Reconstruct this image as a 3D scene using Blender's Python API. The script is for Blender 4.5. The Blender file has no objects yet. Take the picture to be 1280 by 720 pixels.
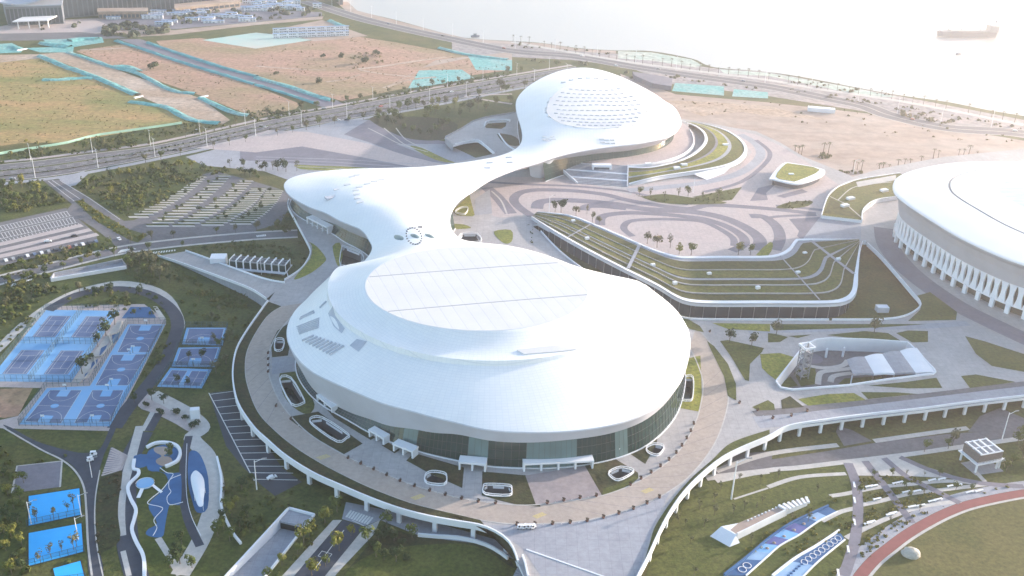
import bpy, bmesh, math, random
import numpy as np
from mathutils import Vector, Matrix
from mathutils.geometry import delaunay_2d_cdt, tessellate_polygon
R = math.radians
rnd = random.Random(7)
scene = bpy.context.scene
COL = scene.collection

# ------------------------------------------------------------------ camera
CF, CPITCH, CROLL, CH = 1282.09, 0.446072, 0.037903, 270.36   # focal length in photo pixels, pitch, roll, height
_fw = Vector((0, math.cos(CPITCH), -math.sin(CPITCH)))
_r0 = Vector((1, 0, 0)); _u0 = _r0.cross(_fw)
_cr, _sr = math.cos(CROLL), math.sin(CROLL)
_R = _r0*_cr + _u0*_sr
_U = -_r0*_sr + _u0*_cr
cam_d = bpy.data.cameras.new('camera'); cam = bpy.data.objects.new('camera', cam_d); COL.objects.link(cam)
cam_d.sensor_fit = 'HORIZONTAL'; cam_d.sensor_width = 36; cam_d.lens = 36*CF/1280
cam_d.clip_start = 1; cam_d.clip_end = 20000
cam.matrix_world = Matrix(((_R.x, _U.x, -_fw.x, 0), (_R.y, _U.y, -_fw.y, 0), (_R.z, _U.z, -_fw.z, CH), (0, 0, 0, 1)))
scene.camera = cam

# ------------------------------------------------------------------ sky, sun, exposure
SUN_EL, SUN_AZ = R(11), R(28)        # azimuth counted from +X towards +Y (sun low at the back right)
w = bpy.data.worlds.new('World'); scene.world = w; w.use_nodes = True
nt = w.node_tree; nt.nodes.clear()
bgn = nt.nodes.new('ShaderNodeBackground'); out = nt.nodes.new('ShaderNodeOutputWorld'); sky = nt.nodes.new('ShaderNodeTexSky')
sky.sky_type = 'NISHITA'; sky.sun_disc = False; sky.sun_elevation = SUN_EL; sky.sun_rotation = R(90)-SUN_AZ
sky.air_density = 1.0; sky.dust_density = 1.2; sky.ozone_density = 1.2
bgn.inputs[1].default_value = 0.15
nt.links.new(sky.outputs[0], bgn.inputs[0]); nt.links.new(bgn.outputs[0], out.inputs[0])
sd = bpy.data.lights.new('sun', 'SUN'); sd.energy = 3.6; sd.angle = R(0.6); sd.color = (1.0, 0.85, 0.73)
sun = bpy.data.objects.new('sun', sd); COL.objects.link(sun)
_sdir = Vector((math.cos(SUN_EL)*math.cos(SUN_AZ), math.cos(SUN_EL)*math.sin(SUN_AZ), math.sin(SUN_EL)))
sun.rotation_euler = _sdir.to_track_quat('Z', 'Y').to_euler()
vs = scene.view_settings; vs.view_transform = 'Standard'; vs.look = 'None'; vs.gamma = 1.0; vs.exposure = 1.85
vs.use_curve_mapping = False
scene.render.engine = 'CYCLES'
scene.cycles.max_bounces = 5; scene.cycles.diffuse_bounces = 3; scene.cycles.glossy_bounces = 2
scene.cycles.transparent_max_bounces = 6; scene.cycles.volume_bounces = 1
scene.cycles.use_denoising = True

# ------------------------------------------------------------------ helpers
def P(x, y, z=0.0):
    """world point at height z that lies under photo pixel (x, y)"""
    d = _fw + _R*((x-640)/CF) + _U*((360-y)/CF)
    t = (z-CH)/d.z
    return Vector((d.x*t, d.y*t, z))

def px(rc, s):
    """coordinates read off a 4x enlargement of tile row/column rc -> photo pixels"""
    oy, ox = int(rc[0])*180, int(rc[1])*320
    return [(ox+float(a.split(',')[0])/4, oy+float(a.split(',')[1])/4) for a in s.split()]

def pl(s):
    return [tuple(float(v) for v in a.split(',')) for a in s.split()]

def W(pts, z=0.0):
    return [P(x, y, z) for x, y in pts]

def smooth(pts, closed=True, n=5):
    pts = [Vector(p) for p in pts]; N = len(pts); o = []
    for i in range(N if closed else N-1):
        if closed: a, b, c, d = pts[i-1], pts[i], pts[(i+1) % N], pts[(i+2) % N]
        else: a, b, c, d = pts[max(i-1, 0)], pts[i], pts[i+1], pts[min(i+2, N-1)]
        for k in range(n):
            t = k/n
            o.append(0.5*((2*b)+(c-a)*t+(2*a-5*b+4*c-d)*t*t+(3*b-a-3*c+d)*t**3))
    if not closed: o.append(pts[-1].copy())
    return o

def resample(pts, step):
    o = [pts[0].copy()]; acc = 0.0
    for a, b in zip(pts, pts[1:]):
        L = (b-a).length
        if L < 1e-6: continue
        s = step-acc
        while s <= L:
            o.append(a.lerp(b, s/L)); s += step
        acc = L-(s-step)
    return o

def along(pts, step, off=0.0, start=0.0):
    """points every step metres along a path, shifted sideways, with heading"""
    q = resample(pts, step); r = []
    for i, p in enumerate(q):
        d = (q[min(i+1, len(q)-1)]-q[max(i-1, 0)]); d.z = 0
        if d.length < 1e-6: continue
        d.normalize(); n = Vector((-d.y, d.x, 0))
        r.append((p+n*off, math.atan2(d.y, d.x)))
    return r

def inside(p, poly):
    x, y = p[0], p[1]; c = False; j = len(poly)-1
    for i in range(len(poly)):
        a, b = poly[i], poly[j]
        if (a[1] > y) != (b[1] > y) and x < (b[0]-a[0])*(y-a[1])/(b[1]-a[1])+a[0]: c = not c
        j = i
    return c

def area2(p):
    return sum(p[i-1][0]*p[i][1]-p[i][0]*p[i-1][1] for i in range(len(p)))

def offset_line(pts, d, closed=False):
    N = len(pts); o = []
    for i in range(N):
        a = pts[i-1] if (closed or i > 0) else pts[i]
        b = pts[(i+1) % N] if (closed or i < N-1) else pts[i]
        t = Vector((b[0]-a[0], b[1]-a[1], 0))
        if t.length < 1e-9: t = Vector((1, 0, 0))
        t.normalize(); o.append(Vector(pts[i])+Vector((-t.y, t.x, 0))*d)
    return o

class MB:
    """collects faces; build() links them as ONE mesh object"""
    def __init__(s): s.v = []; s.f = []; s.m = []; s.sm = []
    def add(s, vs, fs, m=0, smooth=False):
        b = len(s.v); s.v += [tuple(v) for v in vs]
        for f in fs: s.f.append([i+b for i in f]); s.m.append(m); s.sm.append(smooth)
        return s
    def box(s, c, dx, dy, dz, rz=0.0, m=0):
        """box standing on c (centre of its base)"""
        ca, sa = math.cos(rz), math.sin(rz); v = []
        for z in (0, dz):
            for x, y in ((-1, -1), (1, -1), (1, 1), (-1, 1)):
                X, Y = x*dx/2, y*dy/2; v.append((c[0]+X*ca-Y*sa, c[1]+X*sa+Y*ca, c[2]+z))
        return s.add(v, [(3, 2, 1, 0), (4, 5, 6, 7), (0, 1, 5, 4), (1, 2, 6, 5), (2, 3, 7, 6), (3, 0, 4, 7)], m)
    def prism(s, pts, z0, z1, m=0, mside=None, holes=(), bottom=True):
        """upright prism over a plan polygon (z0/z1 numbers)"""
        pts = [Vector((p[0], p[1], 0)) for p in pts]
        if area2(pts) < 0: pts.reverse()
        hs = []
        for h in holes:
            h = [Vector((p[0], p[1], 0)) for p in h]
            if area2(h) > 0: h.reverse()
            hs.append(h)
        tri = tessellate_polygon([pts]+hs); allp = pts+[p for h in hs for p in h]
        def up(t):
            a, b, c = (allp[i] for i in t)
            return t if (b-a).cross(c-a).z > 0 else (t[0], t[2], t[1])
        tri = [up(t) for t in tri]
        s.add([(p.x, p.y, z1) for p in allp], tri, m)
        ms = m if mside is None else mside
        if z0 is not None:
            if bottom: s.add([(p.x, p.y, z0) for p in allp], [t[::-1] for t in tri], ms)
            for L in [pts]+hs:
                n = len(L)
                s.add([(p.x, p.y, z0) for p in L]+[(p.x, p.y, z1) for p in L], [(i, (i+1) % n, n+(i+1) % n, n+i) for i in range(n)], ms)
        return s
    def strip(s, A, B, m=0, smooth=False, closed=False):
        n = len(A); k = n if closed else n-1
        return s.add(list(A)+list(B), [(i, (i+1) % n, n+(i+1) % n, n+i) for i in range(k)], m, smooth)
    def wall(s, pts, th, h0, h1, m=0, closed=False):
        """wall of thickness th on a path whose z is the base; from z+h0 to z+h1"""
        A = offset_line(pts, th/2, closed); B = offset_line(pts, -th/2, closed); n = len(pts)
        up = lambda L, h: [Vector((p.x, p.y, p.z+h)) for p in L]
        s.strip(up(A, h1), up(B, h1), m, False, closed); s.strip(up(B, h1), up(B, h0), m, False, closed)
        s.strip(up(A, h0), up(A, h1), m, False, closed); s.strip(up(B, h0), up(A, h0), m, False, closed)
        if not closed:
            for i in (0, n-1):
                s.add([A[i]+Vector((0, 0, h0)), B[i]+Vector((0, 0, h0)), B[i]+Vector((0, 0, h1)), A[i]+Vector((0, 0, h1))], [(0, 1, 2, 3)], m)
        return s
    def tube(s, a, b, r0, r1=None, n=8, m=0, cap=True):
        r1 = r0 if r1 is None else r1; a, b = Vector(a), Vector(b); d = (b-a).normalized()
        u = d.orthogonal().normalized(); v = d.cross(u); vv = []
        for p, r in ((a, r0), (b, r1)):
            for i in range(n):
                t = 2*math.pi*i/n; vv.append(p+u*(r*math.cos(t))+v*(r*math.sin(t)))
        fs = [(i, (i+1) % n, n+(i+1) % n, n+i) for i in range(n)]
        s.add(vv, fs, m, True)
        if cap: s.add(vv, [tuple(range(n, 2*n)), tuple(range(n-1, -1, -1))], m)
        return s
    def quad(s, a, b, c, d, m=0): return s.add([a, b, c, d], [(0, 1, 2, 3)], m)
    def mesh(s, name, mats):
        me = bpy.data.meshes.new(name); me.from_pydata(s.v, [], s.f)
        for x in (mats if isinstance(mats, (list, tuple)) else [mats]): me.materials.append(x)
        me.polygons.foreach_set('material_index', s.m); me.polygons.foreach_set('use_smooth', s.sm); me.update()
        return me
    def build(s, name, mats, parent=None, **k):
        return obj(name, s.mesh(name, mats), parent, **k)

def obj(name, me, parent=None, **k):
    o = bpy.data.objects.new(name, me); COL.objects.link(o)
    if parent is not None: o.parent = parent; o.matrix_parent_inverse = Matrix.Translation(-Vector(parent.location))
    tag(o, **k); return o

def tag(o, label=None, cat=None, group=None, kind=None):
    if label: o['label'] = label
    if cat: o['category'] = cat
    if group: o['group'] = group
    if kind: o['kind'] = kind
    return o

def empty(name, loc, label, cat, group=None):
    o = bpy.data.objects.new(name, None); COL.objects.link(o); o.location = loc; o.empty_display_size = 1
    return tag(o, label, cat, group)

def copy_tree(o, loc, rz, sc=1.0, label=None, group=None):
    """a thing and its parts, placed anew (parts hang below their thing at the origin)"""
    c = o.copy(); COL.objects.link(c); c.location = loc; c.rotation_euler = (0, 0, rz); c.scale = (sc, sc, sc)
    if label: c['label'] = label
    if group: c['group'] = group
    for ch in o.children:
        d = ch.copy(); COL.objects.link(d); d.parent = c
        for g in ch.children:
            e = g.copy(); COL.objects.link(e); e.parent = d
    return c

_n = [0]
def lift():
    """each further ground sheet lies a hair above the one before it"""
    _n[0] += 1; return (_n[0] % 61)*.00044

def flat(name, pts, mat, z=None, holes=(), **k):
    if 'kind' not in k and 'parent' not in k: k['kind'] = 'structure'
    z = (pts[0].z if z is None else z) + lift()
    return MB().prism(pts, None, z, holes=holes).build(name, mat, **k)

def path(name, pts, width, mat, dz=0.0, **k):
    """a flat ribbon of given width along a path of world points"""
    if 'kind' not in k and 'parent' not in k: k['kind'] = 'structure'
    dz += lift()
    A = [p+Vector((0, 0, dz)) for p in offset_line(pts, width/2)]; B = [p+Vector((0, 0, dz)) for p in offset_line(pts, -width/2)]
    return MB().strip(B, A).build(name, mat, **k)

# ------------------------------------------------------------------ materials
def nodes_of(name):
    m = bpy.data.materials.new(name); m.use_nodes = True; t = m.node_tree
    return m, t, t.nodes['Principled BSDF']

def mat(name, c1, c2=None, scale=0.1, rough=0.85, c3=None, scale3=0.01, detail=6, contrast=(0.35, 0.65), bump=0.0, bscale=1.0, spec=0.3, metal=0.0, stretch=None, fine=None, joint=None):
    """procedural surface: two colours mixed by noise, a third by larger noise, optional relief"""
    m, t, b = nodes_of(name); N, L = t.nodes, t.links
    b.inputs['Roughness'].default_value = rough; b.inputs['Metallic'].default_value = metal
    b.inputs['Specular IOR Level'].default_value = spec
    geo = N.new('ShaderNodeNewGeometry'); vec = geo.outputs['Position']
    if stretch:
        mp = N.new('ShaderNodeMapping'); mp.inputs['Scale'].default_value = stretch; L.new(vec, mp.inputs[0]); vec = mp.outputs[0]
    def mixc(a, c, sc, rng):
        n = N.new('ShaderNodeTexNoise'); n.inputs['Scale'].default_value = sc; n.inputs['Detail'].default_value = detail
        n.inputs['Roughness'].default_value = 0.62; L.new(vec, n.inputs['Vector'])
        r = N.new('ShaderNodeMapRange'); r.inputs[1].default_value = rng[0]; r.inputs[2].default_value = rng[1]; L.new(n.outputs[0], r.inputs[0])
        x = N.new('ShaderNodeMix'); x.data_type = 'RGBA'; L.new(r.outputs[0], x.inputs[0])
        if isinstance(a, tuple): x.inputs[6].default_value = (*a, 1)
        else: L.new(a, x.inputs[6])
        x.inputs[7].default_value = (*c, 1); return x.outputs[2]
    col = c1
    if c2: col = mixc(col, c2, scale, contrast)
    if c3: col = mixc(col, c3, scale3, (0.45, 0.7))
    if fine:
        n = N.new('ShaderNodeTexNoise'); n.inputs['Scale'].default_value = fine[0]; n.inputs['Detail'].default_value = 3; n.inputs['Roughness'].default_value = .7; L.new(geo.outputs['Position'], n.inputs['Vector'])
        r = N.new('ShaderNodeMapRange'); r.inputs[1].default_value = .32; r.inputs[2].default_value = .68; r.inputs[3].default_value = 1-fine[1]; r.inputs[4].default_value = 1+fine[1]; L.new(n.outputs[0], r.inputs[0])
        x = N.new('ShaderNodeMix'); x.data_type = 'RGBA'; x.blend_type = 'MULTIPLY'; x.inputs[0].default_value = 1; x.clamp_result = False
        if isinstance(col, tuple): x.inputs[6].default_value = (*col, 1)
        else: L.new(col, x.inputs[6])
        L.new(r.outputs[0], x.inputs[7]); col = x.outputs[2]
    if joint:
        br = N.new('ShaderNodeTexBrick'); br.inputs['Scale'].default_value = 1; br.inputs['Brick Width'].default_value = joint[0]; br.inputs['Row Height'].default_value = joint[0]; br.offset = 0
        br.inputs['Mortar Size'].default_value = joint[1]; br.inputs['Mortar Smooth'].default_value = .3
        for kk, vv in (('Color1', 1.0), ('Color2', .95), ('Mortar', joint[2])): br.inputs[kk].default_value = (vv, vv, vv, 1)
        L.new(geo.outputs['Position'], br.inputs['Vector'])
        x = N.new('ShaderNodeMix'); x.data_type = 'RGBA'; x.blend_type = 'MULTIPLY'; x.inputs[0].default_value = 1
        if isinstance(col, tuple): x.inputs[6].default_value = (*col, 1)
        else: L.new(col, x.inputs[6])
        L.new(br.outputs[0], x.inputs[7]); col = x.outputs[2]
    if isinstance(col, tuple): b.inputs['Base Color'].default_value = (*col, 1)
    else: L.new(col, b.inputs['Base Color'])
    if bump:
        n = N.new('ShaderNodeTexNoise'); n.inputs['Scale'].default_value = bscale; n.inputs['Detail'].default_value = 5; L.new(geo.outputs['Position'], n.inputs['Vector'])
        bp = N.new('ShaderNodeBump'); bp.inputs['Strength'].default_value = 1; bp.inputs['Distance'].default_value = bump
        L.new(n.outputs[0], bp.inputs['Height']); L.new(bp.outputs[0], b.inputs['Normal'])
    return m

def near(c, f=0.85): return tuple(x*f for x in c)
def simple(name, c, rough=0.6, var=0.86, scale=0.3, **k): return mat(name, c, near(c, var), scale, rough, **k)

M = {}
M['ground'] = mat('ground grass', (0.03, 0.05, 0.01), (0.08, 0.094, 0.022), .09, .95, (0.115, 0.098, 0.034), .018, 8, bump=.25, bscale=.8, fine=(0.55, 0.42))
M['lawn'] = mat('park lawn', (0.052, 0.07, 0.013), (0.105, 0.108, 0.027), .05, .95, (0.048, 0.068, 0.011), .02, 8, bump=.15, bscale=1, fine=(0.55, 0.42))
M['lawn_bright'] = mat('bright lawn', (0.16, 0.18, 0.025), (0.24, 0.22, 0.045), .15, .95, (0.12, 0.145, 0.02), .05, 6, bump=.1, fine=(0.55, 0.42))
M['lawn_dark'] = mat('dark planting', (0.0225, 0.0315, 0.0135), (0.0525, 0.0562, 0.0188), .3, .95, (0.0562, 0.0413, 0.0225), .08, 6, bump=.2, fine=(0.55, 0.42))
M['roof_grass'] = mat('roof meadow', (0.0825, 0.0975, 0.0188), (0.15, 0.128, 0.0375), .12, .95, (0.0638, 0.0825, 0.015), .03, 7, bump=.12, fine=(0.55, 0.42))
M['roof_grass_dark'] = mat('roof meadow dark', (0.0375, 0.051, 0.012), (0.0825, 0.075, 0.0225), .2, .95, (0.06, 0.0638, 0.015), .05, 7, bump=.12, fine=(0.55, 0.42))
M['field'] = mat('dry field', (.41, .235, .175), (.32, .20, .14), .02, .95, (0.22, 0.189, 0.088), .006, 9, bump=.3, bscale=.4, stretch=(1, 2.2, 1), fine=(0.22, 0.3))
M['field_green'] = mat('half green field', (0.405, 0.238, 0.114), (0.246, 0.211, 0.0748), .014, .95, (0.132, 0.167, 0.044), .008, 9, bump=.3, bscale=.4, stretch=(1, 2.2, 1), fine=(0.22, 0.3))
M['dirt'] = mat('bare dirt', (0.391, 0.281, 0.204), (0.306, 0.221, 0.162), .03, .95, (0.468, 0.383, 0.323), .012, 8, bump=.3, bscale=.3, stretch=(1, 2, 1), fine=(0.22, 0.3))
M['sand'] = mat('pale sand', (0.377, 0.287, 0.238), (0.295, 0.221, 0.184), .03, .95, (0.385, 0.32, 0.283), .01, 8, bump=.2, bscale=.3, stretch=(1, 2.5, 1), fine=(.06, .16))
M['asphalt'] = mat('asphalt', (0.119, 0.115, 0.128), (0.162, 0.153, 0.166), .05, .9, (0.136, 0.132, 0.14), .3, 6, fine=(0.4, 0.14))
M['asphalt_dark'] = mat('dark asphalt', (0.0413, 0.0488, 0.0713), (0.06, 0.0675, 0.09), .08, .9, fine=(0.4, 0.14))
M['concrete'] = mat('light concrete paving', (0.42, 0.403, 0.403), (0.353, 0.336, 0.336), .06, .85, (0.302, 0.294, 0.302), .02, 7, fine=(0.45, 0.1), joint=(4.2, .10, .8))
M['concrete_warm'] = mat('ring road concrete', (.39, .325, .28), (.31, .265, .235), .12, .85, (.44, .37, .325), .03, 8, stretch=(1, .4, 1), fine=(0.45, 0.1))
M['pave_pink'] = mat('pink granite paving', (0.458, 0.387, 0.374), (0.405, 0.343, 0.339), .08, .85, (0.431, 0.378, 0.37), .02, fine=(0.45, 0.1), joint=(4.2, .10, .8))
M['pave_dark'] = mat('grey granite paving', (.15, .145, .175), (.19, .18, .215), .08, .85, fine=(0.45, 0.1))
M['pave_mid'] = mat('pale blue grey paving', (0.334, 0.342, 0.38), (0.281, 0.289, 0.327), .05, .85, fine=(0.45, 0.1), joint=(4.2, .10, .8))
M['pave_white'] = mat('pale footpath', (0.493, 0.468, 0.442), (0.408, 0.391, 0.374), .1, .85, fine=(0.45, 0.1))
M['white'] = mat('white painted concrete', (.76, .77, .80), (.68, .69, .73), .08, .6)
M['white_trim'] = simple('white metal trim', (.80, .80, .82), .5, .93)
M['paint'] = simple('road marking paint', (.72, .72, .70), .7, .8, 1.5)
M['yellow_paint'] = simple('yellow marking paint', (.62, .50, .16), .7, .8, 1.5)
M['net'] = mat('turquoise dust net', (.10, .34, .33), (.17, .42, .40), .12, .8, (.26, .40, .38), .03, 8, bump=.3, bscale=.5, fine=(0.3, 0.3))
M['net_dark'] = mat('blue green hoarding', (.06, .26, .28), (.10, .36, .38), .1, .7)
M['blue'] = mat('sky blue court paint', (0.145, 0.357, 0.629), (0.187, 0.399, 0.654), .1, .75, (0.23, 0.416, 0.646), .04)
M['blue_bright'] = mat('bright blue court paint', (.02, .38, .86), (.04, .43, .90), .1, .7)
M['purple'] = mat('slate violet court paint', (0.08, 0.124, 0.24), (0.108, 0.152, 0.272), .15, .75, (0.152, 0.192, 0.304), .05)
M['blue_deep'] = mat('deep blue rubber', (.025, .095, .23), (.04, .13, .29), .15, .75)
M['red_track'] = mat('red running track', (.25, .085, .085), (.21, .072, .07), .2, .85)
M['grey_dark'] = simple('dark grey metal', (.10, .105, .115), .6)
M['grey_mid'] = simple('mid grey cladding', (.30, .31, .33), .6)
M['fence'] = simple('dark green mesh fence', (.05, .10, .12), .7)
M['trunk'] = simple('bark', (.16, .13, .10), .9, .7, 3)
M['leaf'] = mat('tree leaves', (0.0595, 0.0892, 0.0204), (0.115, 0.132, 0.034), .9, .8, spec=.2)
M['leaf_dark'] = mat('dark tree leaves', (.025, .045, .018), (.055, .075, .025), .9, .8, spec=.2)
M['leaf_yellow'] = mat('yellow green leaves', (.14, .15, .025), (.21, .19, .04), .9, .8, spec=.2)
M['leaf_grey'] = mat('dull olive leaves', (.09, .095, .045), (.14, .13, .07), .9, .8, spec=.2)
M['shrub'] = mat('shrub leaves', (0.044, 0.068, 0.016), (0.096, 0.112, 0.028), .5, .85, (0.136, 0.12, 0.036), .06, spec=.15)
M['shrub_yellow'] = mat('golden shrub leaves', (0.15, 0.143, 0.0225), (0.21, 0.18, 0.0375), .5, .85, (0.09, 0.0975, 0.0225), .08, spec=.15)
M['rust'] = simple('red brown planter', (.16, .075, .06), .8)
M['black'] = simple('tyre black', (.03, .03, .032), .7)
M['timber'] = mat('grey timber cladding', (.20, .165, .15), (.15, .125, .12), 1.2, .8)
M['boulder'] = mat('pale boulder', (.50, .47, .42), (.36, .34, .30), .8, .9, bump=.15, bscale=2)
for i, c in enumerate(((.75, .75, .76), (.05, .05, .06), (.30, .31, .33), (.35, .06, .05), (.12, .16, .25))):
    M['car%d' % i] = simple('car paint %d' % i, c, .3, .96, 1, spec=.6)

def mat_glass(name, c, rough=.12):
    m, t, b = nodes_of(name); N, L = t.nodes, t.links
    b.inputs['Roughness'].default_value = rough; b.inputs['Specular IOR Level'].default_value = .45
    n = N.new('ShaderNodeTexNoise'); n.inputs['Scale'].default_value = .12; n.inputs['Detail'].default_value = 2
    g = N.new('ShaderNodeNewGeometry'); L.new(g.outputs['Position'], n.inputs['Vector'])
    x = N.new('ShaderNodeMix'); x.data_type = 'RGBA'; L.new(n.outputs[0], x.inputs[0])
    x.inputs[6].default_value = (*near(c, .7), 1); x.inputs[7].default_value = (*near(c, 1.4), 1)
    L.new(x.outputs[2], b.inputs['Base Color']); return m
M['glass'] = mat_glass('dark green glass', (.012, .036, .032))
M['glass_blue'] = mat_glass('grey blue glass', (.06, .075, .095))
M['glass_pale'] = mat_glass('pale curtain behind glass', (.10, .16, .16), .3)

def mat_shell():
    """white roof tiles: faint courses from the polar layout stored in the UV map"""
    m, t, b = nodes_of('white roof tiles'); N, L = t.nodes, t.links
    b.inputs['Roughness'].default_value = .42; b.inputs['Specular IOR Level'].default_value = .35
    uv = N.new('ShaderNodeUVMap'); br = N.new('ShaderNodeTexBrick')
    br.inputs['Scale'].default_value = 1; br.inputs['Mortar Size'].default_value = .09; br.inputs['Mortar Smooth'].default_value = .6
    br.inputs['Brick Width'].default_value = 2.4; br.inputs['Row Height'].default_value = 1.5; br.offset = 0.0
    br.inputs['Color1'].default_value = (.82, .81, .80, 1); br.inputs['Color2'].default_value = (.785, .78, .78, 1); br.inputs['Mortar'].default_value = (.70, .70, .71, 1)
    L.new(uv.outputs[0], br.inputs['Vector'])
    n = N.new('ShaderNodeTexNoise'); n.inputs['Scale'].default_value = .05; n.inputs['Detail'].default_value = 6
    g = N.new('ShaderNodeNewGeometry'); L.new(g.outputs['Position'], n.inputs['Vector'])
    mr = N.new('ShaderNodeMapRange'); mr.inputs[1].default_value = .3; mr.inputs[2].default_value = .7; mr.inputs[3].default_value = .94; mr.inputs[4].default_value = 1.0
    L.new(n.outputs[0], mr.inputs[0])
    mx = N.new('ShaderNodeMix'); mx.data_type = 'RGBA'; mx.blend_type = 'MULTIPLY'; mx.inputs[0].default_value = 1
    L.new(br.outputs[0], mx.inputs[6]); L.new(mr.outputs[0], mx.inputs[7]); L.new(mx.outputs[2], b.inputs['Base Color'])
    return m
M['shell'] = mat_shell()
M['soffit_shaded'] = mat('shade-toned stadium soffit', (.40, .40, .44), (.35, .35, .39), .06, .6)  # darkened in colour, standing for less sky light under the stadium rim
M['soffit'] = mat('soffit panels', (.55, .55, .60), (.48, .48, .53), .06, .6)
M['roof_panel'] = mat('pale grey roof sheet', (.62, .61, .62), (.57, .565, .575), .06, .5, (.60, .59, .60), .5)

def mat_sea():
    m, t, b = nodes_of('estuary water'); N, L = t.nodes, t.links
    b.inputs['Base Color'].default_value = (.37, .355, .34, 1); b.inputs['Roughness'].default_value = .34
    b.inputs['Specular IOR Level'].default_value = .5
    g = N.new('ShaderNodeNewGeometry'); n = N.new('ShaderNodeTexNoise'); n.inputs['Scale'].default_value = .12; n.inputs['Detail'].default_value = 4
    L.new(g.outputs['Position'], n.inputs['Vector'])
    bp = N.new('ShaderNodeBump'); bp.inputs['Strength'].default_value = .5; bp.inputs['Distance'].default_value = .6
    L.new(n.outputs[0], bp.inputs['Height']); L.new(bp.outputs[0], b.inputs['Normal']); return m
M['sea'] = mat_sea()

# ================================================================== GROUND LEVEL (z = 0)
Z1, Z2, Z3, Z4, Z5 = .03, .06, .09, .12, .15
S = 3900.0
g = MB(); g.add([(-S, -250, 0), (S, -250, 0), (S, 6400, 0), (-S, 6400, 0)], [(0, 1, 2, 3)]); g.build('ground', M['ground'], kind='structure')

shore = px('01', '430,-60 430,0 480,45 700,100 900,155 1050,190 1280,205') + px('02', '150,215 330,240 520,252 700,256 900,293 965,322 1040,340 1280,360') + px('03', '200,390 430,435 650,475 900,510 1100,550 1280,580') + [(1400, 165), (1600, 200)]
sw = smooth(W(shore, Z1), False, 4)
flat('sea', sw + [Vector((3850, 900, Z1)), Vector((3850, 6350, Z1)), Vector((-3850, 6350, Z1)), Vector((-1500, 3000, Z1))], M['sea'])
# narrow beach between water and promenade
path('beach', W(px('01', '430,10 480,55 700,112 900,166 1050,200 1280,214') + px('02', '150,224 330,250 520,262'), Z2), 16, M['sand'])

# --- fields and building land
flat('field', W(px('00', '-200,330 0,310 200,290 330,330 490,395 700,490 650,515 800,530 960,612 700,650 470,690 300,712 100,716 -200,760'), Z1), M['field_green'])
flat('dirt_track', W(px('00', '200,270 330,260 560,340 700,390 1000,490 1150,600 1110,622 1000,606 720,490 490,380 330,320'), Z2), M['dirt'])
f2 = px('00', '380,255 620,220 900,300 1280,430') + px('01', '220,520 200,545 0,590') + px('00', '1010,480 690,370 560,330')
flat('field', W(f2, Z1), M['field'])
flat('site_lane', W(px('00', '590,195 700,195 1280,382') + px('01', '200,450 400,500 440,520 330,535 0,425') + px('00', '1000,335'), Z2), M['pave_dark'])
flat('field', W(px('00', '780,205 1000,190 1280,240') + px('01', '200,212 300,202 500,182 700,212 1000,268 1280,318 1280,348 1050,380 800,432 640,462 430,505 200,440') + px('00', '1280,378 830,262'), Z1+.01), M['field'])
flat('field', W(px('00', '-100,280 0,275 200,270 340,320 200,290 -100,320'), Z1), M['dirt'])
flat('yard', W(px('00', '1010,200 1280,163') + px('01', '120,175 280,200 0,243'), Z2+.01), mat('faded net sheet', (.42, .50, .46), (.30, .52, .48), .03, .9, (.52, .47, .42), .015))
flat('yard', W(px('01', '80,150 330,100 560,180 290,206'), Z2), M['sand'])
flat('yard', W(px('01', '815,352 1030,348 1090,390 860,430 760,442'), Z2+.01), M['net'])
flat('yard', W(px('01', '1060,280 1280,300 1280,352 1100,350'), Z2), M['net'])
flat('yard', W(px('01', '640,440 760,380 900,300 1280,260 1280,300 1060,290 830,340'), Z1+.02), M['sand'])
for s_, wd in (('0,330 200,345 350,350', 4), ('350,410 450,395 520,372', 4), ('510,345 640,330 800,305 950,285', 6), ('520,350 640,370 800,385', 4), ('640,440 760,400 900,385', 5)):
    path('field_track', smooth(W(px('01', s_), Z3), False), wd, M['dirt'])
path('field_track', smooth(W(px('00', '400,250 520,245 640,240'), Z3), False), 4, M['sand'])
path('field_track', smooth(W(px('00', '0,310 120,298 200,290'), Z3), False), 3, M['sand'])
# town side at the top left
flat('plaza', W(px('00', '-100,150 150,105 400,95 700,80 1280,0 1280,100 900,140 560,165 -100,185'), Z1), M['pave_pink'])
flat('road', W(px('00', '-100,170 400,160 560,175 640,190 330,200 -100,205'), Z2), M['asphalt'])
flat('yard', W(px('00', '600,150 880,150 1280,110') + px('01', '0,112 340,80 330,96 0,125') + px('00', '850,175 660,185'), Z1+.015), M['sand'])
flat('dark_plot', W(px('00', '480,100 1280,50') + px('01', '330,60 330,80 0,110') + px('00', '880,145 600,150'), Z1+.02), M['pave_dark'])
NET = M['net']
for k, s in enumerate(('-100,225 60,215 118,245 105,262 -100,270', '125,240 370,232 365,262 200,262', '215,198 330,195 400,185 510,185 520,212 360,236 250,225')):
    flat('net_sheet', W(px('00', s), Z2+.01*k), NET)
flat('coast_strip', W(px('02', '-300,270 0,285 300,300 470,320 620,350 800,420 1280,480') + px('03', '500,560 1000,650 1280,690 1280,600 600,470 0,360') + px('02', '1040,345 700,300 520,265 330,255 0,215 -300,195'), Z1), mat('greyish waste ground', (.32, .28, .29), (.22, .215, .22), .03, .95, (.38, .31, .28), .012, stretch=(1, 2.5, 1), fine=(.15, .35)))
flat('net_sheet', W(px('02', '530,255 700,262 900,298 950,325 920,337 700,303 530,292'), Z2), mat('faded green net', (.36, .44, .38), (.44, .45, .40), .03, .9, (.30, .40, .36), .02, fine=(.12, .3)))
flat('net_sheet', W(px('02', '1040,347 1280,364') + px('03', '430,440 650,485 500,485 200,420 0,380') + px('02', '1060,368'), Z2), bpy.data.materials['faded green net'])
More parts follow.
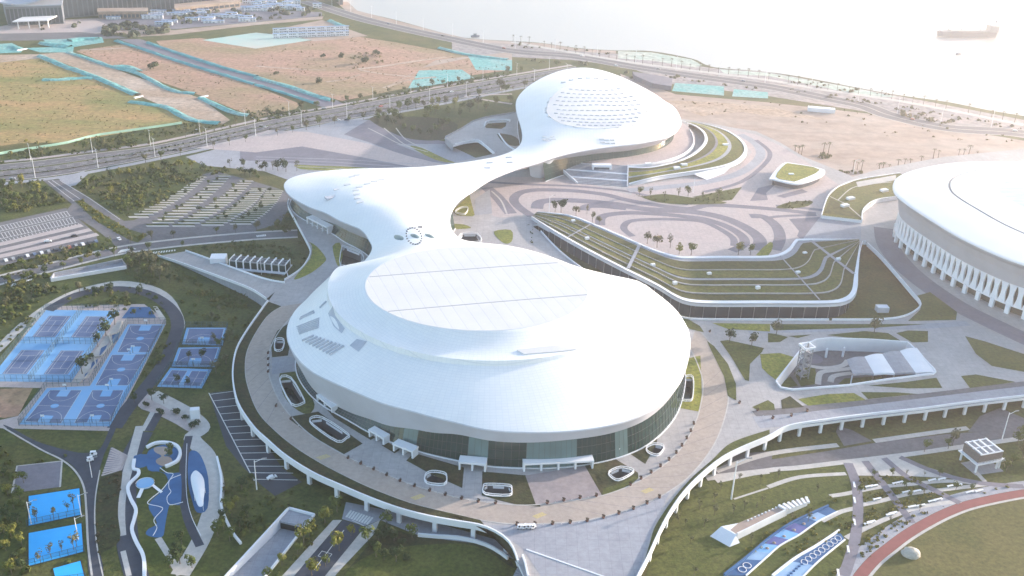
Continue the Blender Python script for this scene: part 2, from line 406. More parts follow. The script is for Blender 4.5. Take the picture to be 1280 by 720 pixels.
flat('net_sheet', W(px('02', '815,415 1060,432 1060,478 800,455'), Z2), M['net'])
flat('net_sheet', W(px('02', '1110,445 1280,462 1280,492 1100,482'), Z2), M['net'])
flat('dirt_lot', W([(775, 92), (845, 118), (960, 128), (1085, 142), (1280, 176), (1400, 195), (1400, 260), (1120, 235), (1040, 260), (960, 215), (850, 170), (790, 130)], Z1+.02), M['sand'])
flat('dirt_lot', W(px('02', '760,500 1000,510 1280,530') + px('03', '300,600 0,580') + px('02', '1150,560 950,580 830,540'), Z2), M['dirt'])
for s in ('620,690 700,680 860,700 800,720 660,715', '380,540 420,520 700,560 640,570'):
    pass
coast = smooth(W(px('01', '250,5 500,85 700,135 950,190 1280,255') + px('02', '300,280 600,332 900,378 1280,432') + px('03', '300,492 480,530 620,580 900,640 1280,668') + [(1420, 190)], Z2), False, 5)
path('coast_road', coast, 24, M['asphalt'], .01)
for d in (-12.6, 0, 12.6): path('kerb_strip', offset_line(coast, d), 1.2, M['pave_white'], .035)
prom = smooth(W(px('02', '0,210 300,262 600,312 900,352 1280,400') + px('03', '250,445 500,480 800,530 1280,625'), Z2), False, 5)
path('promenade', prom, 9, M['pave_white'], .02)

# --- main avenue
far_e = smooth(W([(-40, 214), (0, 206), (50, 201), (125, 191), (200, 181), (320, 154), (370, 144), (427, 134), (480, 124), (545, 112), (640, 96), (720, 83)], Z2), False, 4)
near_e = smooth(W([(-40, 234), (0, 227), (72, 219), (145, 206), (225, 190), (272, 180), (320, 170), (370, 160), (427, 150), (480, 141), (545, 129), (640, 110), (730, 94)], Z2), False, 4)
n = min(len(far_e), len(near_e)); far_e = resample(far_e, 6); near_e = resample(near_e, 6)
def resn(pts, n):
    L = [0]
    for a, b in zip(pts, pts[1:]): L.append(L[-1]+(b-a).length)
    o = []; j = 0
    for i in range(n):
        s = L[-1]*i/(n-1)
        while j < len(L)-2 and L[j+1] < s: j += 1
        o.append(pts[j].lerp(pts[j+1], (s-L[j])/max(L[j+1]-L[j], 1e-6)))
    return o
far_e = resn(far_e, 120); near_e = resn(near_e, 120)
MB().strip(near_e, far_e).build('avenue', M['asphalt'], kind='structure')
lr = lambda t: [a.lerp(b, t) for a, b in zip(near_e, far_e)]
for t, wd, m, dz in ((.30, 2.2, 'lawn_dark', .05), (.62, 3.4, 'lawn', .05), (.0, 1.0, 'pave_white', .03), (1.0, 1.0, 'pave_white', .03), (.34, .5, 'concrete', .08), (.66, .5, 'concrete', .08), (.58, .5, 'concrete', .08)):
    path('avenue_median' if wd > 2 else 'kerb_strip', lr(t), wd, M[m], dz)
dm = MB()
for t in (.44, .51, .8, .15):
    c = lr(t); c = resample(c, 5)
    for a, b in list(zip(c, c[1:]))[::2]:
        d = (b-a); nn = Vector((-d.y, d.x, 0)).normalized()*.16; u = Vector((0, 0, .06))
        dm.quad(a-nn+u, b-nn+u, b+nn+u, a+nn+u)
dm.build('lane_marking', M['paint'], kind='structure')
path('pavement', offset_line(near_e, -5.5), 6, M['pave_mid'], .01)
path('pavement', offset_line(far_e, 7), 5, M['pave_pink'], .01)

# --- plaza west of the middle hall
flat('plaza', W([(232, 196), (300, 179), (430, 149), (475, 150), (500, 158), (540, 175), (565, 183), (600, 200), (650, 215), (640, 226), (380, 232), (330, 214), (255, 207)], Z1), M['pave_mid'])
for s in ('-80,35 230,12 480,57 760,112 900,150 400,150 200,100 -80,80',):
    flat('plaza', W(px('11', s), Z2), M['pave_dark'])
flat('plaza', W(px('11', '-300,20 -40,-35 60,-70 260,-60 570,0 760,60 960,108 780,114 500,60 230,12 0,42'), Z2+.01), M['pave_pink'])
for k in range(5):
    a, b = P(320, 196+k*3.2, Z2), P(520, 205+k*4.5, Z2)
    path('paving_band', [a, a.lerp(b, .5)+Vector((0, 3, 0)), b], 1.2, M['pave_mid'], .02)
flat('plaza', W(px('01', '440,672 560,600 620,590 700,625 850,690 960,710 1000,720') + px('11', '700,0 860,60 980,100 800,80 560,-10'), Z2), M['pave_dark'])
for s in ('560,640 640,680 720,720 860,760', '640,640 700,690 740,720 800,745', '700,640 740,690 790,720 860,750', '460,680 560,670 660,720 800,780'):
    path('paving_band', smooth(W(px('01', s), Z2), False), 1.1, M['pave_white'], .02)
flat('lawn', smooth(W(px('11', '190,105 300,108 560,118 480,130 260,132'), Z3), True, 3), M['lawn_bright'])
flat('lawn', smooth(W(px('11', '770,12 830,20 960,80 1010,95 900,80'), Z3), True, 3), M['lawn_bright'])
flat('lawn', smooth(W(px('01', '570,600 640,575 760,585 900,590 1010,625 950,690 850,702 720,680'), Z3), True, 4), M['lawn_dark'])
flat('lawn', W(px('01', '640,575 900,520 1280,435 1280,545 1060,590 900,585'), Z2), M['lawn'])
path('path', smooth(W(px('01', '1280,520 1150,500 1050,480 1280,470'), Z3), False), 4, M['pave_pink'])

# --- west side streets and car parks
flat('road', W(px('10', '215,182 300,178 450,270 620,385 700,378 780,420 1100,430 1280,400 1280,470 900,500 690,525 590,528 560,490 470,420 330,335 360,300'), Z2), M['asphalt'])
flat('pavement', W(px('10', '290,172 420,135 440,150 380,205 350,212'), Z2+.01), M['pave_mid'])
flat('median', W(px('10', '372,285 410,278 480,330 640,425 740,455 690,492 650,482 480,385'), Z3), M['lawn'])
for s in ('240,185 370,285', '262,182 400,275', '300,182 450,273 600,378'):
    path('lane_marking', W(px('10', s), Z2), .35, M['paint'], .03)
street = smooth(W([(-20, 356), (0, 350), (75, 331), (150, 313), (225, 303), (290, 297), (330, 294), (372, 292)], Z2), False)
path('road', street, 10, M['asphalt'], .01)
for d in (-6.2, 6.2): path('pavement', offset_line(street, d), 2.4, M['pave_white'], .015)
flat('car_park', W(px('10', '-60,405 330,320 480,450 490,490 -60,625'), Z2), M['asphalt'])
zb = MB()
def bars(mb, a0, a1, b0, b1, n, wd, z):
    """n parallel painted bars between edge a0-a1 and edge b0-b1"""
    a0, a1, b0, b1 = (Vector(v) for v in (a0, a1, b0, b1))
    for i in range(n):
        t = (i+.5)/n; p = a0.lerp(a1, t); q = b0.lerp(b1, t); d = (q-p); nn = Vector((-d.y, d.x, 0)).normalized()*wd/2
        u = Vector((0, 0, z)); mb.quad(p-nn+u, q-nn+u, q+nn+u, p+nn+u)
def PT(rc, x, y, z=0): a = px(rc, '%g,%g' % (x, y))[0]; return P(a[0], a[1], z)
for (x0, y0, x1, y1, hh) in ((-40, 420, 340, 335, 24), (-40, 455, 370, 365, 28), (-40, 490, 400, 395, 18)):
    bars(zb, PT('10', x0, y0), PT('10', x1, y1), PT('10', x0+18, y0+hh), PT('10', x1+18, y1+hh), 24, .35, Z3)
for (x0, y0, x1, y1) in ((-40, 420, 340, 335), (-40, 444, 358, 359), (-40, 455, 370, 365), (-40, 483, 388, 392)):
    a, b = PT('10', x0, y0), PT('10', x1, y1); d = (b-a).normalized(); nn = Vector((-d.y, d.x, 0))*.2; u = Vector((0, 0, Z3)); zb.quad(a-nn+u, b-nn+u, b+nn+u, a+nn+u)
bars(zb, PT('10', 585, 548), PT('10', 685, 525), PT('10', 605, 530), PT('10', 665, 520), 9, .9, Z4)      # zebra crossings
bars(zb, PT('10', 755, 552), PT('10', 880, 535), PT('10', 765, 540), PT('10', 880, 528), 9, .9, Z4)
bars(zb, PT('10', 50, 715), PT('10', 160, 680), PT('10', 62, 700), PT('10', 165, 672), 9, .9, Z4)
bars(zb, PT('11', 0, 458), PT('11', 50, 452), PT('11', 3, 466), PT('11', 52, 461), 6, .9, Z4)
zb.build('parking_lines', M['paint'], kind='structure')
flat('car_park', W(px('10', '660,385 740,350 1000,155 1080,135 1280,190 1480,250 1440,330 1400,400 1280,430 1100,430 780,425'), Z1+.015), M['asphalt'])
bay = MB(); gre = MB()
bands = [((690, 365), (1010, 165), 100, 40), ((785, 410), (1120, 160), 112, 62), ((915, 410), (1230, 185), 112, 68), ((1060, 405), (1290, 225), 112, 76), ((1200, 400), (1370, 235), 108, 84)]
for (bx, by), (tx, ty), wb, wt in bands:
    nb = 19
    for i in range(nb):
        t = i/(nb-1); t = t**.93
        cx, cy = bx+(tx-bx)*t + 26*math.sin(math.pi*t), by+(ty-by)*t; hw = (wb+(wt-wb)*t)/2; hy = 3.5-1.35*t
        for mb, o, z in ((bay, 0, Z3), (gre, -2.1*hy, Z3+.01)):
            h = hy if mb is bay else hy*1.05
            mb.quad(*[PT('10', cx+sx*hw+(0 if sy < 0 else 6), cy+o+sy*h, z) for sx, sy in ((-1, 1), (1, 1), (1, -1), (-1, -1))])
bay.build('parking_bay_paving', M['pave_white'], kind='structure'); gre.build('parking_planting', M['ground'], kind='structure')

# --- courts park, roads at the lower left
flat('path', smooth(W([(0, 428), (25, 404), (50, 385), (80, 368), (110, 358), (150, 351), (190, 357), (215, 371), (229, 395), (231, 410), (227, 409), (221, 394), (207, 378), (185, 365), (150, 359), (112, 365), (85, 375), (56, 391), (32, 409), (0, 440)], Z2), True, 3), M['pave_white'])
pathA = smooth(W([(60, 388), (90, 371), (120, 363), (150, 361), (182, 366), (205, 378), (218, 392), (222, 405), (219, 420), (207, 450), (188, 477), (160, 510), (143, 535)] , Z2+.01), False)
path('path', pathA, 7, M['asphalt_dark'], .01)
flat('road', smooth(W(px('30', '580,-20 530,90 500,180 485,280 470,400 485,520 520,730 450,730 435,560 428,400 430,300 400,220 340,150 200,90 20,-30 60,-20 180,45 330,90 420,105 490,90 520,50 560,-40'), Z2+.03), True, 3), M['asphalt_dark'])
path('kerb_strip', smooth(W(px('30', '20,-20 200,85 310,140 380,200 420,280 432,400 440,560 460,720'), Z3), False), .8, M['pave_white'], .03)
path('kerb_strip', smooth(W(px('30', '500,190 478,320 474,450 488,590 515,720'), Z3), False), .5, M['pave_white'], .03)
flat('crossing', W(px('30', '555,75 635,120 620,180 510,215'), Z3), M['pave_dark'])
st = MB(); bars(st, PT('30', 560, 75), PT('30', 505, 225), PT('30', 640, 120), PT('30', 610, 190), 12, 1.1, Z4); st.build('crossing_stripes', M['pave_pink'], kind='structure')
path('path', smooth(W(px('30', '700,-30 665,100 610,300 600,420 605,520'), Z3), False), 4, M['pave_white'])
path('path', smooth(W(px('30', '720,0 660,110 645,180 630,280 630,420 640,560 690,740'), Z2+.02), False), 8.5, M['asphalt_dark'])
path('path', smooth(W(px('30', '615,595 645,720'), Z3), False), 2, M['pave_white'])
flat('planting_bed', smooth(W(px('30', '500,230 600,185 610,230 595,330 590,420 600,540 520,600 490,610 480,450'), Z3), True, 3), M['lawn_dark'])
arcp = smooth(W(px('20', '760,530 860,580 960,640 1010,700') + px('30', '960,30 1030,110 1070,220 1075,320 1050,420 1000,550 900,715'), Z2+.02), False)
path('path', arcp, 7.5, M['pave_white'], .01)
flat('plaza', smooth(W(px('20', '740,512 830,540 930,610 1030,725 950,720 880,680 780,630 690,590'), Z2+.01), True, 3), M['pave_pink'])
path('path', W(px('20', '770,620 720,715'), Z3), 3.5, M['pave_white'])
path('path', W(px('20', '795,625 745,715'), Z3), 4, M['asphalt_dark'])
flat('lawn', smooth(W(px('30', '690,0 900,0 930,60 905,330 930,420 980,560 905,700 720,720 690,560 660,400 670,250'), Z1), True, 3), M['lawn'])
path('path', smooth(W(px('30', '945,20 920,140 915,300 940,440 1000,570'), Z3), False), 3.4, M['asphalt_dark'])
path('path', W(px('30', '790,530 840,610 900,715'), Z3), 2.6, M['pave_white'])
flat('paved_court', W(px('30', '85,170 310,145 300,275 60,305'), Z2), M['pave_dark'])
path('kerb_strip', W(px('30', '60,305 85,170 310,145 300,275'), Z3), .8, M['pave_white'], .01)
flat('car_park', W(px('20', '1045,525 1180,510 1220,590 1280,690') + px('31', '50,60 130,180 230,250 95,320 20,260') + px('30', '1205,165 1130,70'), Z2), mat('charcoal parking', (.05, .055, .07), (.07, .075, .09), .1, .9))
pb = MB()
for i in range(14):
    t = i/13
    a = P(262+t*55, 493+t*106, Z3); b = P(300+t*72, 488+t*112, Z3); d = b-a; nn = Vector((-d.y, d.x, 0)).normalized()*.22
    pb.quad(a-nn, b-nn, b+nn, a+nn)
a, b = P(261, 491, Z3), P(318, 601, Z3); d = b-a; nn = Vector((-d.y, d.x, 0)).normalized()*.22; pb.quad(a-nn, b-nn, b+nn, a+nn)
pb.build('parking_lines', M['paint'], kind='structure')
# street at the bottom beside the tunnel ramp
flat('road', W(px('31', '435,440 540,475 350,720 300,740 170,740'), Z2), M['asphalt_dark'])
flat('pavement', W(px('31', '385,440 430,440 190,720 130,720'), Z2), M['pave_white'])
flat('pavement', W(px('31', '545,475 620,440 590,510 420,690 395,720 345,720'), Z2), M['pave_white'])
flat('underpass_floor', W(px('31', '450,350 700,400 1280,560 1300,640 1100,560 820,520 620,440 545,470 430,435'), Z1), M['pave_mid'])
mk = MB(); bars(mk, PT('31', 470, 390), PT('31', 590, 430), PT('31', 445, 425), PT('31', 560, 465), 9, .9, Z3)
for s in ('440,490 290,690', '480,440 540,470'):
    a, b = W(px('31', s), Z3); d = b-a; nn = Vector((-d.y, d.x, 0)).normalized()*.15; mk.quad(a-nn, b-nn, b+nn, a+nn)
for s in ('310,620 330,595 380,610 360,635',): 
    q = W(px('31', s), Z3); 
    for i in range(4):
        a, b = q[i], q[(i+1) % 4]; d = b-a; nn = Vector((-d.y, d.x, 0)).normalized()*.12; mk.quad(a-nn, b-nn, b+nn, a+nn)
mk.build('road_marking', M['paint'], kind='structure')
flat('lawn', W(px('31', '640,470 800,520 960,540 1130,560 1280,650 1300,760 400,760'), Z1+.01), M['lawn_dark'])
flat('lawn', smooth(W(px('31', '900,560 1100,570 1250,660 1280,720 560,720 440,715 600,600'), Z1+.02), True, 3), M['lawn'])

# --- park at the lower right
flat('lawn', W(px('32', '720,560 880,330 1280,130') + px('33', '0,190 380,160 440,330 430,500 380,720 380,800') + px('32', '640,800'), Z1), M['lawn'])
flat('road', W(px('33', '-260,200 0,140 300,95 560,50 900,10 1200,-10 1600,-60 1600,30 1150,45 960,70 700,105 400,140 150,170 0,185 -260,240'), Z2), M['asphalt'])
flat('road', W(px('33', '350,-30 420,-10 520,45 380,70 340,0'), Z2+.01), M['asphalt'])
flat('road', W(px('23', '1060,640 1160,600 1280,650 1280,720 1000,720'), Z2+.01), M['asphalt'])
for s in ('-260,195 0,110 350,65', '530,45 850,0 1000,-20', '-260,245 0,192 150,178 400,148 700,112 960,75 1280,30'):
    path('pavement', smooth(W(px('33', s), Z3), False), 3.2, M['pave_white'])
bigl = px('33', '500,720 560,650 640,580 720,515 820,455 930,400 1050,360 1280,325 1500,310 1500,900 450,900')
flat('lawn', smooth(W(bigl, Z1+.01), True, 3), mat('open lawn', (.085, .085, .026), (.125, .112, .040), .03, .95, (.062, .075, .02), .02, 8, bump=.1, fine=(.5, .35)))
track = smooth(W(px('33', '440,760 465,715 530,640 610,575 690,515 790,455 900,400 1030,355 1280,305 1500,285'), Z2), False)
path('running_track', track, 4.6, M['red_track'], .02)
path('path', offset_line(track, -3.0), 1.2, M['pave_white'], .03)
path('path', offset_line(track, 5.2), 5.6, M['pave_mid'], .01)
flat('plaza', W(px('33', '395,150 560,120 640,125 980,235 700,220 450,218'), Z2), M['pave_white'])
for s, wd in (('400,155 440,260 450,400 430,560 380,720', 4.4), ('485,145 560,240 650,360 720,455', 3.6), ('580,130 690,220 830,290 960,355', 3.4), ('660,125 850,205 1060,255 1280,272', 3.2)):
    path('path', smooth(W(px('33', s), Z3), False), wd, M['pave_dark'])
for s in ('430,300 560,275 700,262 900,245 1080,262', '390,530 470,490 600,430 760,375 960,345', '440,370 560,345 700,310 860,290 1090,262', '0,275 160,225 390,208', '310,320 380,310 440,298', '270,445 360,400 440,380'):
    path('path', smooth(W(px('33', s), Z2+.02), False), 2.4, M['pave_white'])
path('path', W(px('33', '1035,195 1085,248'), Z3), 2.2, M['pave_white'])
path('path', W(px('32', '1110,335 1280,280') , Z3), 1.0, M['pave_white'])
# strip of ground under the eastern viaduct
path('path', smooth(W(px('32', '970,230 1280,195'), Z3), False), 4, M['pave_white'])
flat('road', W(px('32', '1000,210 1120,110 1300,95 1300,190 1100,215'), Z2), M['asphalt'])

# ================================================================== PODIUM DECK (z = 7)
ZD = 7.0
PX_ring_out = [(335, 377), (322, 395), (305, 420), (295, 440), (291, 465), (293, 488), (300, 510), (318, 536), (335, 552), (357, 571), (390, 592), (425, 608), (460, 623), (495, 636), (532, 646), (570, 653), (600, 658), (620, 666), (635, 677), (643, 690), (648, 705)]
PX_ring_in = [(395, 376), (380, 382), (367, 393), (347, 417), (336, 442), (336, 467), (347, 497), (365, 522), (390, 545), (430, 569), (470, 587), (510, 604), (560, 619), (595, 626), (640, 631), (672, 631), (722, 625), (755, 619), (790, 606), (822, 587), (847, 566), (865, 538), (875, 510), (879, 480), (872, 455), (862, 434)]
PX_ring_road_out = [(352, 383), (340, 390), (330, 400), (316, 422), (308, 441), (306, 461), (309, 482), (322, 515), (345, 540), (370, 560), (402, 580), (445, 602), (480, 617), (520, 631), (570, 643), (600, 650), (640, 655), (690, 654), (735, 650), (780, 639), (815, 626), (840, 612), (860, 597), (882, 572), (898, 545), (909, 510), (910, 490), (905, 467), (895, 442), (885, 425), (870, 410)]
PX_via_out = [(780, 760), (797, 722), (810, 697), (825, 664), (840, 637), (857, 614), (877, 594), (902, 574), (927, 561), (960, 547), (985, 534), (1025, 527), (1085, 519), (1150, 512), (1210, 504), (1280, 496), (1400, 483)]
ring_out = smooth(W(PX_ring_out, ZD), False); ring_in = smooth(W(PX_ring_in, ZD), False)
ring_ro = smooth(W(PX_ring_road_out, ZD), False); via_out = smooth(W(PX_via_out, ZD), False)
west_edge = smooth(W([(361, 250), (360, 258), (366, 270), (374, 285), (383, 302), (388, 314), (385, 325), (375, 338), (352, 353)], ZD), False)
dome_edge = W([(560, 205), (618, 192), (605, 181), (597, 176), (580, 178), (566, 182), (556, 172), (577, 161), (591, 152), (607, 147), (643, 141)], ZD)
east_edge = W([(690, 110), (760, 100), (850, 148), (888, 154), (919, 160), (945, 164), (975, 178), (1005, 196), (1050, 214), (1066, 221), (1100, 211), (1180, 196), (1280, 186), (1420, 180), (1420, 480)], ZD)
podium = west_edge[::-1] + W([(400, 235), (470, 222)], ZD) + dome_edge + east_edge + via_out[::-1] + W([(660, 760), (656, 722)], ZD) + ring_out[::-1]

# wells and sunken courts: openings in the deck (photo pixels at deck level)
def q45(ox, oy, s): return [(ox+float(a.split(',')[0])/4.5, oy+float(a.split(',')[1])/4.5) for a in s.split()]
wells = [q45(340, 340, '22,388 66,388 56,440 18,440'), q45(340, 340, '48,612 108,606 175,716 172,740 110,745'), q45(380, 480, '40,205 105,198 240,285 235,305 185,325 65,245'),
         q45(380, 480, '685,520 720,500 785,508 800,530 785,568 695,560'), q45(380, 480, '1012,585 1035,572 1150,578 1164,600 1150,630 1025,622'),
         q45(620, 480, '640,500 700,476 765,490 758,510 690,544 648,524'), q45(620, 480, '850,362 890,344 938,354 934,380 905,404 858,388'), q45(620, 480, '1030,20 1060,-30 1106,-28 1104,78 1080,94 1036,84'),
         q45(340, 190, '395,545 410,540 500,575 500,625 390,640'), q45(340, 190, '1035,335 1065,318 1100,318 1085,352 1040,345'), q45(340, 190, '1050,488 1075,465 1150,465 1170,505 1060,512')]
wells = [W(w_, ZD) for w_ in wells]
moat = W([(663, 281), (676, 290), (700, 315), (740, 345), (800, 380), (850, 397), (880, 400), (960, 400.5), (1040, 400.5), (1100, 400), (1130, 396), (1148, 386), (1150, 378), (1140, 366), (1118, 340), (1100, 320), (1082, 303), (1078, 303), (1074, 320), (1072, 340), (1068, 370), (1040, 381), (960, 381), (870, 380), (840, 370), (780, 338), (700, 296), (672, 280)], ZD)
sunk = W(px('23', '40,470 165,310 190,285 240,262 300,255 520,262 700,275 840,420 830,432 600,460 400,490 120,512 60,500'), ZD)
garden2 = W(q45(560, 70, '205,390 225,372 330,365 325,395 300,410 215,405'), ZD)
podo = MB().prism(podium, ZD-1.3, ZD, 0, 1, holes=wells+[moat, sunk, garden2])
pod = podo.build('podium_deck', [M['concrete'], M['white']], kind='structure')

# ring road, planting strips and paving on the deck
A, B = resn(ring_in, 120), resn(ring_ro, 120)
up = lambda L, h: [Vector((p.x, p.y, p.z+h)) for p in L]
MB().strip(up(B, .03), up(A, .03)).build('ring_road', M['concrete_warm'], kind='structure')
path('kerb_strip', A, .6, M['pave_white'], .08); path('kerb_strip', B, .6, M['pave_white'], .08)
C_ = resn(ring_out, 120); Bl = resn(smooth(W(PX_ring_road_out[:16], ZD), False), 120)
MB().strip(up(C_, .1), up(Bl, .1)).build('verge', M['lawn_dark'], kind='structure')
e2 = smooth(W([(800, 720), (812, 692), (826, 660), (845, 632), (862, 610), (880, 592), (905, 572), (930, 560), (962, 546)], ZD), False)
e1 = smooth(W([(806, 700), (812, 680), (818, 660), (830, 640), (846, 618), (866, 596), (890, 575), (915, 553), (962, 537)], ZD), False)
MB().strip(resn(e2, 50), resn(e1, 50)).build('verge', M['lawn'], kind='structure').location.z = .06
for k, s in enumerate((('300,0'),)):
    pass
def seg(pts, i0, i1): return pts[i0:i1]
for (t0, t1) in ((.10, .28), (.60, .93)):                  # thin joints across the ring road
    jn = MB()
    for i in range(int(120*t0), int(120*t1), 3):
        a, b = A[i]+Vector((0, 0, .045)), B[i]+Vector((0, 0, .045)); d = (b-a); nn = Vector((-d.y, d.x, 0)).normalized()*.07
        jn.quad(a-nn, b-nn, b+nn, a+nn)
    jn.build('paving_joint', M['pave_dark'], kind='structure')
yb = MB()
for cx, cy in ((404, 570), (522, 620), (674, 643), (809, 612)):
    for i in range(4): yb.box(P(cx+i*1.6-2, cy+i*.8, ZD+.03), 5, .3, .02, .6)
yb.build('yellow_hatching', M['yellow_paint'], kind='structure')
def cutflat(name, pts, m):
    """a planting bed on the deck with the light wells left open"""
    hs = [w_ for w_ in wells if sum(inside(p, pts) for p in w_) == len(w_)]
    return flat(name, pts, m, holes=hs)
for s, m in (('45,560 130,555 185,640 240,745 200,800 120,760 60,680', 'lawn'),):
    cutflat('planting_bed', smooth(W(q45(340, 340, s), ZD+.04), True, 3), M[m])
for s, m in (('0,480 -5,400 30,330 90,290 105,380 90,470', 'lawn_dark'), ('135,560 180,555 300,720 290,730 240,700', 'lawn_dark')):
    cutflat('planting_bed', W(q45(340, 340, s), ZD+.04), M[m])
for s, m in (('-60,180 80,155 330,335 225,395 40,290 -80,200', 'lawn_dark'), ('130,145 165,140 400,300 375,315 300,270 170,190', 'lawn_dark'), ('0,0 30,-20 115,105 85,110 40,80', 'lawn_dark'), ('437,345 475,330 540,370 510,390', 'lawn_dark'), ('575,430 620,388 900,470 890,585 700,500', 'lawn_dark'), ('1003,492 1230,512 1290,515 1330,690 1200,680 1080,650 1000,625', 'lawn_dark')):
    cutflat('planting_bed', W(q45(380, 480, s), ZD+.04), M[m])
for s, m in (('500,460 640,402 800,500 790,530 740,580 595,625', 'lawn_dark'), ('720,370 820,240 912,250 905,330 840,450', 'lawn_dark'), ('1010,0 1060,-140 1150,-160 1158,60 1140,155 1005,130', 'lawn_bright'), ('885,190 920,150 935,158 922,208', 'lawn'), ('600,590 700,560 800,505 800,530 740,582 600,625', 'lawn')):
    cutflat('planting_bed', W(q45(620, 480, s), ZD+.045), M[m])
for s, m in (('820,350 830,320 1000,380', 'lawn'),):
    pass
# entrance aprons
flat('apron', W(q45(620, 480, '165,515 500,460 592,625 400,655 225,680'), ZD+.05), mat('apron paving', (.31, .265, .265), (.25, .22, .23), .15, .85, fine=(.4, .12)))
flat('apron', W(q45(340, 340, '0,485 110,475 180,555 120,560 0,575'), ZD+.05), M['pave_mid'])
# big triangular plaza at the bottom and its steps
flat('plaza', W([(600, 657), (640, 656), (690, 655), (735, 651), (780, 640), (815, 627), (838, 614), (818, 655), (806, 690), (797, 719), (790, 755), (700, 755), (652, 684), (632, 672)], ZD+.02), M['pave_mid'])
stp = empty('grand_stair', P(700, 715, 0), 'wide grey stair with pale edge descending from the plaza at the bottom edge', 'stairs')
n0, n1 = P(657, 688, ZD), P(785, 733, ZD)
dd = Vector((n1.y-n0.y, -(n1.x-n0.x), 0)).normalized()
if dd.y > 0: dd = -dd
MB().wall([n0-dd*.6, n1-dd*.6], .6, -.3, .2).build('stair_edge', M['white'], stp)
for i in range(14):
    a, b = n0+dd*(1.1*i), n1+dd*(1.1*i); z = ZD-.3-.45*i
    MB().prism([a, b, b+dd*1.09, a+dd*1.09], z-.45, z).build('step', M['pave_mid'] if i % 5 else M['white'], stp)

# parapets of the deck
def parapet(name, pts, label, th=.7, h0=-1.9, h1=1.15, m='white', cat='parapet'):
    return MB().wall(resample(pts, 4), th, h0, h1).build(name, M[m], label=label, cat=cat)
parapet('parapet', ring_out, 'long curved white parapet along the elevated ring road around the arena')
parapet('parapet', via_out, 'white parapet of the eastern viaduct curving from the bottom edge to the right')
parapet('parapet', west_edge, 'thin white parapet around the forecourt of the middle hall', h0=-1.2, th=.5)
parapet('parapet', offset_line(via_out, 0)[:28] and smooth(W([(660, 722), (655, 700), (650, 690)], ZD), False), 'short white parapet at the top of the grand stair', h0=-2)

def column_row(name, pts, step, off, r, label, group, ztop, skip=()):
    for i, (p, a) in enumerate(along(pts, step, off)):
        if i in skip: continue
        c = empty(name, Vector((p.x, p.y, 0)), label, 'column', group)
        MB().box((p.x, p.y, 0), r*1.5, r*1.1, ztop-.55, a).build('shaft', M['white'], c)
        MB().box((p.x, p.y, ztop-.55), r*2.1, r*1.6, .5, a).build('cap', M['white'], c)
column_row('deck_column', ring_out[25:], 16, .75, 1.2, 'white concrete column holding up the ring road above the lower car park', 'columns under the ring road', ZD-1.3)
column_row('viaduct_column', via_out[12:], 11.5, .7, .95, 'slim white column in the row under the eastern viaduct', 'columns under the eastern viaduct', ZD-1.3)

# ramp from the street up to the ring road on the west side
ra = smooth([P(197, 320, .2), P(225, 329, 1.4), P(270, 345, 4), P(312, 361, 6.4), P(333, 374, 7.05)], False)
rb = smooth([P(232, 314, .2), P(255, 322, 1.4), P(290, 335, 4), P(330, 349, 6.4), P(356, 354, 7.05)], False)
rt = empty('ramp', P(265, 340, 0), 'straight grey ramp with white parapets climbing from the street to the ring road', 'ramp')
ra, rb = resn(ra, 24), resn(rb, 24)
MB().strip(ra, rb).build('roadway', M['concrete'], rt)
MB().strip(up(ra, -1.2), up(ra, 0)).strip([Vector((p.x, p.y, 0)) for p in ra], up(ra, 0)).strip(up(rb, 0), [Vector((p.x, p.y, 0)) for p in rb]).build('side_wall', M['pave_mid'], rt)
MB().wall(ra, .5, -.6, 1.0).build('parapet', M['white'], rt); MB().wall(rb, .5, -.6, 1.0).build('parapet', M['white'], rt)

# ================================================================== THE WHITE SHELL BUILDING
# roof outline in photo pixels with (height, fascia drop, fascia inset); front of the arena first, then clockwise seen from above
OUTL = []
def o_(s, z, h, d):
    for a in s.split():
        x, y = a.split(','); OUTL.append((float(x), float(y), z, h, d))
o_('660,540 610,537.5 569,530', 26, 7, 2)
o_('540,524 513,517', 26, 11, 3)
o_('480,508 453,497', 26, 15, 4.5)
o_('433,488 415,479 396,468', 26, 17.8, 6)
o_('380,456 368,442 360.5,428', 26, 17.8, 6)
o_('358.5,415 361,402 369,388 381,376 400,361', 26, 15, 6)
o_('422,349 447,333', 26, 10, 6)
o_('460,321 465.5,310 462,301', 25.5, 7, 5)
o_('455,293 440,283 424,275.5', 23, 9, 6)
o_('407,267 384,257 364.5,246', 22, 10, 7)
o_('356,236 356,228', 22, 9, 6)
o_('364.5,222 380,217.5 406,213.5 440,211', 22, 7, 4)
o_('478,210 518,209 551,206.5', 23, 4, 3)
o_('584,202 607,198.5 623,195 640,189', 24, 2.2, 1.5)
o_('650,181 653,172 651.5,160', 25, 4, 3)
o_('646,141 645,128 649,119 660,108 678,97 698,89', 26, 6, 5)
o_('715,85.5 733,84.5 753,88 773,94.5 795,104.5 818,117 832,127', 26, 6, 5)
o_('841,132 848,141 851.5,152 848,161', 26, 7, 6)
o_('839,169 823,174.5 794,180', 26, 8.5, 9)
o_('760,184 724,189', 25.5, 7.5, 8)
o_('693,196.5', 25, 4, 4)
o_('670,204.5 649,210 627,218 610,226', 24, 2.0, 1.2)
o_('595,236 577,248', 24, 2.4, 1.5)
o_('566,261 562,274 564.5,287', 24.5, 4, 3)
o_('572,296 584,302', 25.5, 5, 3)
o_('620,304.5 660,312 700,325 735,340', 26, 5, 3)
o_('767,354.5 795.5,367 822,381 842,395.5', 26, 5, 3)
o_('858,415 862,433 859,455 851,476', 26, 5.5, 2)
o_('835,496 813,513 790,523.5 762,531.5 731,536.5 697,539.5', 26, 6, 2)
o3 = [P(x, y, z) for x, y, z, h, d in OUTL]
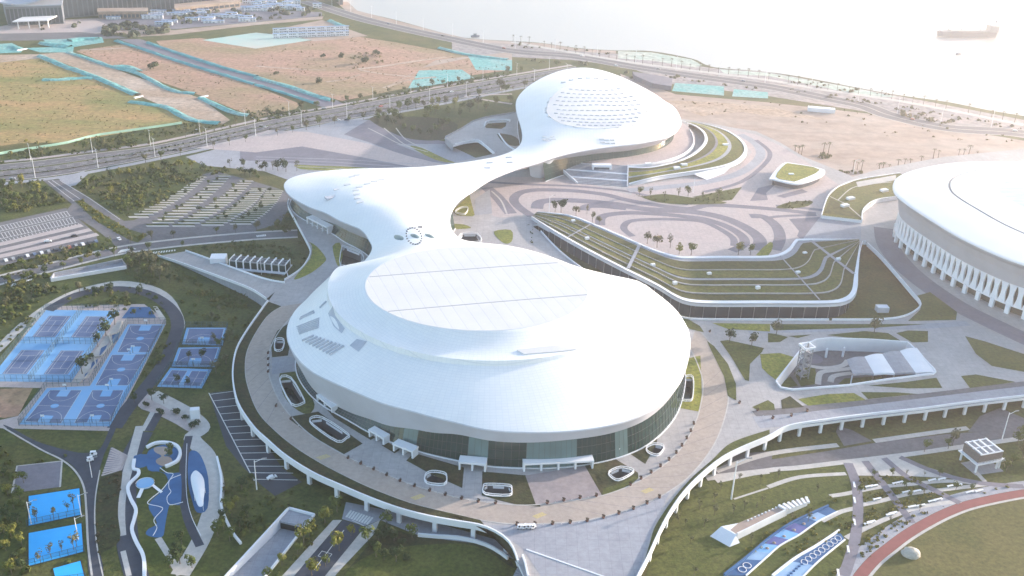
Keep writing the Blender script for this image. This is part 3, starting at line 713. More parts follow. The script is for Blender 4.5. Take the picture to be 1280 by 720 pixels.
# fine closed outline carrying its fascia data along
ol = []; N_ = len(o3); SUB = 5
pts5 = [np.array([p.x, p.y, p.z, OUTL[i][3], OUTL[i][4]]) for i, p in enumerate(o3)]
for i in range(N_):
    a, b, c, d = pts5[i-1], pts5[i], pts5[(i+1) % N_], pts5[(i+2) % N_]
    for k in range(SUB):
        t = k/SUB; ol.append(0.5*((2*b)+(c-a)*t+(2*a-5*b+4*c-d)*t*t+(3*b-a-3*c+d)*t**3))
ol = np.array(ol)
for _ in range(2): ol = .25*np.roll(ol, 1, 0)+.5*ol+.25*np.roll(ol, -1, 0)
for _ in range(14): ol[:, 3:] = .25*np.roll(ol[:, 3:], 1, 0)+.5*ol[:, 3:]+.25*np.roll(ol[:, 3:], -1, 0)
if area2(ol) < 0: ol = ol[::-1]
ol2 = [(p[0], p[1]) for p in ol]

# nested circles of the arena: rim, cone foot of the collar, plateau
CC = [(0.0, -6.4, 472.5, 103.7, 1.0), (.5, -13.3, 486.0, 82.7, 1.0), (.506, -13.3, 486.0, 82.2, 1.0), (1.0, -17.8, 469.5, 56.5, 1.15)]
PCX, PCY, PR, PK, PZ = -17.8, 469.5, 56.5, 1.15, 46.5
def circ(t):
    for c0, c1 in zip(CC, CC[1:]):
        if t <= c1[0]:
            u = (t-c0[0])/(c1[0]-c0[0]); return tuple(c0[k]+(c1[k]-c0[k])*u for k in (1, 2, 3, 4))
    return CC[-1][1:]
def level(x, y):
    lo, hi = 0.0, 1.0
    if math.hypot(x-PCX, (y-PCY)*PK) <= PR: return 1.0
    for _ in range(24):
        m_ = (lo+hi)/2; cx, cy, r, k_ = circ(m_)
        if math.hypot(x-cx, (y-cy)*k_) < r: lo = m_
        else: hi = m_
    return lo
ss = lambda a, b, x: (lambda u: u*u*(3-2*u))(min(1, max(0, (x-a)/(b-a))))
def zA(x, y):
    t = level(x, y); az = math.degrees(math.atan2(y-482, x+14))
    lip = 2.3*ss(-30, -85, az) if -180 <= az <= 0 else (2.3*ss(140, 170, az) if az > 90 else 0)
    if t >= 1:
        r = math.hypot(x-PCX, (y-PCY)*PK)/PR; return PZ+.25*(1-r*r)
    foot, crest = 39.6-lip*.75, 39.8+lip*.25
    if t < .5: return 26+(foot-26)*(t/.5)
    if t < .506: return foot+(crest-foot)*(t-.5)/.006
    v = (t-.506)/.494
    return crest+(PZ-crest)*(.30*v+.70*v**2.0)
# control points for the rest of the shell
ctl = [(p[0], p[1], p[2]) for p in ol[::4]]
for x, y, z in [(395, 229, 24.5), (405, 240, 26), (420, 251, 28), (436, 263, 28.5), (455, 277, 29), (472, 290, 29.5), (484, 304, 31), (420, 222, 26.5), (440, 222, 28), (450, 236, 30), (470, 250, 31), (490, 270, 31.5), (503, 288, 33), (480, 222, 28), (510, 221, 28), (520, 240, 30), (528, 262, 31), (535, 278, 32), (530, 290, 34.5), (550, 224, 27), (575, 219, 26.5), (600, 213, 26), (630, 204, 25.8), (652, 197, 26), (672, 190, 27), (665, 165, 29.5), (690, 180, 29), (720, 179, 28.4), (760, 174, 29.3), (800, 169, 29.5), (830, 158, 28.5), (828, 142, 30), (668, 140, 31), (668, 124, 31), (690, 106, 31), (715, 96, 31), (745, 96, 31), (780, 109, 31.5), (805, 125, 31),
                (684, 140, 35), (690, 122, 35.5), (705, 110, 36), (725, 103, 36), (747, 102, 36), (770, 108, 36), (790, 120, 36), (804, 135, 35.5), (806, 147, 35), (795, 155, 34.6), (770, 159, 34.4), (740, 160, 34.4), (712, 158, 34.4), (692, 151, 34.6), (745, 130, 36.6)]:
    q = P(x, y, z); ctl.append((q.x, q.y, z))
for k in range(0, 360, 12):
    a = R(k); x, y = PCX+PR*math.cos(a), PCY+PR/PK*math.sin(a); ctl.append((x, y, PZ))
for k in list(range(-180, 21, 12)) + [168]:
    a = R(k)
    for t in (.2, .4, .6, .8):
        cx, cy, r, k_ = circ(t); x, y = cx+r*math.cos(a), cy+r/k_*math.sin(a)
        if inside((x, y), ol2): ctl.append((x, y, zA(x, y)))
ctl = np.array(ctl)
def tps_fit(c, lam=2.0):
    n = len(c); d = np.hypot(c[:, None, 0]-c[None, :, 0], c[:, None, 1]-c[None, :, 1])
    K = np.where(d > 0, d*d*np.log(d+1e-12), 0); Pm = np.c_[np.ones(n), c[:, :2]]
    A_ = np.zeros((n+3, n+3)); A_[:n, :n] = K+lam*np.eye(n); A_[:n, n:] = Pm; A_[n:, :n] = Pm.T
    return np.linalg.solve(A_, np.r_[c[:, 2], 0, 0, 0])
mu = ctl[:, :2].mean(0); cn = ctl.copy(); cn[:, :2] = (cn[:, :2]-mu)/100
tw = tps_fit(cn, .012)
def zT(x, y):
    q = (np.array([x, y])-mu)/100; d = np.hypot(q[0]-cn[:, 0], q[1]-cn[:, 1])
    return float((np.where(d > 0, d*d*np.log(d+1e-12), 0)*tw[:-3]).sum()+tw[-3]+tw[-2]*q[0]+tw[-1]*q[1])
def zroof(x, y):
    az = math.degrees(math.atan2(y-482, x+14))
    wt = ss(-12, 40, az) if az < 90 else ss(179, 145, az)
    if level(x, y) >= 1: return zA(x, y)
    if az < -12 or az > 179: wt = 0
    wt = max(wt, ss(545, 575, y))
    if wt <= 0: return zA(x, y)
    if wt >= 1: return zT(x, y)
    return zA(x, y)*(1-wt)+zT(x, y)*wt

verts = [Vector(p) for p in ol2]; n_ol = len(verts); edges = [(i, (i+1) % n_ol) for i in range(n_ol)]
def ring_pts(t, n):
    cx, cy, r, k_ = circ(t); return [(cx+r*math.cos(2*math.pi*i/n), cy+r/k_*math.sin(2*math.pi*i/n)) for i in range(n)]
olA = np.array(ol2)
def ok(x, y, m_=1.6): return inside((x, y), ol2) and np.hypot(olA[:, 0]-x, olA[:, 1]-y).min() > m_
for t, n in ((.06, 180), (.12, 180), (.2, 180), (.3, 180), (.4, 180), (.499, 240), (.507, 240), (.56, 160), (.61, 160), (.66, 160), (.72, 160), (.78, 140), (.84, 140), (.9, 140), (.96, 140), (1.0, 160)):
    for x, y in ring_pts(t, n):
        if (y < 540 or t >= 1) and ok(x, y): verts.append(Vector((x, y)))
for rr in (47, 38, 28, 18, 9):
    for i in range(int(rr*1.6)+6):
        a = 2*math.pi*i/(int(rr*1.6)+6); verts.append(Vector((PCX+rr*math.cos(a), PCY+rr/PK*math.sin(a))))
xs, ys = olA[:, 0], olA[:, 1]
for j, y in enumerate(np.arange(536, ys.max(), 3.6)):
    for x in np.arange(xs.min(), xs.max(), 4.2):
        x_ = x+(2.1 if j % 2 else 0)
        if level(x_, y) < (1.0 if y < 545 else .999) and ok(x_, y, 1.8): verts.append(Vector((x_, y)))
r_ = delaunay_2d_cdt(verts, edges, [], 1, 1e-5)
V2, F2 = r_[0], r_[2]
def on_roof(x, y, z0=34):
    """point of the roof under a photo pixel"""
    z = z0
    for _ in range(12): p = P(x, y, z); z = .5*z+.5*zroof(p.x, p.y)
    return Vector((p.x, p.y, zroof(p.x, p.y)))
dq = [on_roof(x, y, 36) for x, y in ((684, 142), (685, 130), (692, 119), (705, 109), (722, 103), (743, 101.5), (762, 104), (780, 112), (796, 123), (805, 135), (807, 146), (800, 154), (785, 158), (765, 160), (742, 161), (718, 158.5), (698, 153))]
dq = smooth(dq, True, 3)
cz = sum((p.z for p in dq))/len(dq); cc = sum(dq, Vector())/len(dq)
dq_in = [cc.lerp(p, .96) for p in dq]
zz = [zroof(v.x, v.y)-(5 if v.y > 700 and inside(v, dq_in) else 0) for v in V2]
me = bpy.data.meshes.new('roof_shell')
F2 = [f if ((V2[f[1]]-V2[f[0]]).cross(V2[f[2]]-V2[f[0]]) > 0) else list(reversed(f)) for f in F2]
me.from_pydata([(v.x, v.y, z) for v, z in zip(V2, zz)], [], F2)
me.polygons.foreach_set('use_smooth', [True]*len(F2))
me.set_sharp_from_angle(angle=R(35))
uvl = me.uv_layers.new(name='UVMap')
for lp in me.loops:
    v = V2[lp.vertex_index]; dx, dy = v.x+12, v.y-474
    uvl.data[lp.index].uv = (math.atan2(dy, dx)*85, math.hypot(dx, dy)) if v.y < 560 else (v.x, v.y)
me.materials.append(M['shell'])
hall = empty('shell_hall', (-10, 463, ZD), 'vast white shell-roofed hall with round arena, curved wing and far dome joined together', 'hall')
shell = obj('roof_shell', me, hall)
# fascia and glass follow the outline
top = [Vector((p[0], p[1], zroof(p[0], p[1]))) for p in ol]
nrm = []
for i in range(n_ol):
    a, b = top[i-1], top[(i+1) % n_ol]; t = Vector((b.x-a.x, b.y-a.y, 0)).normalized(); nrm.append(Vector((-t.y, t.x, 0)))   # inward (counter-clockwise)
mid = [t + nrm[i]*(ol[i][4]*.35) - Vector((0, 0, ol[i][3]*.45)) for i, t in enumerate(top)]
low = [t + nrm[i]*ol[i][4] - Vector((0, 0, ol[i][3])) for i, t in enumerate(top)]
edge = [t + nrm[i]*(-.25) - Vector((0, 0, .55)) for i, t in enumerate(top)]
fb = MB(); fb.strip(top, edge, 0, False, True); fb.strip(edge, mid, 0, True, True); fb.strip(mid, low, 0, True, True)
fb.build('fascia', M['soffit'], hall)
# glass wall below the fascia, with mullions; left out where the roof is a bridge
gw = MB(); mu_ = MB(); bays = MB(); base = []
bridge = [OUT[3] < 3.3 for OUT in ol]
for i in range(n_ol):
    base.append(Vector((low[i].x, low[i].y, 0)) + nrm[i]*(.6) )
i0_ = bridge.index(True)
for i in [(i0_+k) % n_ol for k in range(n_ol)]:
    j = (i+1) % n_ol
    if bridge[i] or bridge[j]:
        if gw.f: gw.build('glass_wall', M['glass'], hall); gw = MB()
        continue
    bz = ZD-.2
    a0, b0 = low[i]+nrm[i]*.5, low[j]+nrm[j]*.5
    a1, b1 = Vector((a0.x, a0.y, bz))-nrm[i]*(.5+.9*min(ol[i][4], 3)), Vector((b0.x, b0.y, bz))-nrm[j]*(.5+.9*min(ol[j][4], 3))
    gw.quad(a1, b1, b0, a0)
    cpx = ((a1-cam.location).dot(_R)/(a1-cam.location).dot(_fw)*CF+640) if a1.y < 420 else 0
    if 582 < cpx < 602 or 655 < cpx < 716 or 500 < cpx < 514 or 768 < cpx < 782:
        bays.quad(a1-nrm[i]*.12, b1-nrm[j]*.12, b0-nrm[j]*.12, a0-nrm[i]*.12)
    elif bays.f: bays.build('glass_bay', M['glass_pale'], hall); bays = MB()
    L = (b1-a1).length; k = max(1, int(L/2.6))
    for q in range(k):
        t = q/k; p = a1.lerp(b1, t)-nrm[i]*.08; u = a0.lerp(b0, t)-nrm[i]*.08; mu_.tube(p, u, .09, .09, 4, cap=False)
    for f_ in (.34, .67):
        mu_.tube(a1.lerp(a0, f_)-nrm[i]*.06, b1.lerp(b0, f_)-nrm[j]*.06, .07, .07, 4, cap=False)
if gw.f: gw.build('glass_wall', M['glass'], hall)
mu_.build('mullions', M['grey_dark'], hall, kind='stuff')

# plateau of the arena: separate roof sheets with open joints, cut by two long seams
def clip(poly, p, nv):
    o = []
    for i in range(len(poly)):
        a, b = poly[i-1], poly[i]; da, db = (a-p).dot(nv), (b-p).dot(nv)
        if (da >= 0) != (db >= 0): o.append(a+(b-a)*(da/(da-db)))
        if db >= 0: o.append(b)
    return o
cP = Vector((PCX, PCY)); disc = [cP+Vector((math.cos(2*math.pi*i/72)*(PR-.2), math.sin(2*math.pi*i/72)*(PR-.2)/PK)) for i in range(72)]
uA = (Vector((P(735, 358, 46).x, P(735, 358, 46).y))-Vector((P(467, 380, 46).x, P(467, 380, 46).y))).normalized(); uN = Vector((-uA.y, uA.x))
s1 = Vector((P(600, 381, 46).x, P(600, 381, 46).y)); s2 = Vector((P(600, 337, 46).x, P(600, 337, 46).y))
ua = Vector((P(520, 340, 46).x-P(560, 400, 46).x, P(520, 340, 46).y-P(560, 400, 46).y)).normalized(); un = Vector((-ua.y, ua.x))
bandsP = [(None, s1), (s1, s2), (s2, None)]
for lo_, hi_ in bandsP:
    pb_ = disc
    if lo_ is not None: pb_ = clip(pb_, lo_+uN*.3, uN)
    if hi_ is not None: pb_ = clip(pb_, hi_-uN*.3, -uN)
    for k in range(-10, 11):
        q = clip(pb_, cP+un*(k*6.4+.03), un); q = clip(q, cP+un*((k+1)*6.4-.03), -un)
        if len(q) < 3: continue
        if abs(area2(q)) < 4: continue
        zt = [zA(p.x, p.y)+.14 for p in q]; zb_ = [z-.3 for z in zt]; n = len(q)
        MB().add([(p.x, p.y, z) for p, z in zip(q, zt)]+[(p.x, p.y, z) for p, z in zip(q, zb_)], [tuple(range(n))]+[(i, n+i, n+(i+1) % n, (i+1) % n) for i in range(n)]).build('roof_panel', M['roof_panel'], hall)
for sp_ in (s1, s2):
    tt = [t for t in np.arange(-70, 70, 1.0) if math.hypot(sp_.x+uA.x*t-PCX, (sp_.y+uA.y*t-PCY)*PK) < PR-.3]
    MB().wall([Vector((sp_.x+uA.x*t, sp_.y+uA.y*t, zA(sp_.x+uA.x*t, sp_.y+uA.y*t))) for t in tt], .55, -.1, .2).build('roof_gutter', M['grey_mid'], hall)
def vent(x, y, lx, ly, rz, h=.6, name='roof_vent', m='grey_mid', z0=34):
    p = on_roof(x, y, z0); MB().box(p-Vector((0, 0, .5)), lx, ly, h+.5, rz).build(name, M[m], hall)
# louvre fields on the cone
M['louvre'] = simple('roof louvre', (.46, .48, .54), .5)
for k in range(9):      # lower left field: slanting rows
    t = k/8
    a, b = on_roof(379+t*36, 421+t*20+2, 31), on_roof(392+t*40-t*3, 419.5+t*14.5-1, 31)
    a, b = on_roof(378+t*34, 426+t*18, 31), on_roof(392+t*38, 420+t*12.5+t*18*.0, 31)
    MB().tube(a+Vector((0, 0, .1)), b+Vector((0, 0, .1)), .75, .75, 4).build('roof_louvre', M['louvre'], hall)
for k in range(6):
    t = k/5
    a, b = on_roof(371+t*3.5, 413-t*1+t*.0+k*1.9-4, 30), on_roof(399-t*1, 398+k*2.3, 31)
    MB().tube(a, b, .6, .6, 4).build('roof_louvre', M['louvre'], hall)
for (x0, y0, x1, y1) in ((375, 399, 393, 391), (376, 397, 392, 389), (400, 385, 408, 377)):
    MB().tube(on_roof(x0, y0), on_roof(x1, y1), .7, .7, 4).build('roof_louvre', M['louvre'], hall)
for k in range(10):
    t = k/9
    a, b = on_roof(806+t*18, 382+t*31, 31), on_roof(813+t*32, 379+t*42.5, 31)
    MB().tube(a-Vector((0, 0, .25)), b-Vector((0, 0, .25)), .55, .55, 4).build('roof_louvre', M['roof_panel'], hall)
# recesses beside the collar and the long slit behind the plateau
for pts in (((410, 392), (416, 383), (419, 395), (431, 411), (427, 417), (417, 408)), ((437, 432), (446, 424), (459, 427), (448, 440))):
    q = [on_roof(x, y, 33) for x, y in pts]; c = sum(q, Vector())/len(q)
    MB().add([p+Vector((0, 0, .16)) for p in q], [tuple(range(len(q)))] if area2(q) > 0 else [tuple(range(len(q)-1, -1, -1))]).build('roof_recess', M['louvre'], hall)
q = [on_roof(x, y, 40) for x, y in ((515, 317), (540, 310), (565, 308), (584, 308.5), (583, 311.5), (566, 312), (545, 315), (522, 321))]
MB().prism(q, 42.2, 44.6).build('roof_slit', M['roof_panel'], hall)
q = [on_roof(x, y, 38) for x, y in ((646, 438.5), (695, 432.5), (720, 437.5), (700, 440), (655, 443.5))]
MB().add([p+Vector((0, 0, .5)) for p in q]+[p-Vector((0, 0, 1)) for p in q], [tuple(range(5)) if area2(q) > 0 else tuple(range(4, -1, -1))]+[(i, (i+1) % 5, 5+(i+1) % 5, 5+i) for i in range(5)]).build('access_hatch', M['roof_panel'], hall)
# ring of small vents and three lens shaped skylights on the neck
for k in range(20):
    a = 2*math.pi*k/20; vent(517.5+9.5*math.cos(a)+2*math.sin(a), 295.5+10.5*math.sin(a), 1.1, .6, a+1.57, .5, 'roof_vent', 'grey_dark', 36)
vent(525, 284, 2.6, 1.2, .2, .5, 'roof_vent', 'grey_dark', 36)
def lens(x, y, L, wd, rz, parent=hall):
    p = on_roof(x, y, 36); n = 12; v = []; 
    for i in range(n):
        a = 2*math.pi*i/n; X, Y = L*math.cos(a), wd*math.sin(a)*abs(math.sin(a))**.4; v.append((p.x+X*math.cos(rz)-Y*math.sin(rz), p.y+X*math.sin(rz)+Y*math.cos(rz)))
    v3 = [(a, b, zroof(a, b)-.1) for a, b in v]+[(p.x, p.y, p.z+1.3)]
    MB().add(v3, [(i, (i+1) % n, n) for i in range(n)], 0, True).build('skylight', M['glass_pale'], hall)
lens(498.5, 297, 7, 2.4, 2.05); lens(518.5, 295, 6, 2.2, 2.05); lens(537.5, 295, 7, 2.4, 2.05)
for x, y in ((446, 243), (447, 248), (450, 253), (445, 238), (449, 234), (459, 230), (468, 227), (476, 225), (434, 231), (440, 221), (446, 219), (421, 237)): vent(x, y, 4.4, 1.8, .35, .5, z0=31, m='roof_panel')
vent(414, 247, 8, 4, .6, .8, 'access_hatch', 'louvre', 29)
for k in range(6): vent(551+k*3.4, 264-k*4.6+k*k*.12, 3.2, 1.5, .9, .35, 'roof_louvre', 'roof_panel', 33)
for x, y in ((612, 203.5), (636, 197), (637, 203), (609, 210)): vent(x, y, 4.5, 1.4, .2, .5, z0=27, m='louvre')
for x, y in ((680, 171), (685, 173.5), (690, 171), (686, 176), (681, 175), (692, 174), (752, 174), (753, 178), (758, 175), (759, 179), (765, 175), (766, 179)): vent(x, y, 3.6, 1.4, .1, .5, z0=31, m='roof_panel')
for x, y in ((704, 103.5), (714, 100.5), (725, 98.5), (735, 98), (745, 98.5), (757, 100)): vent(x, y, 4.2, 2.0, .3, .9, m='louvre', z0=32)
# dome plateau: sheet and rows of skylight boxes
n = len(dq); dang = [math.atan2(p.y-cc.y, p.x-cc.x) for p in dq]
def zdome(x, y):
    """height of the shallow dome plateau"""
    a = math.atan2(y-cc.y, x-cc.x); i = min(range(n), key=lambda q: abs((dang[q]-a+math.pi) % (2*math.pi)-math.pi))
    k = min(1.0, math.hypot(x-cc.x, y-cc.y)/max(1e-6, (dq[i]-cc).xy.length)); return (dq[i].z+.25)*k*k+(cz+1.6)*(1-k*k)
rings_ = [[Vector((cc.x+(p.x-cc.x)*k, cc.y+(p.y-cc.y)*k, (p.z+.25)*k*k+(cz+1.6)*(1-k*k))) for p in dq] for k in (1, .85, .7, .5, .3, .05)]
mb = MB()
for a, b in zip(rings_, rings_[1:]): mb.strip(a, b, 0, True, True)
mb.add(rings_[-1], [tuple(range(n))], 0, True); mb.strip([p-Vector((0, 0, 4)) for p in rings_[0]], rings_[0], 0, False, True); mb.build('dome_plateau', M['roof_panel'], hall)
k = 0
for iy, y in enumerate(np.arange(110, 159, 5.0)):
    for ix, x in enumerate(np.arange(694, 806, 7.4)):
        xx = x+(3.7 if iy % 2 else 0)+((y-130)*.12)
        p = on_roof(xx, y, 38)
        if inside((p.x, p.y), [cc.lerp(a, .93) for a in dq]):
            MB().box((p.x, p.y, zdome(p.x, p.y)-.1), 3.0, 1.7, .45, -.15).build('skylight', M['louvre'], hall)
# entrance portals on the glass
def portal(x, y, wd, depth, h, rz, legs=2):
    p = P(x, y, ZD); e = MB()
    e.box((p.x, p.y, ZD+h-.9), wd, depth, .9, rz)
    for i in range(legs):
        t = (i/(legs-1)-.5)*(wd-.9); e.box((p.x+t*math.cos(rz), p.y+t*math.sin(rz), ZD), .8, depth*.9, h-.9, rz)
    e.build('entrance_canopy', M['white'], hall)
portal(591, 585, 12, 5, 4.4, -.08, 3); portal(507, 566, 11, 4.5, 4.2, -.52, 3); portal(474, 549, 10, 4, 4, -.68, 3)
portal(697, 584, 31, 5, 4.4, .14, 5); portal(777, 562, 11, 5, 4.4, .85, 3); portal(409, 507, 14, 3.5, 3.2, -.85, 3); portal(816, 524, 8, 4, 4, 1.05, 3)
portal(400, 285, 24, 5, 5, -.78, 5)
run = []
for i in [(i0_+k) % n_ol for k in range(n_ol+1)]:
    if bridge[i]:
        if len(run) > 2: MB().wall(run, .5, -.1, .45).build('plinth', M['white'], hall)
        run = []
    else: run.append(Vector((low[i].x, low[i].y, ZD))+nrm[i]*.2-nrm[i]*(.4+.9*min(ol[i][4], 3)))
# round pier under the bridge
pp_ = P(674, 219, ZD); z_t = zroof(pp_.x, pp_.y)
pm = MB(); prof = [(7.0, 0), (7.2, .5), (7.6, 4), (8.6, 9), (10.5, 13), (13, 16)]
for (r0, h0), (r1, h1) in zip(prof, prof[1:]): pm.tube(pp_+Vector((0, 0, h0)), pp_+Vector((0, 0, h1)), r0, r1, 28, cap=False)
pm.build('round_pier', M['white'], hall)

# ================================================================== ON THE DECK: swirl plaza, terraces, stadium, sunken court
D1, D2, D3 = ZD+.03, ZD+.06, ZD+.09
flat('plaza', smooth(W([(607, 228), (640, 221), (720, 226), (790, 244), (870, 256), (960, 259), (1040, 240), (1048, 262), (1020, 295), (1000, 308), (985, 325), (850, 325), (760, 292), (690, 267), (655, 268), (625, 272), (606, 262), (600, 243)], D1), True, 3), M['pave_pink'])
flat('plaza', W([(850, 165), (888, 157), (919, 163), (945, 168), (975, 182), (1005, 200), (1040, 225), (1060, 240), (1046, 262), (960, 259), (870, 256), (790, 244), (785, 233), (880, 220), (925, 208), (940, 190), (925, 172), (895, 160)], D1+.01), M['pave_pink'])
def q49(s): return [(600+float(a.split(',')[0])/4.923, 200+float(a.split(',')[1])/4.923) for a in s.split()]
def q40(s): return [(840+float(a.split(',')[0])/4, 230+float(a.split(',')[1])/4) for a in s.split()]
def band(pix, wd, m='pave_dark', z=D2): path('paving_band', smooth(W(pix, z), False), wd, M[m])
band(q49('320,345 240,290 208,245 240,205 330,185 480,185 640,195 780,215 900,245 1040,270 1280,300') + q40('200,105 500,125 720,150'), 7)
band(q49('350,300 365,262 440,248 560,248 700,258 850,275 1000,300 1130,309') + q40('110,140 260,170 380,225 440,280 420,330'), 9)
band(q49('740,400 745,355 800,335 920,325 1060,330 1150,336') + q40('110,168 180,180 280,215 350,260 360,300 300,335'), 7)
band(q49('940,470 890,430 890,400 930,375 1040,365 1150,364') + q40('120,183 200,205 300,265 310,310'), 5)
band(q49('640,310 660,285 760,283 900,298') , 8)
band(q49('0,130 120,140 300,150 560,160 800,180 940,200 1280,275'), 4)
band(q49('40,170 110,230 190,330') , 9, 'pave_dark'); band(q49('70,190 130,250 165,330'), 1.2, 'pave_white', D3)
band(q40('520,110 640,118 780,135'), 5); band(q40('390,160 460,165 520,210 540,270 515,330'), 8); band(q40('470,170 560,160 720,155'), 4)
flat('paving_band', W(q40('585,175 740,165 650,280 625,260 635,235'), D2), M['pave_dark'])
flat('paving_band', W(q40('390,85 430,20 520,0 470,45 480,80'), D2), M['pave_dark'])
flat('paving_band', W(q40('520,60 650,25 680,40 560,70'), D2), M['pave_dark'])
band([(785, 238), (830, 234), (880, 228), (925, 216), (950, 196), (945, 180), (925, 168)], 8, 'pave_mid', D2)
band([(880, 240), (925, 228), (955, 206), (962, 190), (945, 175)], 4, 'pave_dark', D2)
flat('plaza', W(q40('740,165 945,180 945,280 650,280'), D2), M['pave_mid'])
for s in ('620,250 650,262 760,250 900,268 1040,285 1060,298 840,302 700,285',): flat('planting_bed', smooth(W([(640+float(a.split(',')[0])/4, 180+float(a.split(',')[1])/4) for a in s.split()], D3), True, 3), M['lawn'])
flat('planting_bed', W(px('12', '900,265 1150,215 1100,280 1000,290'), D3), M['lawn'])
flat('planting_bed', smooth(W(px('13', '40,318 110,290 220,285 200,310 120,322'), D3), True, 3), M['lawn'])
flat('planting_bed', smooth(W(q40('420,355 490,290 505,310 480,358'), D3), True, 2), M['lawn_bright'])
flat('planting_bed', smooth(W(q49('85,440 190,430 200,490 170,515 130,500'), D3), True, 3), M['lawn_bright'])
flat('planting_bed', smooth(W(q45(340, 190, '1005,405 1080,408 1118,428 1010,432'), D3), True, 3), M['lawn_bright'])
flat('planting_bed', W(q45(340, 190, '1015,330 1110,240 1140,355 1125,362 1040,356'), D3), M['lawn_bright'])
flat('plaza', W(q49('60,180 75,330 -30,340 -30,240'), D2), M['pave_mid'])
flat('planting_bed', smooth(W(q45(340, 190, '140,690 215,600 225,530 205,505 250,530 300,590 295,620 220,680 130,718'), D3), True, 3), M['lawn_bright'])
flat('planting_bed', smooth(W(q45(340, 190, '340,530 375,510 385,520 398,580 378,640 360,620'), D3), True, 2), M['lawn_bright'])
flat('planting_bed', smooth(W(q45(340, 190, '130,300 200,320 260,370 250,410 190,390 140,340'), D3), True, 2), M['lawn_dark'])
# lawns east of the ring road
for rc, s, m in (('22', '975,265 1010,290 1080,380 1120,480 1122,562 1080,540 1060,440 1000,320', 'lawn'), ('22', '1040,265 1080,260 1260,300 1250,320 1190,380 1185,465 1165,460 1100,350', 'lawn'), ('22', '800,130 870,150 940,190 960,222 890,205', 'lawn'), ('22', '1000,175 1290,180 1290,218 1080,205', 'lawn_bright'), ('23', '10,180 800,180 560,197 30,212', 'lawn'), ('23', '-40,330 60,325 130,345 40,460 0,430 -30,400', 'lawn_bright'),
                 ('23', '290,235 480,215 600,225 670,268 400,248', 'lawn'), ('23', '640,225 700,212 800,215 800,270 720,272', 'lawn'), ('23', '985,240 1080,265 1280,330 1340,350 1340,430 1120,390 1040,330', 'lawn'), ('23', '965,440 1040,432 1240,470 1010,500', 'lawn'), ('23', '500,488 700,468 842,448 872,500 700,502', 'lawn'), ('23', '150,555 300,530 430,525 490,560 200,588', 'lawn_bright'), ('23', '465,520 650,522 750,530 500,555', 'lawn'), ('23', '65,560 110,540 180,595 70,605', 'lawn_dark'), ('23', '-80,595 0,560 30,580 35,610 -50,612', 'lawn'), ('23', '740,40 810,20 945,120 940,160 700,165 760,110 770,80', 'lawn'), ('23', '0,225 40,230 100,245 60,270 0,272', 'lawn'), ('23', '100,240 220,232 150,250', 'lawn')):
    flat('planting_bed', W(px(rc, s), D3), M[m])
path('service_road', smooth(W([(1106, 285), (1112, 310), (1140, 342), (1190, 378), (1240, 404), (1300, 432)], D1), False), 15, M['pave_dark'])
path('service_road', smooth(W(px('23', '-100,215 300,206 600,196 800,190 1000,175'), D1), False), 6, M['pave_mid'])
path('service_road', smooth(W(px('23', '-60,640 200,612 700,562 1280,492 1500,470'), D1), False), 9, M['asphalt'])
path('service_road', smooth(W(px('23', '-60,672 200,650 700,590 1280,520 1500,500'), D1), False), 10, M['pave_mid'])

# ---------------- terraced green-roof building
kf = smooth(W([(664, 271)], 9) + W([(690, 288), (732, 312), (780, 337), (820, 357), (845, 372), (862, 378)], 10.5) + W([(890, 380), (960, 380), (1035, 380), (1058, 377), (1069, 368), (1072, 350), (1074, 320), (1075, 303)], 10.5), False, 6)
kb = smooth(W([(672, 266)], 8.5) + W([(712, 270), (747, 283), (780, 297), (815, 312), (845, 321), (870, 322)], 8.4) + W([(900, 321.5), (950, 321.5), (972, 319), (985, 312), (993, 302), (1000, 300), (1040, 300), (1073, 300)], 8.6), False, 6)
nK = 90; kf, kb = resn(kf, nK), resn(kb, nK)
ter = empty('terrace_building', P(860, 350, 0), 'low building with stepped meadow roof and white rim beside the swirl plaza', 'building')
def kl(t, dz=0): return [a.lerp(b, t)+Vector((0, 0, dz)) for a, b in zip(kf, kb)]
for i, (t0, t1, m, dz) in enumerate(((0, .055, 'white', .5), (.055, .20, 'roof_grass_dark', -.2), (.20, .215, 'concrete', .35), (.215, .36, 'roof_grass', .2), (.36, .375, 'concrete', .75), (.375, .47, 'roof_grass_dark', .6), (.47, .52, 'pave_mid', .35), (.52, .68, 'roof_grass', .6), (.68, .69, 'concrete', 1.1), (.69, .88, 'roof_grass_dark', .9), (.88, .96, 'pave_mid', .3), (.96, 1, 'white', 1.0))):
    b_ = MB(); A_, B_ = kl(t0, dz), kl(t1, dz); b_.strip(A_, B_); b_.strip(kl(t0, dz-.9), A_); b_.strip(B_, kl(t1, dz-.9))
    b_.build({'white': 'roof_rim', 'concrete': 'kerb', 'pave_mid': 'roof_path'}.get(m, 'meadow_terrace'), M[m], ter)
for (i0, wd) in ((12, 1.2), (27, 2.2), (60, 1.0), (74, 2.4)):
    a, b = kf[i0].lerp(kb[i0], .06)+Vector((0, 0, .8)), kf[i0].lerp(kb[min(i0+3, nK-1)], .95)+Vector((0, 0, 1.1))
    path('roof_path', [a, b], wd, M['pave_mid'], 0, parent=ter)
for t, i in ((.35, 16), (.75, 10), (.5, 33), (.3, 38), (.6, 45), (.3, 52), (.6, 62), (.78, 70), (.35, 76)):
    p = kf[i].lerp(kb[i], t); MB().box(p, 2.6, 1.9, 1.8, .4).build('roof_hatch', M['white_trim'], ter)
fa = MB(); low1 = [p+Vector((0, 0, -1.9)) for p in kf]; fa.strip(low1, kl(0, .5)); fa.build('fascia', M['white'], ter)
gin = offset_line(kf, 2.6); gz0 = [Vector((p.x, p.y, .02)) for p in gin]; gz1 = [Vector((p.x, p.y, 8.6)) for p in gin]
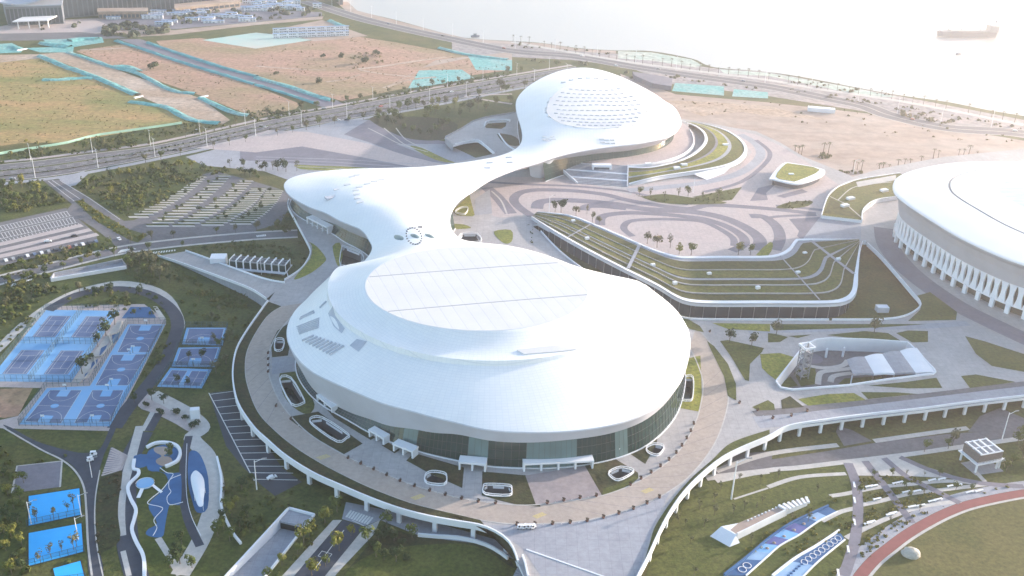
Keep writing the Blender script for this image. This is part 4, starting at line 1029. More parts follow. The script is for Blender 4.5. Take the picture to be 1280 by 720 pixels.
so = MB(); so.strip([Vector((p.x, p.y, 8.6)) for p in gin], low1); so.build('soffit', M['soffit'], ter)
MB().strip(gz0, gz1).build('glass_wall', M['glass_blue'], ter)
for p, a in along([Vector((q.x, q.y, .02)) for q in gin], 7.5, -.12): MB().box(p, .35, .35, 8.5, a).build('mullion', M['grey_mid'], ter)
MB().box(P(742, 331, 0)+Vector((0, 4, 4.5)), 5, .4, 1.4, .5).build('orange_sign', simple('orange sign', (.55, .20, .05)), ter)
for pts, lab in ((moat[1:9], 'thin white parapet of the sunken court behind the arena roof'), (moat[8:17], 'long white parapet in front of the terraced building, ending in a curve'), (moat[16:22], 'curved white parapet on slim posts right of the terraced building')):
    parapet('parapet', smooth(pts, False), lab, th=.6, h0=-1.6, h1=1.1)
MB().box(P(1102, 389, 0), 7, 4.5, 3.4, .05).build('service_box', M['white'], label='small white service box standing in the sunken court', cat='box')

# ---------------- terraces and stair at the foot of the far dome
dt = empty('dome_terrace', P(830, 205, ZD), 'curved meadow terrace with white rim and broad stair below the far dome', 'terrace')
zi = 13.0
plat = smooth(W([(690, 199), (730, 204), (786, 206.5), (820, 203.5), (850, 195), (866, 183), (868, 169), (858, 157), (842, 149)], zi), False) + W([(780, 110), (700, 110), (650, 150), (655, 185)], zi)
MB().prism(plat, ZD-.5, zi, 0, 1).build('upper_platform', [M['pave_pink'], M['white']], dt)
sb0, sb1 = W([(722, 229.5), (784, 233.5)], ZD); st0, st1 = W([(688, 199), (785, 207)], zi)
NS = 16
for i in range(NS):
    t0, t1 = i/NS, (i+1)/NS; z = ZD+(zi-ZD)*t1
    q = [sb0.lerp(st0, t0), sb1.lerp(st1, t0), sb1.lerp(st1, t1), sb0.lerp(st0, t1)]
    MB().prism(q, ZD-.2, z).build('step', M['white'] if i in (4, 9) else M['pave_mid'], dt)
wd_ = MB(); wd_.wall([Vector((p.x, p.y, p.z)) for p in (sb1, sb1.lerp(st1, .5), st1)], .7, -.5, .8); wd_.build('stair_wall', M['white'], dt)
wd_ = MB(); wd_.wall([Vector((p.x, p.y, p.z)) for p in (sb0, sb0.lerp(st0, .5), st0)], .9, -1.5, 1.0); wd_.build('stair_wall', M['white'], dt)
bx = P(752, 208, zi); MB().box((bx.x, bx.y, zi-3.4), 15, 5, 5.2, .05).build('stair_house', M['white'], dt); MB().box((bx.x, bx.y-2.6, zi-2.2), 12, .3, 2.2, .05).build('stair_house_opening', M['glass_blue'], dt)
to = smooth(W([(786, 231)], 7.4) + W([(810, 224.5), (832, 220), (880, 213), (910, 207)], 10) + W([(927, 199), (934, 188), (928, 176), (910, 164), (884, 156), (862, 152.5)], 11), False)
ti = smooth(W([(786, 208)], 12.8) + W([(812, 209), (845, 202), (866, 192), (880, 178), (879, 166), (868, 157), (852, 151)], 13), False)
nT = 60; to, ti = resn(to, nT), resn(ti, nT)
def tl(t, dz=0): return [a.lerp(b, t)+Vector((0, 0, dz)) for a, b in zip(to, ti)]
for t0, t1, m, dz in ((0, .07, 'white', .5), (.07, .36, 'roof_grass', .05), (.36, .44, 'pave_mid', .09), (.44, .68, 'lawn_bright', .06), (.68, .74, 'pave_dark', .1), (.74, .93, 'roof_grass_dark', .05), (.93, 1, 'white', .3)):
    b_ = MB(); b_.strip(tl(t0, dz), tl(t1, dz)); b_.strip(tl(t0, dz-.8), tl(t0, dz)); b_.strip(tl(t1, dz), tl(t1, dz-.8)); b_.build('terrace_rim' if m == 'white' else 'terrace_path' if 'pave' in m else 'meadow_terrace', M[m], dt)
fx = MB(); fx.strip([p-Vector((0, 0, 2.4)) for p in to], tl(0, .5)); fx.build('fascia', M['white'], dt)
rin = offset_line(to, 3.0); MB().strip([Vector((p.x, p.y, ZD)) for p in rin], [Vector((p.x, p.y, max(ZD+.1, q.z-1.4))) for p, q in zip(rin, to)]).build('recessed_wall', M['glass_blue'], dt)
b_ = MB(); b_.add([p-Vector((0, 0, 2.4)) for p in to]+[Vector((p.x, p.y, q.z-2.4)) for p, q in zip(rin, to)], [(i, nT+i, nT+i+1, i+1) for i in range(nT-1)]); b_.build('soffit', M['soffit'], dt)
wp = P(893, 210, ZD); wpt = [P(872, 216.5, 9.3), P(912, 208.5, 9.6), P(890, 232, ZD)]
w1, w2, w3, w4 = P(868, 218, 9.2), P(915, 207, 9.6), P(905, 217, ZD), P(884, 225, ZD)
MB().add([w1, w2, w3, w4, w1+Vector((0, 1.5, 0)), w2+Vector((0, 1.5, 0)), w3+Vector((0, 1.5, 0)), w4+Vector((0, 1.5, 0))], [(0, 3, 2, 1), (4, 5, 6, 7), (0, 4, 7, 3), (1, 2, 6, 5), (0, 1, 5, 4), (3, 7, 6, 2)]).build('wedge_support', M['white'], dt)
for x, y in ((810, 206), (855, 207), (846, 211), (907, 182)): MB().box(P(x, y, 11.5), 5, 3, 1.6, .3).build('roof_hatch', M['white_trim'], dt)
ramp_o = smooth(W([(786, 207.5), (815, 205), (845, 197), (862, 187), (867, 175), (862, 162)], zi), False); MB().wall(ramp_o, .5, -1.2, .9).build('rim_parapet', M['white'], dt)

# ---------------- sunken gardens west of the dome
parapet('parapet', smooth(W([(618, 192), (605, 181), (597, 176), (580, 178), (566, 182)], ZD), False), 'low curved white parapet of the sunken garden left of the far dome', h0=-1.4, h1=1, th=.6)
parapet('parapet', W([(566, 182), (556, 172), (577, 161), (591, 152), (607, 147), (643, 141)], ZD), 'pale parapet along the avenue side of the far dome deck', h0=-4.5, h1=1, th=.6, m='pave_mid')
flat('planting_bed', smooth(W(q45(560, 70, '275,440 330,440 380,455 415,500 330,500'), D3), True, 2), M['lawn_dark'])
for s, lab in (('205,400 225,368 340,362 345,375', 'short white wall behind the small sunken garden near the dome'), ('285,440 330,500 390,540', 'white curved wall beside the dome entrance path')):
    parapet('low_wall', smooth(W(q45(560, 70, s), ZD), False), lab, h0=-.2, h1=1.2, th=.8, cat='wall')

# ---------------- light wells: white double railing around each opening
def well_rail(w_, label):
    c = sum(w_, Vector())/len(w_); e = empty('light_well', Vector((c.x, c.y, ZD)), label, 'light well', 'light wells in the deck round the halls')
    L = smooth([c+(p-c)*1.06 for p in w_], True, 3)
    MB().wall(L, .5, -.2, .35, closed=True).build('kerb', M['white'], e)
    MB().wall(L, .28, 1.0, 1.28, closed=True).build('top_rail', M['white_trim'], e)
    for p, a in along(L+[L[0]], 2.6): MB().box((p.x, p.y, ZD+.3), .12, .12, .75, a).build('post', M['white_trim'], e)
    MB().wall(smooth([c+(p-c)*.99 for p in w_], True, 3), .3, -5.5, 0, closed=True).build('shaft_wall', M['grey_dark'], e)  # shaft painted dark to stand for the shade down the well
    MB().prism(smooth([c+(p-c)*.98 for p in w_], True, 3), 1.0, 1.6).build('well_floor', M['glass'], e)  # dark floor, the depth shade is put into its colour
wl_lab = ['light well nearest the west ring road beside the narrow arena beds', 'long light well in the lawn left of the arena', 'long white-railed light well at the lower left of the arena', 'small light well between the stair portal and ring road below the arena', 'light well in the dark bed left of the wide arena entrance', 'light well right of the wide arena entrance', 'smallest round light well on the lower right of the arena', 'upright light well in the bright lawn right of the arena',
          'big four-sided light well in the neck between arena and wing', 'small light well under the bridge in the bright wedge lawn', 'broad light well behind the arena plateau']
for w_, l_ in zip(wells, wl_lab): well_rail(w_, l_)

# ---------------- kiosk with a grass roof
def q106(s): return [(950+float(a.split(',')[0])/10.59, 190+float(a.split(',')[1])/10.59) for a in s.split()]
kio = empty('kiosk', P(995, 235, ZD), 'small pavilion with white-rimmed grass roof on the plaza by the sand lot', 'pavilion')
ko = smooth(W(q106('130,340 290,155 440,148 800,215 862,262 790,330 560,410 420,412 170,355'), 12.5), True, 3)
ki = smooth(W(q106('210,330 330,168 430,160 790,235 500,378 400,382'), 12.5), True, 3)
MB().prism(ko, 11.3, 12.5).build('roof_slab', M['white'], kio); MB().prism(ki, 12.4, 12.75).build('grass_roof', M['lawn_bright'], kio)
cK = sum(ko, Vector())/len(ko)
MB().prism([cK+(p-cK)*.86 for p in ko], ZD, 11.3).build('glass_wall', M['glass_blue'], kio)
MB().box(P(989, 218, 12.75), 4, 2.2, .8, .1).build('roof_hatch', M['white_trim'], kio)

# ---------------- terrace beside the stadium
sto = W(px('13', '268,356 300,262 350,215 440,180 560,160 660,145'), 9.5); sti = W(px('13', '470,380 478,325 540,280 660,262 700,250 740,200'), 9.5)
se = empty('stadium_terrace', P(1080, 250, ZD), 'green roofed terrace with white edges between kiosk and stadium', 'terrace')
MB().prism(sto+sti[::-1], ZD, 9.4, 0, 1).build('roof_body', [M['roof_grass'], M['white']], se)
MB().wall(smooth(sto, False), .7, -2.4, .5).build('roof_rim', M['white'], se); MB().wall(smooth(sti, False), .7, -2.4, .5).build('roof_rim', M['white'], se)
path('kerb', W(px('13', '310,262 390,300 470,370'), 9.55), 1.0, M['pave_white'], parent=se)
path('kerb', smooth(W(px('13', '350,280 420,220 520,200 620,190'), 9.55), False), .9, M['pave_white'], parent=se)
flat('meadow_terrace', W(px('13', '280,345 315,270 460,368'), 9.5), M['roof_grass_dark'], parent=se)
flat('roof_path', W(px('13', '440,190 640,155 640,180 450,215'), 9.5), M['pave_white'], parent=se)
for x, y in ((1063, 249), (1105, 239), (1056, 258)): MB().box(P(x, y, 9.5), 6, 3.5, 1.6, .5).build('roof_hatch', M['white_trim'], se)

# ---------------- stadium at the right edge
sta = empty('stadium', (414, 637, ZD), 'huge round white stadium with fin arcade cut by the right picture edge', 'stadium')
SC = Vector((414, 637, 0)); SZ = 42.0
near_px = [(1280, 331), (1245, 318), (1210, 302), (1185, 288.5), (1160, 272.5), (1142, 261), (1130, 252.5), (1119, 243), (1115.5, 233), (1119, 223.5), (1128, 217.5), (1140, 213), (1158, 208.5), (1180, 204.5), (1210, 202), (1245, 201.5), (1280, 202)]
rp = [P(x, y, SZ) for x, y in near_px]; a0 = math.atan2(rp[0].y-SC.y, rp[0].x-SC.x); a1 = math.atan2(rp[-1].y-SC.y, rp[-1].x-SC.x)
r0 = (rp[0]-SC).xy.length; r1 = (rp[-1]-SC).xy.length
ext = []
if a0 > 0: a0 -= 2*math.pi
n_e = 22
for i in range(1, n_e):      # unseen eastern half
    t = i/n_e; a = a1+(a0-a1)*t; r = r1+(r0-r1)*t; ext.append(Vector((SC.x+r*math.cos(a), SC.y+r*math.sin(a), SZ)))
rim = smooth(rp+ext, True, 4)
if area2(rim) > 0: pass
else: rim.reverse()
for _ in range(3): rim = [(rim[i-1]+rim[i]*2+rim[(i+1) % len(rim)])/4 for i in range(len(rim))]
def sr(k, z): return [Vector((SC.x+(p.x-SC.x)*k, SC.y+(p.y-SC.y)*k, z)) for p in rim]
b_ = MB(); prof = [(1.0, 41.3), (.999, 41.9), (.99, 42.2), (.92, 43.4), (.85, 44.4), (.78, 45.2)]
for (k0, z0), (k1, z1) in zip(prof, prof[1:]): b_.strip(sr(k0, z0), sr(k1, z1), 0, True, True)
b_.build('outer_roof', M['shell'], sta); 
b_ = MB(); b_.strip(sr(.78, 45.2), sr(.779, 44.5), 0, False, True); b_.strip(sr(.779, 44.5), sr(.772, 44.5), 0, False, True); b_.strip(sr(.772, 44.5), sr(.771, 45.3), 0, False, True); b_.build('roof_groove', M['grey_mid'], sta)
b_ = MB(); prof = [(.771, 45.3), (.70, 46.0), (.62, 46.4), (.585, 46.2), (.58, 45.5)]
for (k0, z0), (k1, z1) in zip(prof, prof[1:]): b_.strip(sr(k0, z0), sr(k1, z1), 0, True, True)
b_.build('inner_roof', M['shell'], sta)
b_ = MB(); prof = [(.58, 45.5), (.45, 46.2), (.3, 46.8), (.15, 47.0), (.02, 47.1)]
for (k0, z0), (k1, z1) in zip(prof, prof[1:]): b_.strip(sr(k0, z0), sr(k1, z1), 0, True, True)
b_.build('membrane_roof', mat('pleated membrane', (.36, .43, .54), (.47, .53, .62), .25, .5, stretch=(.25, 1.3, 1)), sta)
b_ = MB(); prof = [(1.0, 41.3), (.997, 40.2), (.982, 38), (.968, 33), (.957, 25.5)]
for (k0, z0), (k1, z1) in zip(prof, prof[1:]): b_.strip(sr(k1, z1), sr(k0, z0), 0, True, True)
b_.build('fascia', M['soffit_shaded'], sta)
MB().strip(sr(.936, ZD-.2), sr(.936, 25.6), 0, False, True).build('glass_wall', M['glass'], sta)
fins = along(sr(.955, 25.5)+[sr(.955, 25.5)[0]], 5.0)
for i, (p, a) in enumerate(fins):
    if p.x > 420: continue                                    # the unseen far side
    tg = Vector((math.cos(a), math.sin(a), 0)); nr = Vector((tg.y, -tg.x, 0)); pr = []
    for k in range(9):
        u = k/8; hw = 2.5*(1-.46*math.sin(math.pi*min(1, u*1.02))**.8); z = 25.5-12.8*u; q = p-nr*(.25*math.sin(math.pi*u)); pr.append((Vector((q.x, q.y, z)), hw))
    f_ = MB(); L0 = [c-tg*h+nr*.35 for c, h in pr]; R0 = [c+tg*h+nr*.35 for c, h in pr]; L1 = [c-tg*h-nr*.9 for c, h in pr]; R1 = [c+tg*h-nr*.9 for c, h in pr]
    f_.strip(R0, L0); f_.strip(L0, L1); f_.strip(R1, R0); f_.strip(L1, R1); f_.build('fin', M['white'], sta)
    if i % 2 == 0: MB().box((p.x, p.y, ZD), 2.6, 1.8, 5.8, a).build('column', M['white'], sta)
MB().strip(sr(.958, 12.2), sr(.958, 13.0), 0, False, True).strip(sr(.94, 12.2), sr(.958, 12.2), 0, False, True).build('ring_beam', M['white'], sta)
stair_hatch = P(1060, 268, ZD)

# ---------------- sunken court with lattice tower and wavy canopy
flat('sunken_floor', [p-Vector((0, 0, ZD-.05)) for p in sunk], M['asphalt'], z=.05)
for s_q in ('130,425 180,382 235,392 246,478 165,492', '58,482 112,442 150,488 92,500', '350,482 382,452 560,440 600,455 400,478'):
    flat('planting_bed', W(px('23', s_q), .3), M['lawn'])
flat('planting_bed', smooth(W(px('23', '215,330 260,340 275,365 240,380 205,375'), .3), True, 3), M['pave_dark'])
for s_q in ('190,385 280,400 370,388 400,362', '250,482 262,425 330,412 420,402', '312,470 330,440 420,425'):
    path('path', smooth(W(px('23', s_q), .3), False), 3.2, M['pave_white'])
MB().wall(resample(sunk+[sunk[0]], 3), .8, -7, .9).build('court_wall', M['white'], label='white parapet ring around the sunken court with the lattice tower', cat='parapet')
tw_ = empty('lattice_tower', P(1002, 472, 0), 'slim open lattice stair tower with white crown at the sunken court', 'tower')
tb = P(1002, 472, 0); Hh = 19.0; s_ = 2.3; ra_ = .35
def rot(x, y): return Vector((x*math.cos(ra_)-y*math.sin(ra_), x*math.sin(ra_)+y*math.cos(ra_), 0))
for x, y in ((-1, -1), (1, -1), (1, 1), (-1, 1)): c_ = tb+rot(x*s_, y*s_); MB().box(c_, .4, .4, Hh, ra_).build('post', M['grey_mid'], tw_)
for k in range(1, 10):
    z = k*Hh/10; b_ = MB()
    for (x0, y0, x1, y1) in ((-1, -1, 1, -1), (1, -1, 1, 1), (1, 1, -1, 1), (-1, 1, -1, -1)): b_.tube(tb+rot(x0*s_, y0*s_)+Vector((0, 0, z)), tb+rot(x1*s_, y1*s_)+Vector((0, 0, z)), .16, .16, 4)
    b_.build('landing_rail', M['grey_mid'], tw_)
for k in range(9):
    z = k*Hh/10; sgn = 1 if k % 2 else -1; b_ = MB()
    b_.add([tb+rot(-.8*s_*sgn, -.7*s_)+Vector((0, 0, z)), tb+rot(-.8*s_*sgn, .7*s_)+Vector((0, 0, z)), tb+rot(.8*s_*sgn, .7*s_)+Vector((0, 0, z+Hh/10)), tb+rot(.8*s_*sgn, -.7*s_)+Vector((0, 0, z+Hh/10))], [(0, 1, 2, 3)]); b_.build('stair_flight', M['pave_mid'], tw_)
crown = MB(); c4 = [tb+rot(x*(s_+.6), y*(s_+.6))+Vector((0, 0, Hh)) for x, y in ((-1, -1), (1, -1), (1, 1), (-1, 1))]; crown.wall(c4, .9, -.6, .5, closed=True); crown.build('crown', M['white'], tw_)
can = empty('wavy_canopy', P(1110, 465, 0), 'pale wavy canopy of four bays roofing the sunken court', 'canopy')
cf0, cf1 = PT('23', 425, 430, 7.4), PT('23', 842, 422, 7.4); cb0, cb1 = PT('23', 392, 358, 7.8), PT('23', 745, 300, 7.8)
for k in range(4):
    b_ = MB(); n = 8; F, Bk = [], []
    for i in range(n+1):
        u = (k+i/n)/4; v = i/n; hh = .75*math.sin(math.pi*v)
        F.append(cf0.lerp(cf1, u)+Vector((0, 0, hh*.6))); Bk.append(cb0.lerp(cb1, u)+Vector((0, 0, hh)))
    b_.strip(F, Bk, 0, True); b_.strip([p-Vector((0, 0, 1.2)) for p in F], F); b_.build('canopy_bay', M['white'] if k % 2 else M['pave_mid'], can)
    for t in (0, 1):
        q = cf0.lerp(cf1, (k+t)/4); MB().box((q.x, q.y+.5, .3), .5, .5, q.z-1.4).build('post', M['white'], can)
for x, y in ((1032, 447), (1053, 446)): 
    MB().box(P(x, y, 0), 1, 1, ZD-1.3).build('court_column', M['white'], label='slim white column inside the sunken court' if x == 1032 else 'slim white column beside the canopy in the sunken court', cat='column')

# ================================================================== THINGS ON THE LOWER GROUND
def inst(name, parts, loc, rz=0.0, sc=1.0, label=None, cat=None, group=None):
    """one countable thing: an Empty with its parts; mesh data shared between alike things. parts = [(name, mesh, [(sub, mesh)])]"""
    e = bpy.data.objects.new(name, None); COL.objects.link(e); e.location = loc; e.rotation_euler = (0, 0, rz)
    e.scale = sc if isinstance(sc, tuple) else (sc, sc, sc); tag(e, label, cat, group)
    for p in parts:
        o = bpy.data.objects.new(p[0], p[1]); COL.objects.link(o); o.parent = e
        for sname, sm in (p[2] if len(p) > 2 else ()):
            q = bpy.data.objects.new(sname, sm); COL.objects.link(q); q.parent = o
    return e

def mat_mesh():
    m, t, b = nodes_of('wire mesh'); N, L = t.nodes, t.links
    b.inputs['Base Color'].default_value = (.05, .09, .11, 1); b.inputs['Roughness'].default_value = .7
    tr = N.new('ShaderNodeBsdfTransparent'); mx = N.new('ShaderNodeMixShader'); mx.inputs[0].default_value = .22
    L.new(tr.outputs[0], mx.inputs[1]); L.new(b.outputs[0], mx.inputs[2]); L.new(mx.outputs[0], t.nodes['Material Output'].inputs['Surface']); return m
M['mesh'] = mat_mesh()
def fence(pts, label, h=4.0, closed=False, group=None, step=3.0):
    pts = [Vector((p.x, p.y, 0)) for p in pts]; c = pts[0]
    e = empty('mesh_fence', c, label, 'fence', group)
    L = pts+[pts[0]] if closed else pts
    fr = []
    for a, b in zip(L, L[1:]):
        n = max(1, round((b-a).length/step))
        for i in range(n): fr.append(a.lerp(b, i/n))
    fr.append(L[-1])
    up_ = Vector((0, 0, h))
    for p in fr: MB().box(p, .12, .12, h).build('post', M['fence'], e)
    for a, b in zip(L, L[1:]):
        MB().quad(a+Vector((0, 0, .1)), b+Vector((0, 0, .1)), b+up_, a+up_).build('mesh_panel', M['mesh'], e)
        for z in (h, h*.5): MB().tube(a+Vector((0, 0, z)), b+Vector((0, 0, z)), .06, .06, 4).build('rail', M['fence'], e)
    return e

# ---------------- tennis
ta = Vector((math.cos(.0527), math.sin(.0527), 0)); tbv = Vector((-math.sin(.0527), math.cos(.0527), 0)); to0 = Vector((-254.17, 443.06, 0)); TSX, TSY = 20.387, 39.296
def line_seg(mb, a, b, wd, z):
    d = b-a; nn = Vector((-d.y, d.x, 0)).normalized()*wd/2; u = Vector((0, 0, z)); mb.quad(a-nn+u, b-nn+u, b+nn+u, a+nn+u)
paveblock = W(px('20', '225,92 720,80 830,160 830,180 555,715 -40,700 -20,665 90,640 210,500 -60,495 -60,470'), Z1)
flat('plaza', paveblock, M['pave_pink'])
flat('lawn', W(px('20', '-60,505 165,500 90,640 20,650 -60,640'), Z2), M['field'])
tl_ = {(0, 1): 'tennis court at the back left of the fenced block of four', (1, 1): 'tennis court at the back right of the fenced block of four', (0, 0): 'front left tennis court cut by the picture edge', (1, 0): 'front right tennis court beside the planter strip'}
for (i, j), lab in tl_.items():
    o = to0+ta*(TSX*i)+tbv*(TSY*j); e = empty('tennis_court', o, lab, 'tennis court', 'tennis courts')
    c0 = o-ta*4.7-tbv*7.76; q = [c0, c0+ta*TSX, c0+ta*TSX+tbv*TSY, c0+tbv*TSY]
    MB().prism(q, None, .075+.004*(i+2*j)).build('surround', M['blue'], e)
    m_ = .5; q = [o-ta*m_-tbv*m_, o+ta*(10.97+m_)-tbv*m_, o+ta*(10.97+m_)+tbv*(23.77+m_), o-ta*m_+tbv*(23.77+m_)]
    MB().prism(q, None, .11).build('playing_surface', M['purple'], e)
    ln = MB(); g_ = lambda x, y: o+ta*x+tbv*y
    for x in (0, 1.37, 9.6, 10.97): line_seg(ln, g_(x, 0), g_(x, 23.77), .16, .135)
    for y in (0, 5.48, 18.29, 23.77): line_seg(ln, g_(0 if y in (0, 23.77) else 1.37, y), g_(10.97 if y in (0, 23.77) else 9.6, y), .16, .14)
    line_seg(ln, g_(5.485, 5.48), g_(5.485, 18.29), .16, .138); ln.build('court_lines', M['paint'], e)
    nt_ = MB(); a, b = g_(-.9, 11.885), g_(11.87, 11.885); nt_.quad(a+Vector((0, 0, .15)), b+Vector((0, 0, .15)), b+Vector((0, 0, 1)), a+Vector((0, 0, 1))); n_o = nt_.build('net', M['mesh'], e)
    for p in (a, b): MB().tube(p, p+Vector((0, 0, 1.1)), .07, .07, 6).build('net_post', M['fence'], e)
c0 = to0-ta*4.7-tbv*7.76
fc = [c0, c0+ta*(2*TSX), c0+ta*(2*TSX)+tbv*(2*TSY), c0+tbv*(2*TSY)]
fence(fc, 'dark mesh fence around the block of four tennis courts', closed=True)
fence([c0+ta*TSX, c0+ta*TSX+tbv*(2*TSY)], 'mesh fence running lengthwise between the tennis courts'); fence([c0+tbv*TSY, c0+ta*(2*TSX)+tbv*TSY], 'mesh fence running crosswise between the tennis courts')

# ---------------- basketball
def bmap(q): return lambda u, v: q[0].lerp(q[1], u).lerp(q[3].lerp(q[2], u), v)
hoop_m = None
def hoop_parts():
    a = MB().tube((0, 0, 0), (0, 0, 3.0), .14, .11, 8).tube((0, 0, 3.0), (0, 1.3, 3.3), .1, .08, 6).mesh('hoop_post', M['fence'])
    b = MB().box((0, 1.32, 2.9), 1.8, .08, 1.05).mesh('backboard', M['white_trim'])
    r = MB()
    for k in range(10):
        t0, t1 = 2*math.pi*k/10, 2*math.pi*(k+1)/10; r.tube((.23*math.cos(t0), 1.6+.23*math.sin(t0), 3.05), (.23*math.cos(t1), 1.6+.23*math.sin(t1), 3.05), .03, .03, 4)
    return [('post', a), ('backboard', b, [('rim', r.mesh('rim', M['rust']))])]
HOOP = hoop_parts()
def basket(q, label, z, hl, half=False):
    """q: near-left, near-right, far-right, far-left corners"""
    f_ = bmap(q); c = f_(.5, .5); e = empty('basketball_court', Vector((c.x, c.y, 0)), label, 'court', 'basketball courts')
    up_ = lambda p, dz: Vector((p.x, p.y, z+dz))
    MB().prism([up_(p, 0) for p in q], None, z).build('playing_surface', M['purple'], e)
    ends = (0, 1)
    for v0, s in ((0, 1), (1, -1)):
        if half and v0 == 1: continue
        L = .42 if half else .205
        MB().prism([f_(.335, v0), f_(.665, v0), f_(.665, v0+s*L), f_(.335, v0+s*L)], None, z+.02).build('key', M['blue'], e)
    ln = MB(); sg = lambda u0, v0, u1, v1: line_seg(ln, up_(f_(u0, v0), 0), up_(f_(u1, v1), 0), .16, .035)
    sg(0, 0, 1, 0); sg(0, 1, 1, 1); sg(0, 0, 0, 1); sg(1, 0, 1, 1)
    if not half: sg(0, .5, 1, .5)
    for v0, s in ((0, 1), (1, -1)):
        if half and v0 == 1: continue
        k_ = .55 if half else .29
        arc = [(.5-.45*math.cos(math.pi*i/14), v0+s*(.06+k_*math.sin(math.pi*i/14))) for i in range(15)]
        for (a, b), (c_, d) in zip(arc, arc[1:]): sg(a, b, c_, d)
    ln.build('court_lines', M['paint'], e)
    if not half:
        MB().prism([f_(.5+.12*math.cos(2*math.pi*i/20), .5+.064*math.sin(2*math.pi*i/20)) for i in range(20)], None, z+.025).build('centre_circle', M['blue'], e)
    d = (f_(.5, 1)-f_(.5, 0)); rz = math.atan2(d.y, d.x)-math.pi/2
    for v0, r_ in ((0, 0), (1, math.pi)):
        if half and v0 == 1: continue
        p = f_(.5, v0)-d.normalized()*(.8 if v0 == 0 else -.8)
        inst('basketball_hoop', HOOP, Vector((p.x, p.y, .1)), rz+r_, 1, 'basketball hoop at the %s end of the %s' % ('near' if v0 == 0 else 'far', hl), 'hoop', 'basketball hoops')
flat('court_surround', W(px('20', '640,182 825,182 690,440 548,692 95,682 235,500 450,490'), Z3), M['blue'])
for s, lab, hl in (('125,668 305,678 408,512 250,512', 'front left basketball court with blue keys and centre spot', 'front left court'), ('372,676 555,668 618,512 462,512', 'front right basketball court below the long court', 'front right court'), ('478,488 640,488 738,332 560,336', 'middle basketball court of the long fenced strip', 'middle court'), ('588,322 745,322 815,188 650,188', 'uppermost basketball court, sunlit, behind the hedge path', 'uppermost court')):
    basket(W(px('20', s), 0), lab, Z4, hl)
fence(W(px('20', '95,690 550,695 690,445 830,180 640,178 450,488 235,496'), 0), 'dark mesh fence around the basketball courts', closed=True)
for s, lab, hl in (('925,277 1100,282 1120,205 945,205', 'topmost of the three small fenced half courts', 'topmost half court'), ('875,387 1062,388 1090,302 905,305', 'middle one of the three small fenced half courts', 'middle half court')):
    q = W(px('20', s), 0); c = sum(q, Vector())/4; flat('court_surround', [c+(p-c)*1.16 for p in q], M['blue'], Z3); basket(q, lab, Z4, hl, True)
    fence([c+(p-c)*1.2 for p in q], 'mesh fence around the %s' % hl, 3.5, True)
q = W(px('20', '800,490 1000,497 1045,412 860,405'), 0); c = sum(q, Vector())/4
flat('court_surround', [c+(p-c)*1.12 for p in q], M['blue'], Z3); f_ = bmap(q)
fence([c+(p-c)*1.16 for p in q], 'mesh fence around the twin badminton courts', 3.5, True)
for u0, lab in ((.02, 'left badminton court of the lowest small block'), (.56, 'right badminton court of the lowest small block')):
    e = empty('badminton_court', f_(u0+.2, .5), lab, 'court')
    MB().prism([f_(u0, .08), f_(u0+.42, .08), f_(u0+.42, .92), f_(u0, .92)], None, Z4).build('playing_surface', M['purple'], e)
    ln = MB()
    for u in (0, .42, .21): line_seg(ln, f_(u0+u, .08), f_(u0+u, .92), .14, Z4+.02)
    for v in (.08, .5, .92): line_seg(ln, f_(u0, v), f_(u0+.42, v), .14, Z4+.022)
    ln.build('court_lines', M['paint'], e)
flat('play_patch', W(px('20', '652,95 748,95 782,150 608,152'), Z3), M['blue_deep'])
flat('path', W(px('20', '765,92 785,92 830,155 800,155'), Z3), M['pave_white'])
# saw-tooth planter walls between tennis and basketball
sw_ = px('20', '610,165 590,205 600,222 540,255 555,272 475,300 540,330 500,350 455,345 500,385 440,420 400,420 440,455 400,480'); 
MB().wall(W(px('20', '612,170 590,225 545,240 560,280 505,345 470,350 480,385 430,450 395,478'), 0), .7, 0, .9).build('planter_wall', M['pave_white'], label='zigzag pale planter wall between tennis and basketball courts', cat='wall')
for i, s in enumerate(('560,235 600,215 590,260 565,280', '505,300 535,285 520,330 495,345', '460,372 490,355 480,400 450,415', '425,430 450,415 440,440 415,470')):
    flat('planting_bed', W(px('20', s), Z3), M['blue_deep'])
flat('path', W(px('20', '360,468 385,440 590,160 620,165 470,370 395,478'), Z2), M['pave_white'])
# ---------------- bright blue courts at the lower left edge
for s, lab in (('140,320 400,280 410,415 140,472', 'upper bright blue fenced court at the lower left edge'), ('140,505 410,455 420,600 140,674', 'middle bright blue fenced court at the lower left edge'), ('262,682 405,642 430,740 280,760', 'bright blue court cut by the bottom left picture edge')):
    q = W(px('30', s), 0); e = empty('blue_court', Vector((q[0].x, q[0].y, 0)), lab, 'court', 'bright blue courts')
    MB().prism(q, None, Z3).build('playing_surface', M['blue_bright'], e)
    c = sum(q, Vector())/4; ln = MB(); qq = [c+(p-c)*1.0 for p in q]
    for a, b in zip(qq, qq[1:]+qq[:1]): line_seg(ln, a, b, .5, Z4)
    ln.build('edge_strip', M['lawn_dark'], e)
    fence([c+(q[3]-c)*1.03, c+(q[2]-c)*1.03], 'mesh fence on the near side of the %s' % lab.split(' at ')[0].split(' cut ')[0], 3.5)

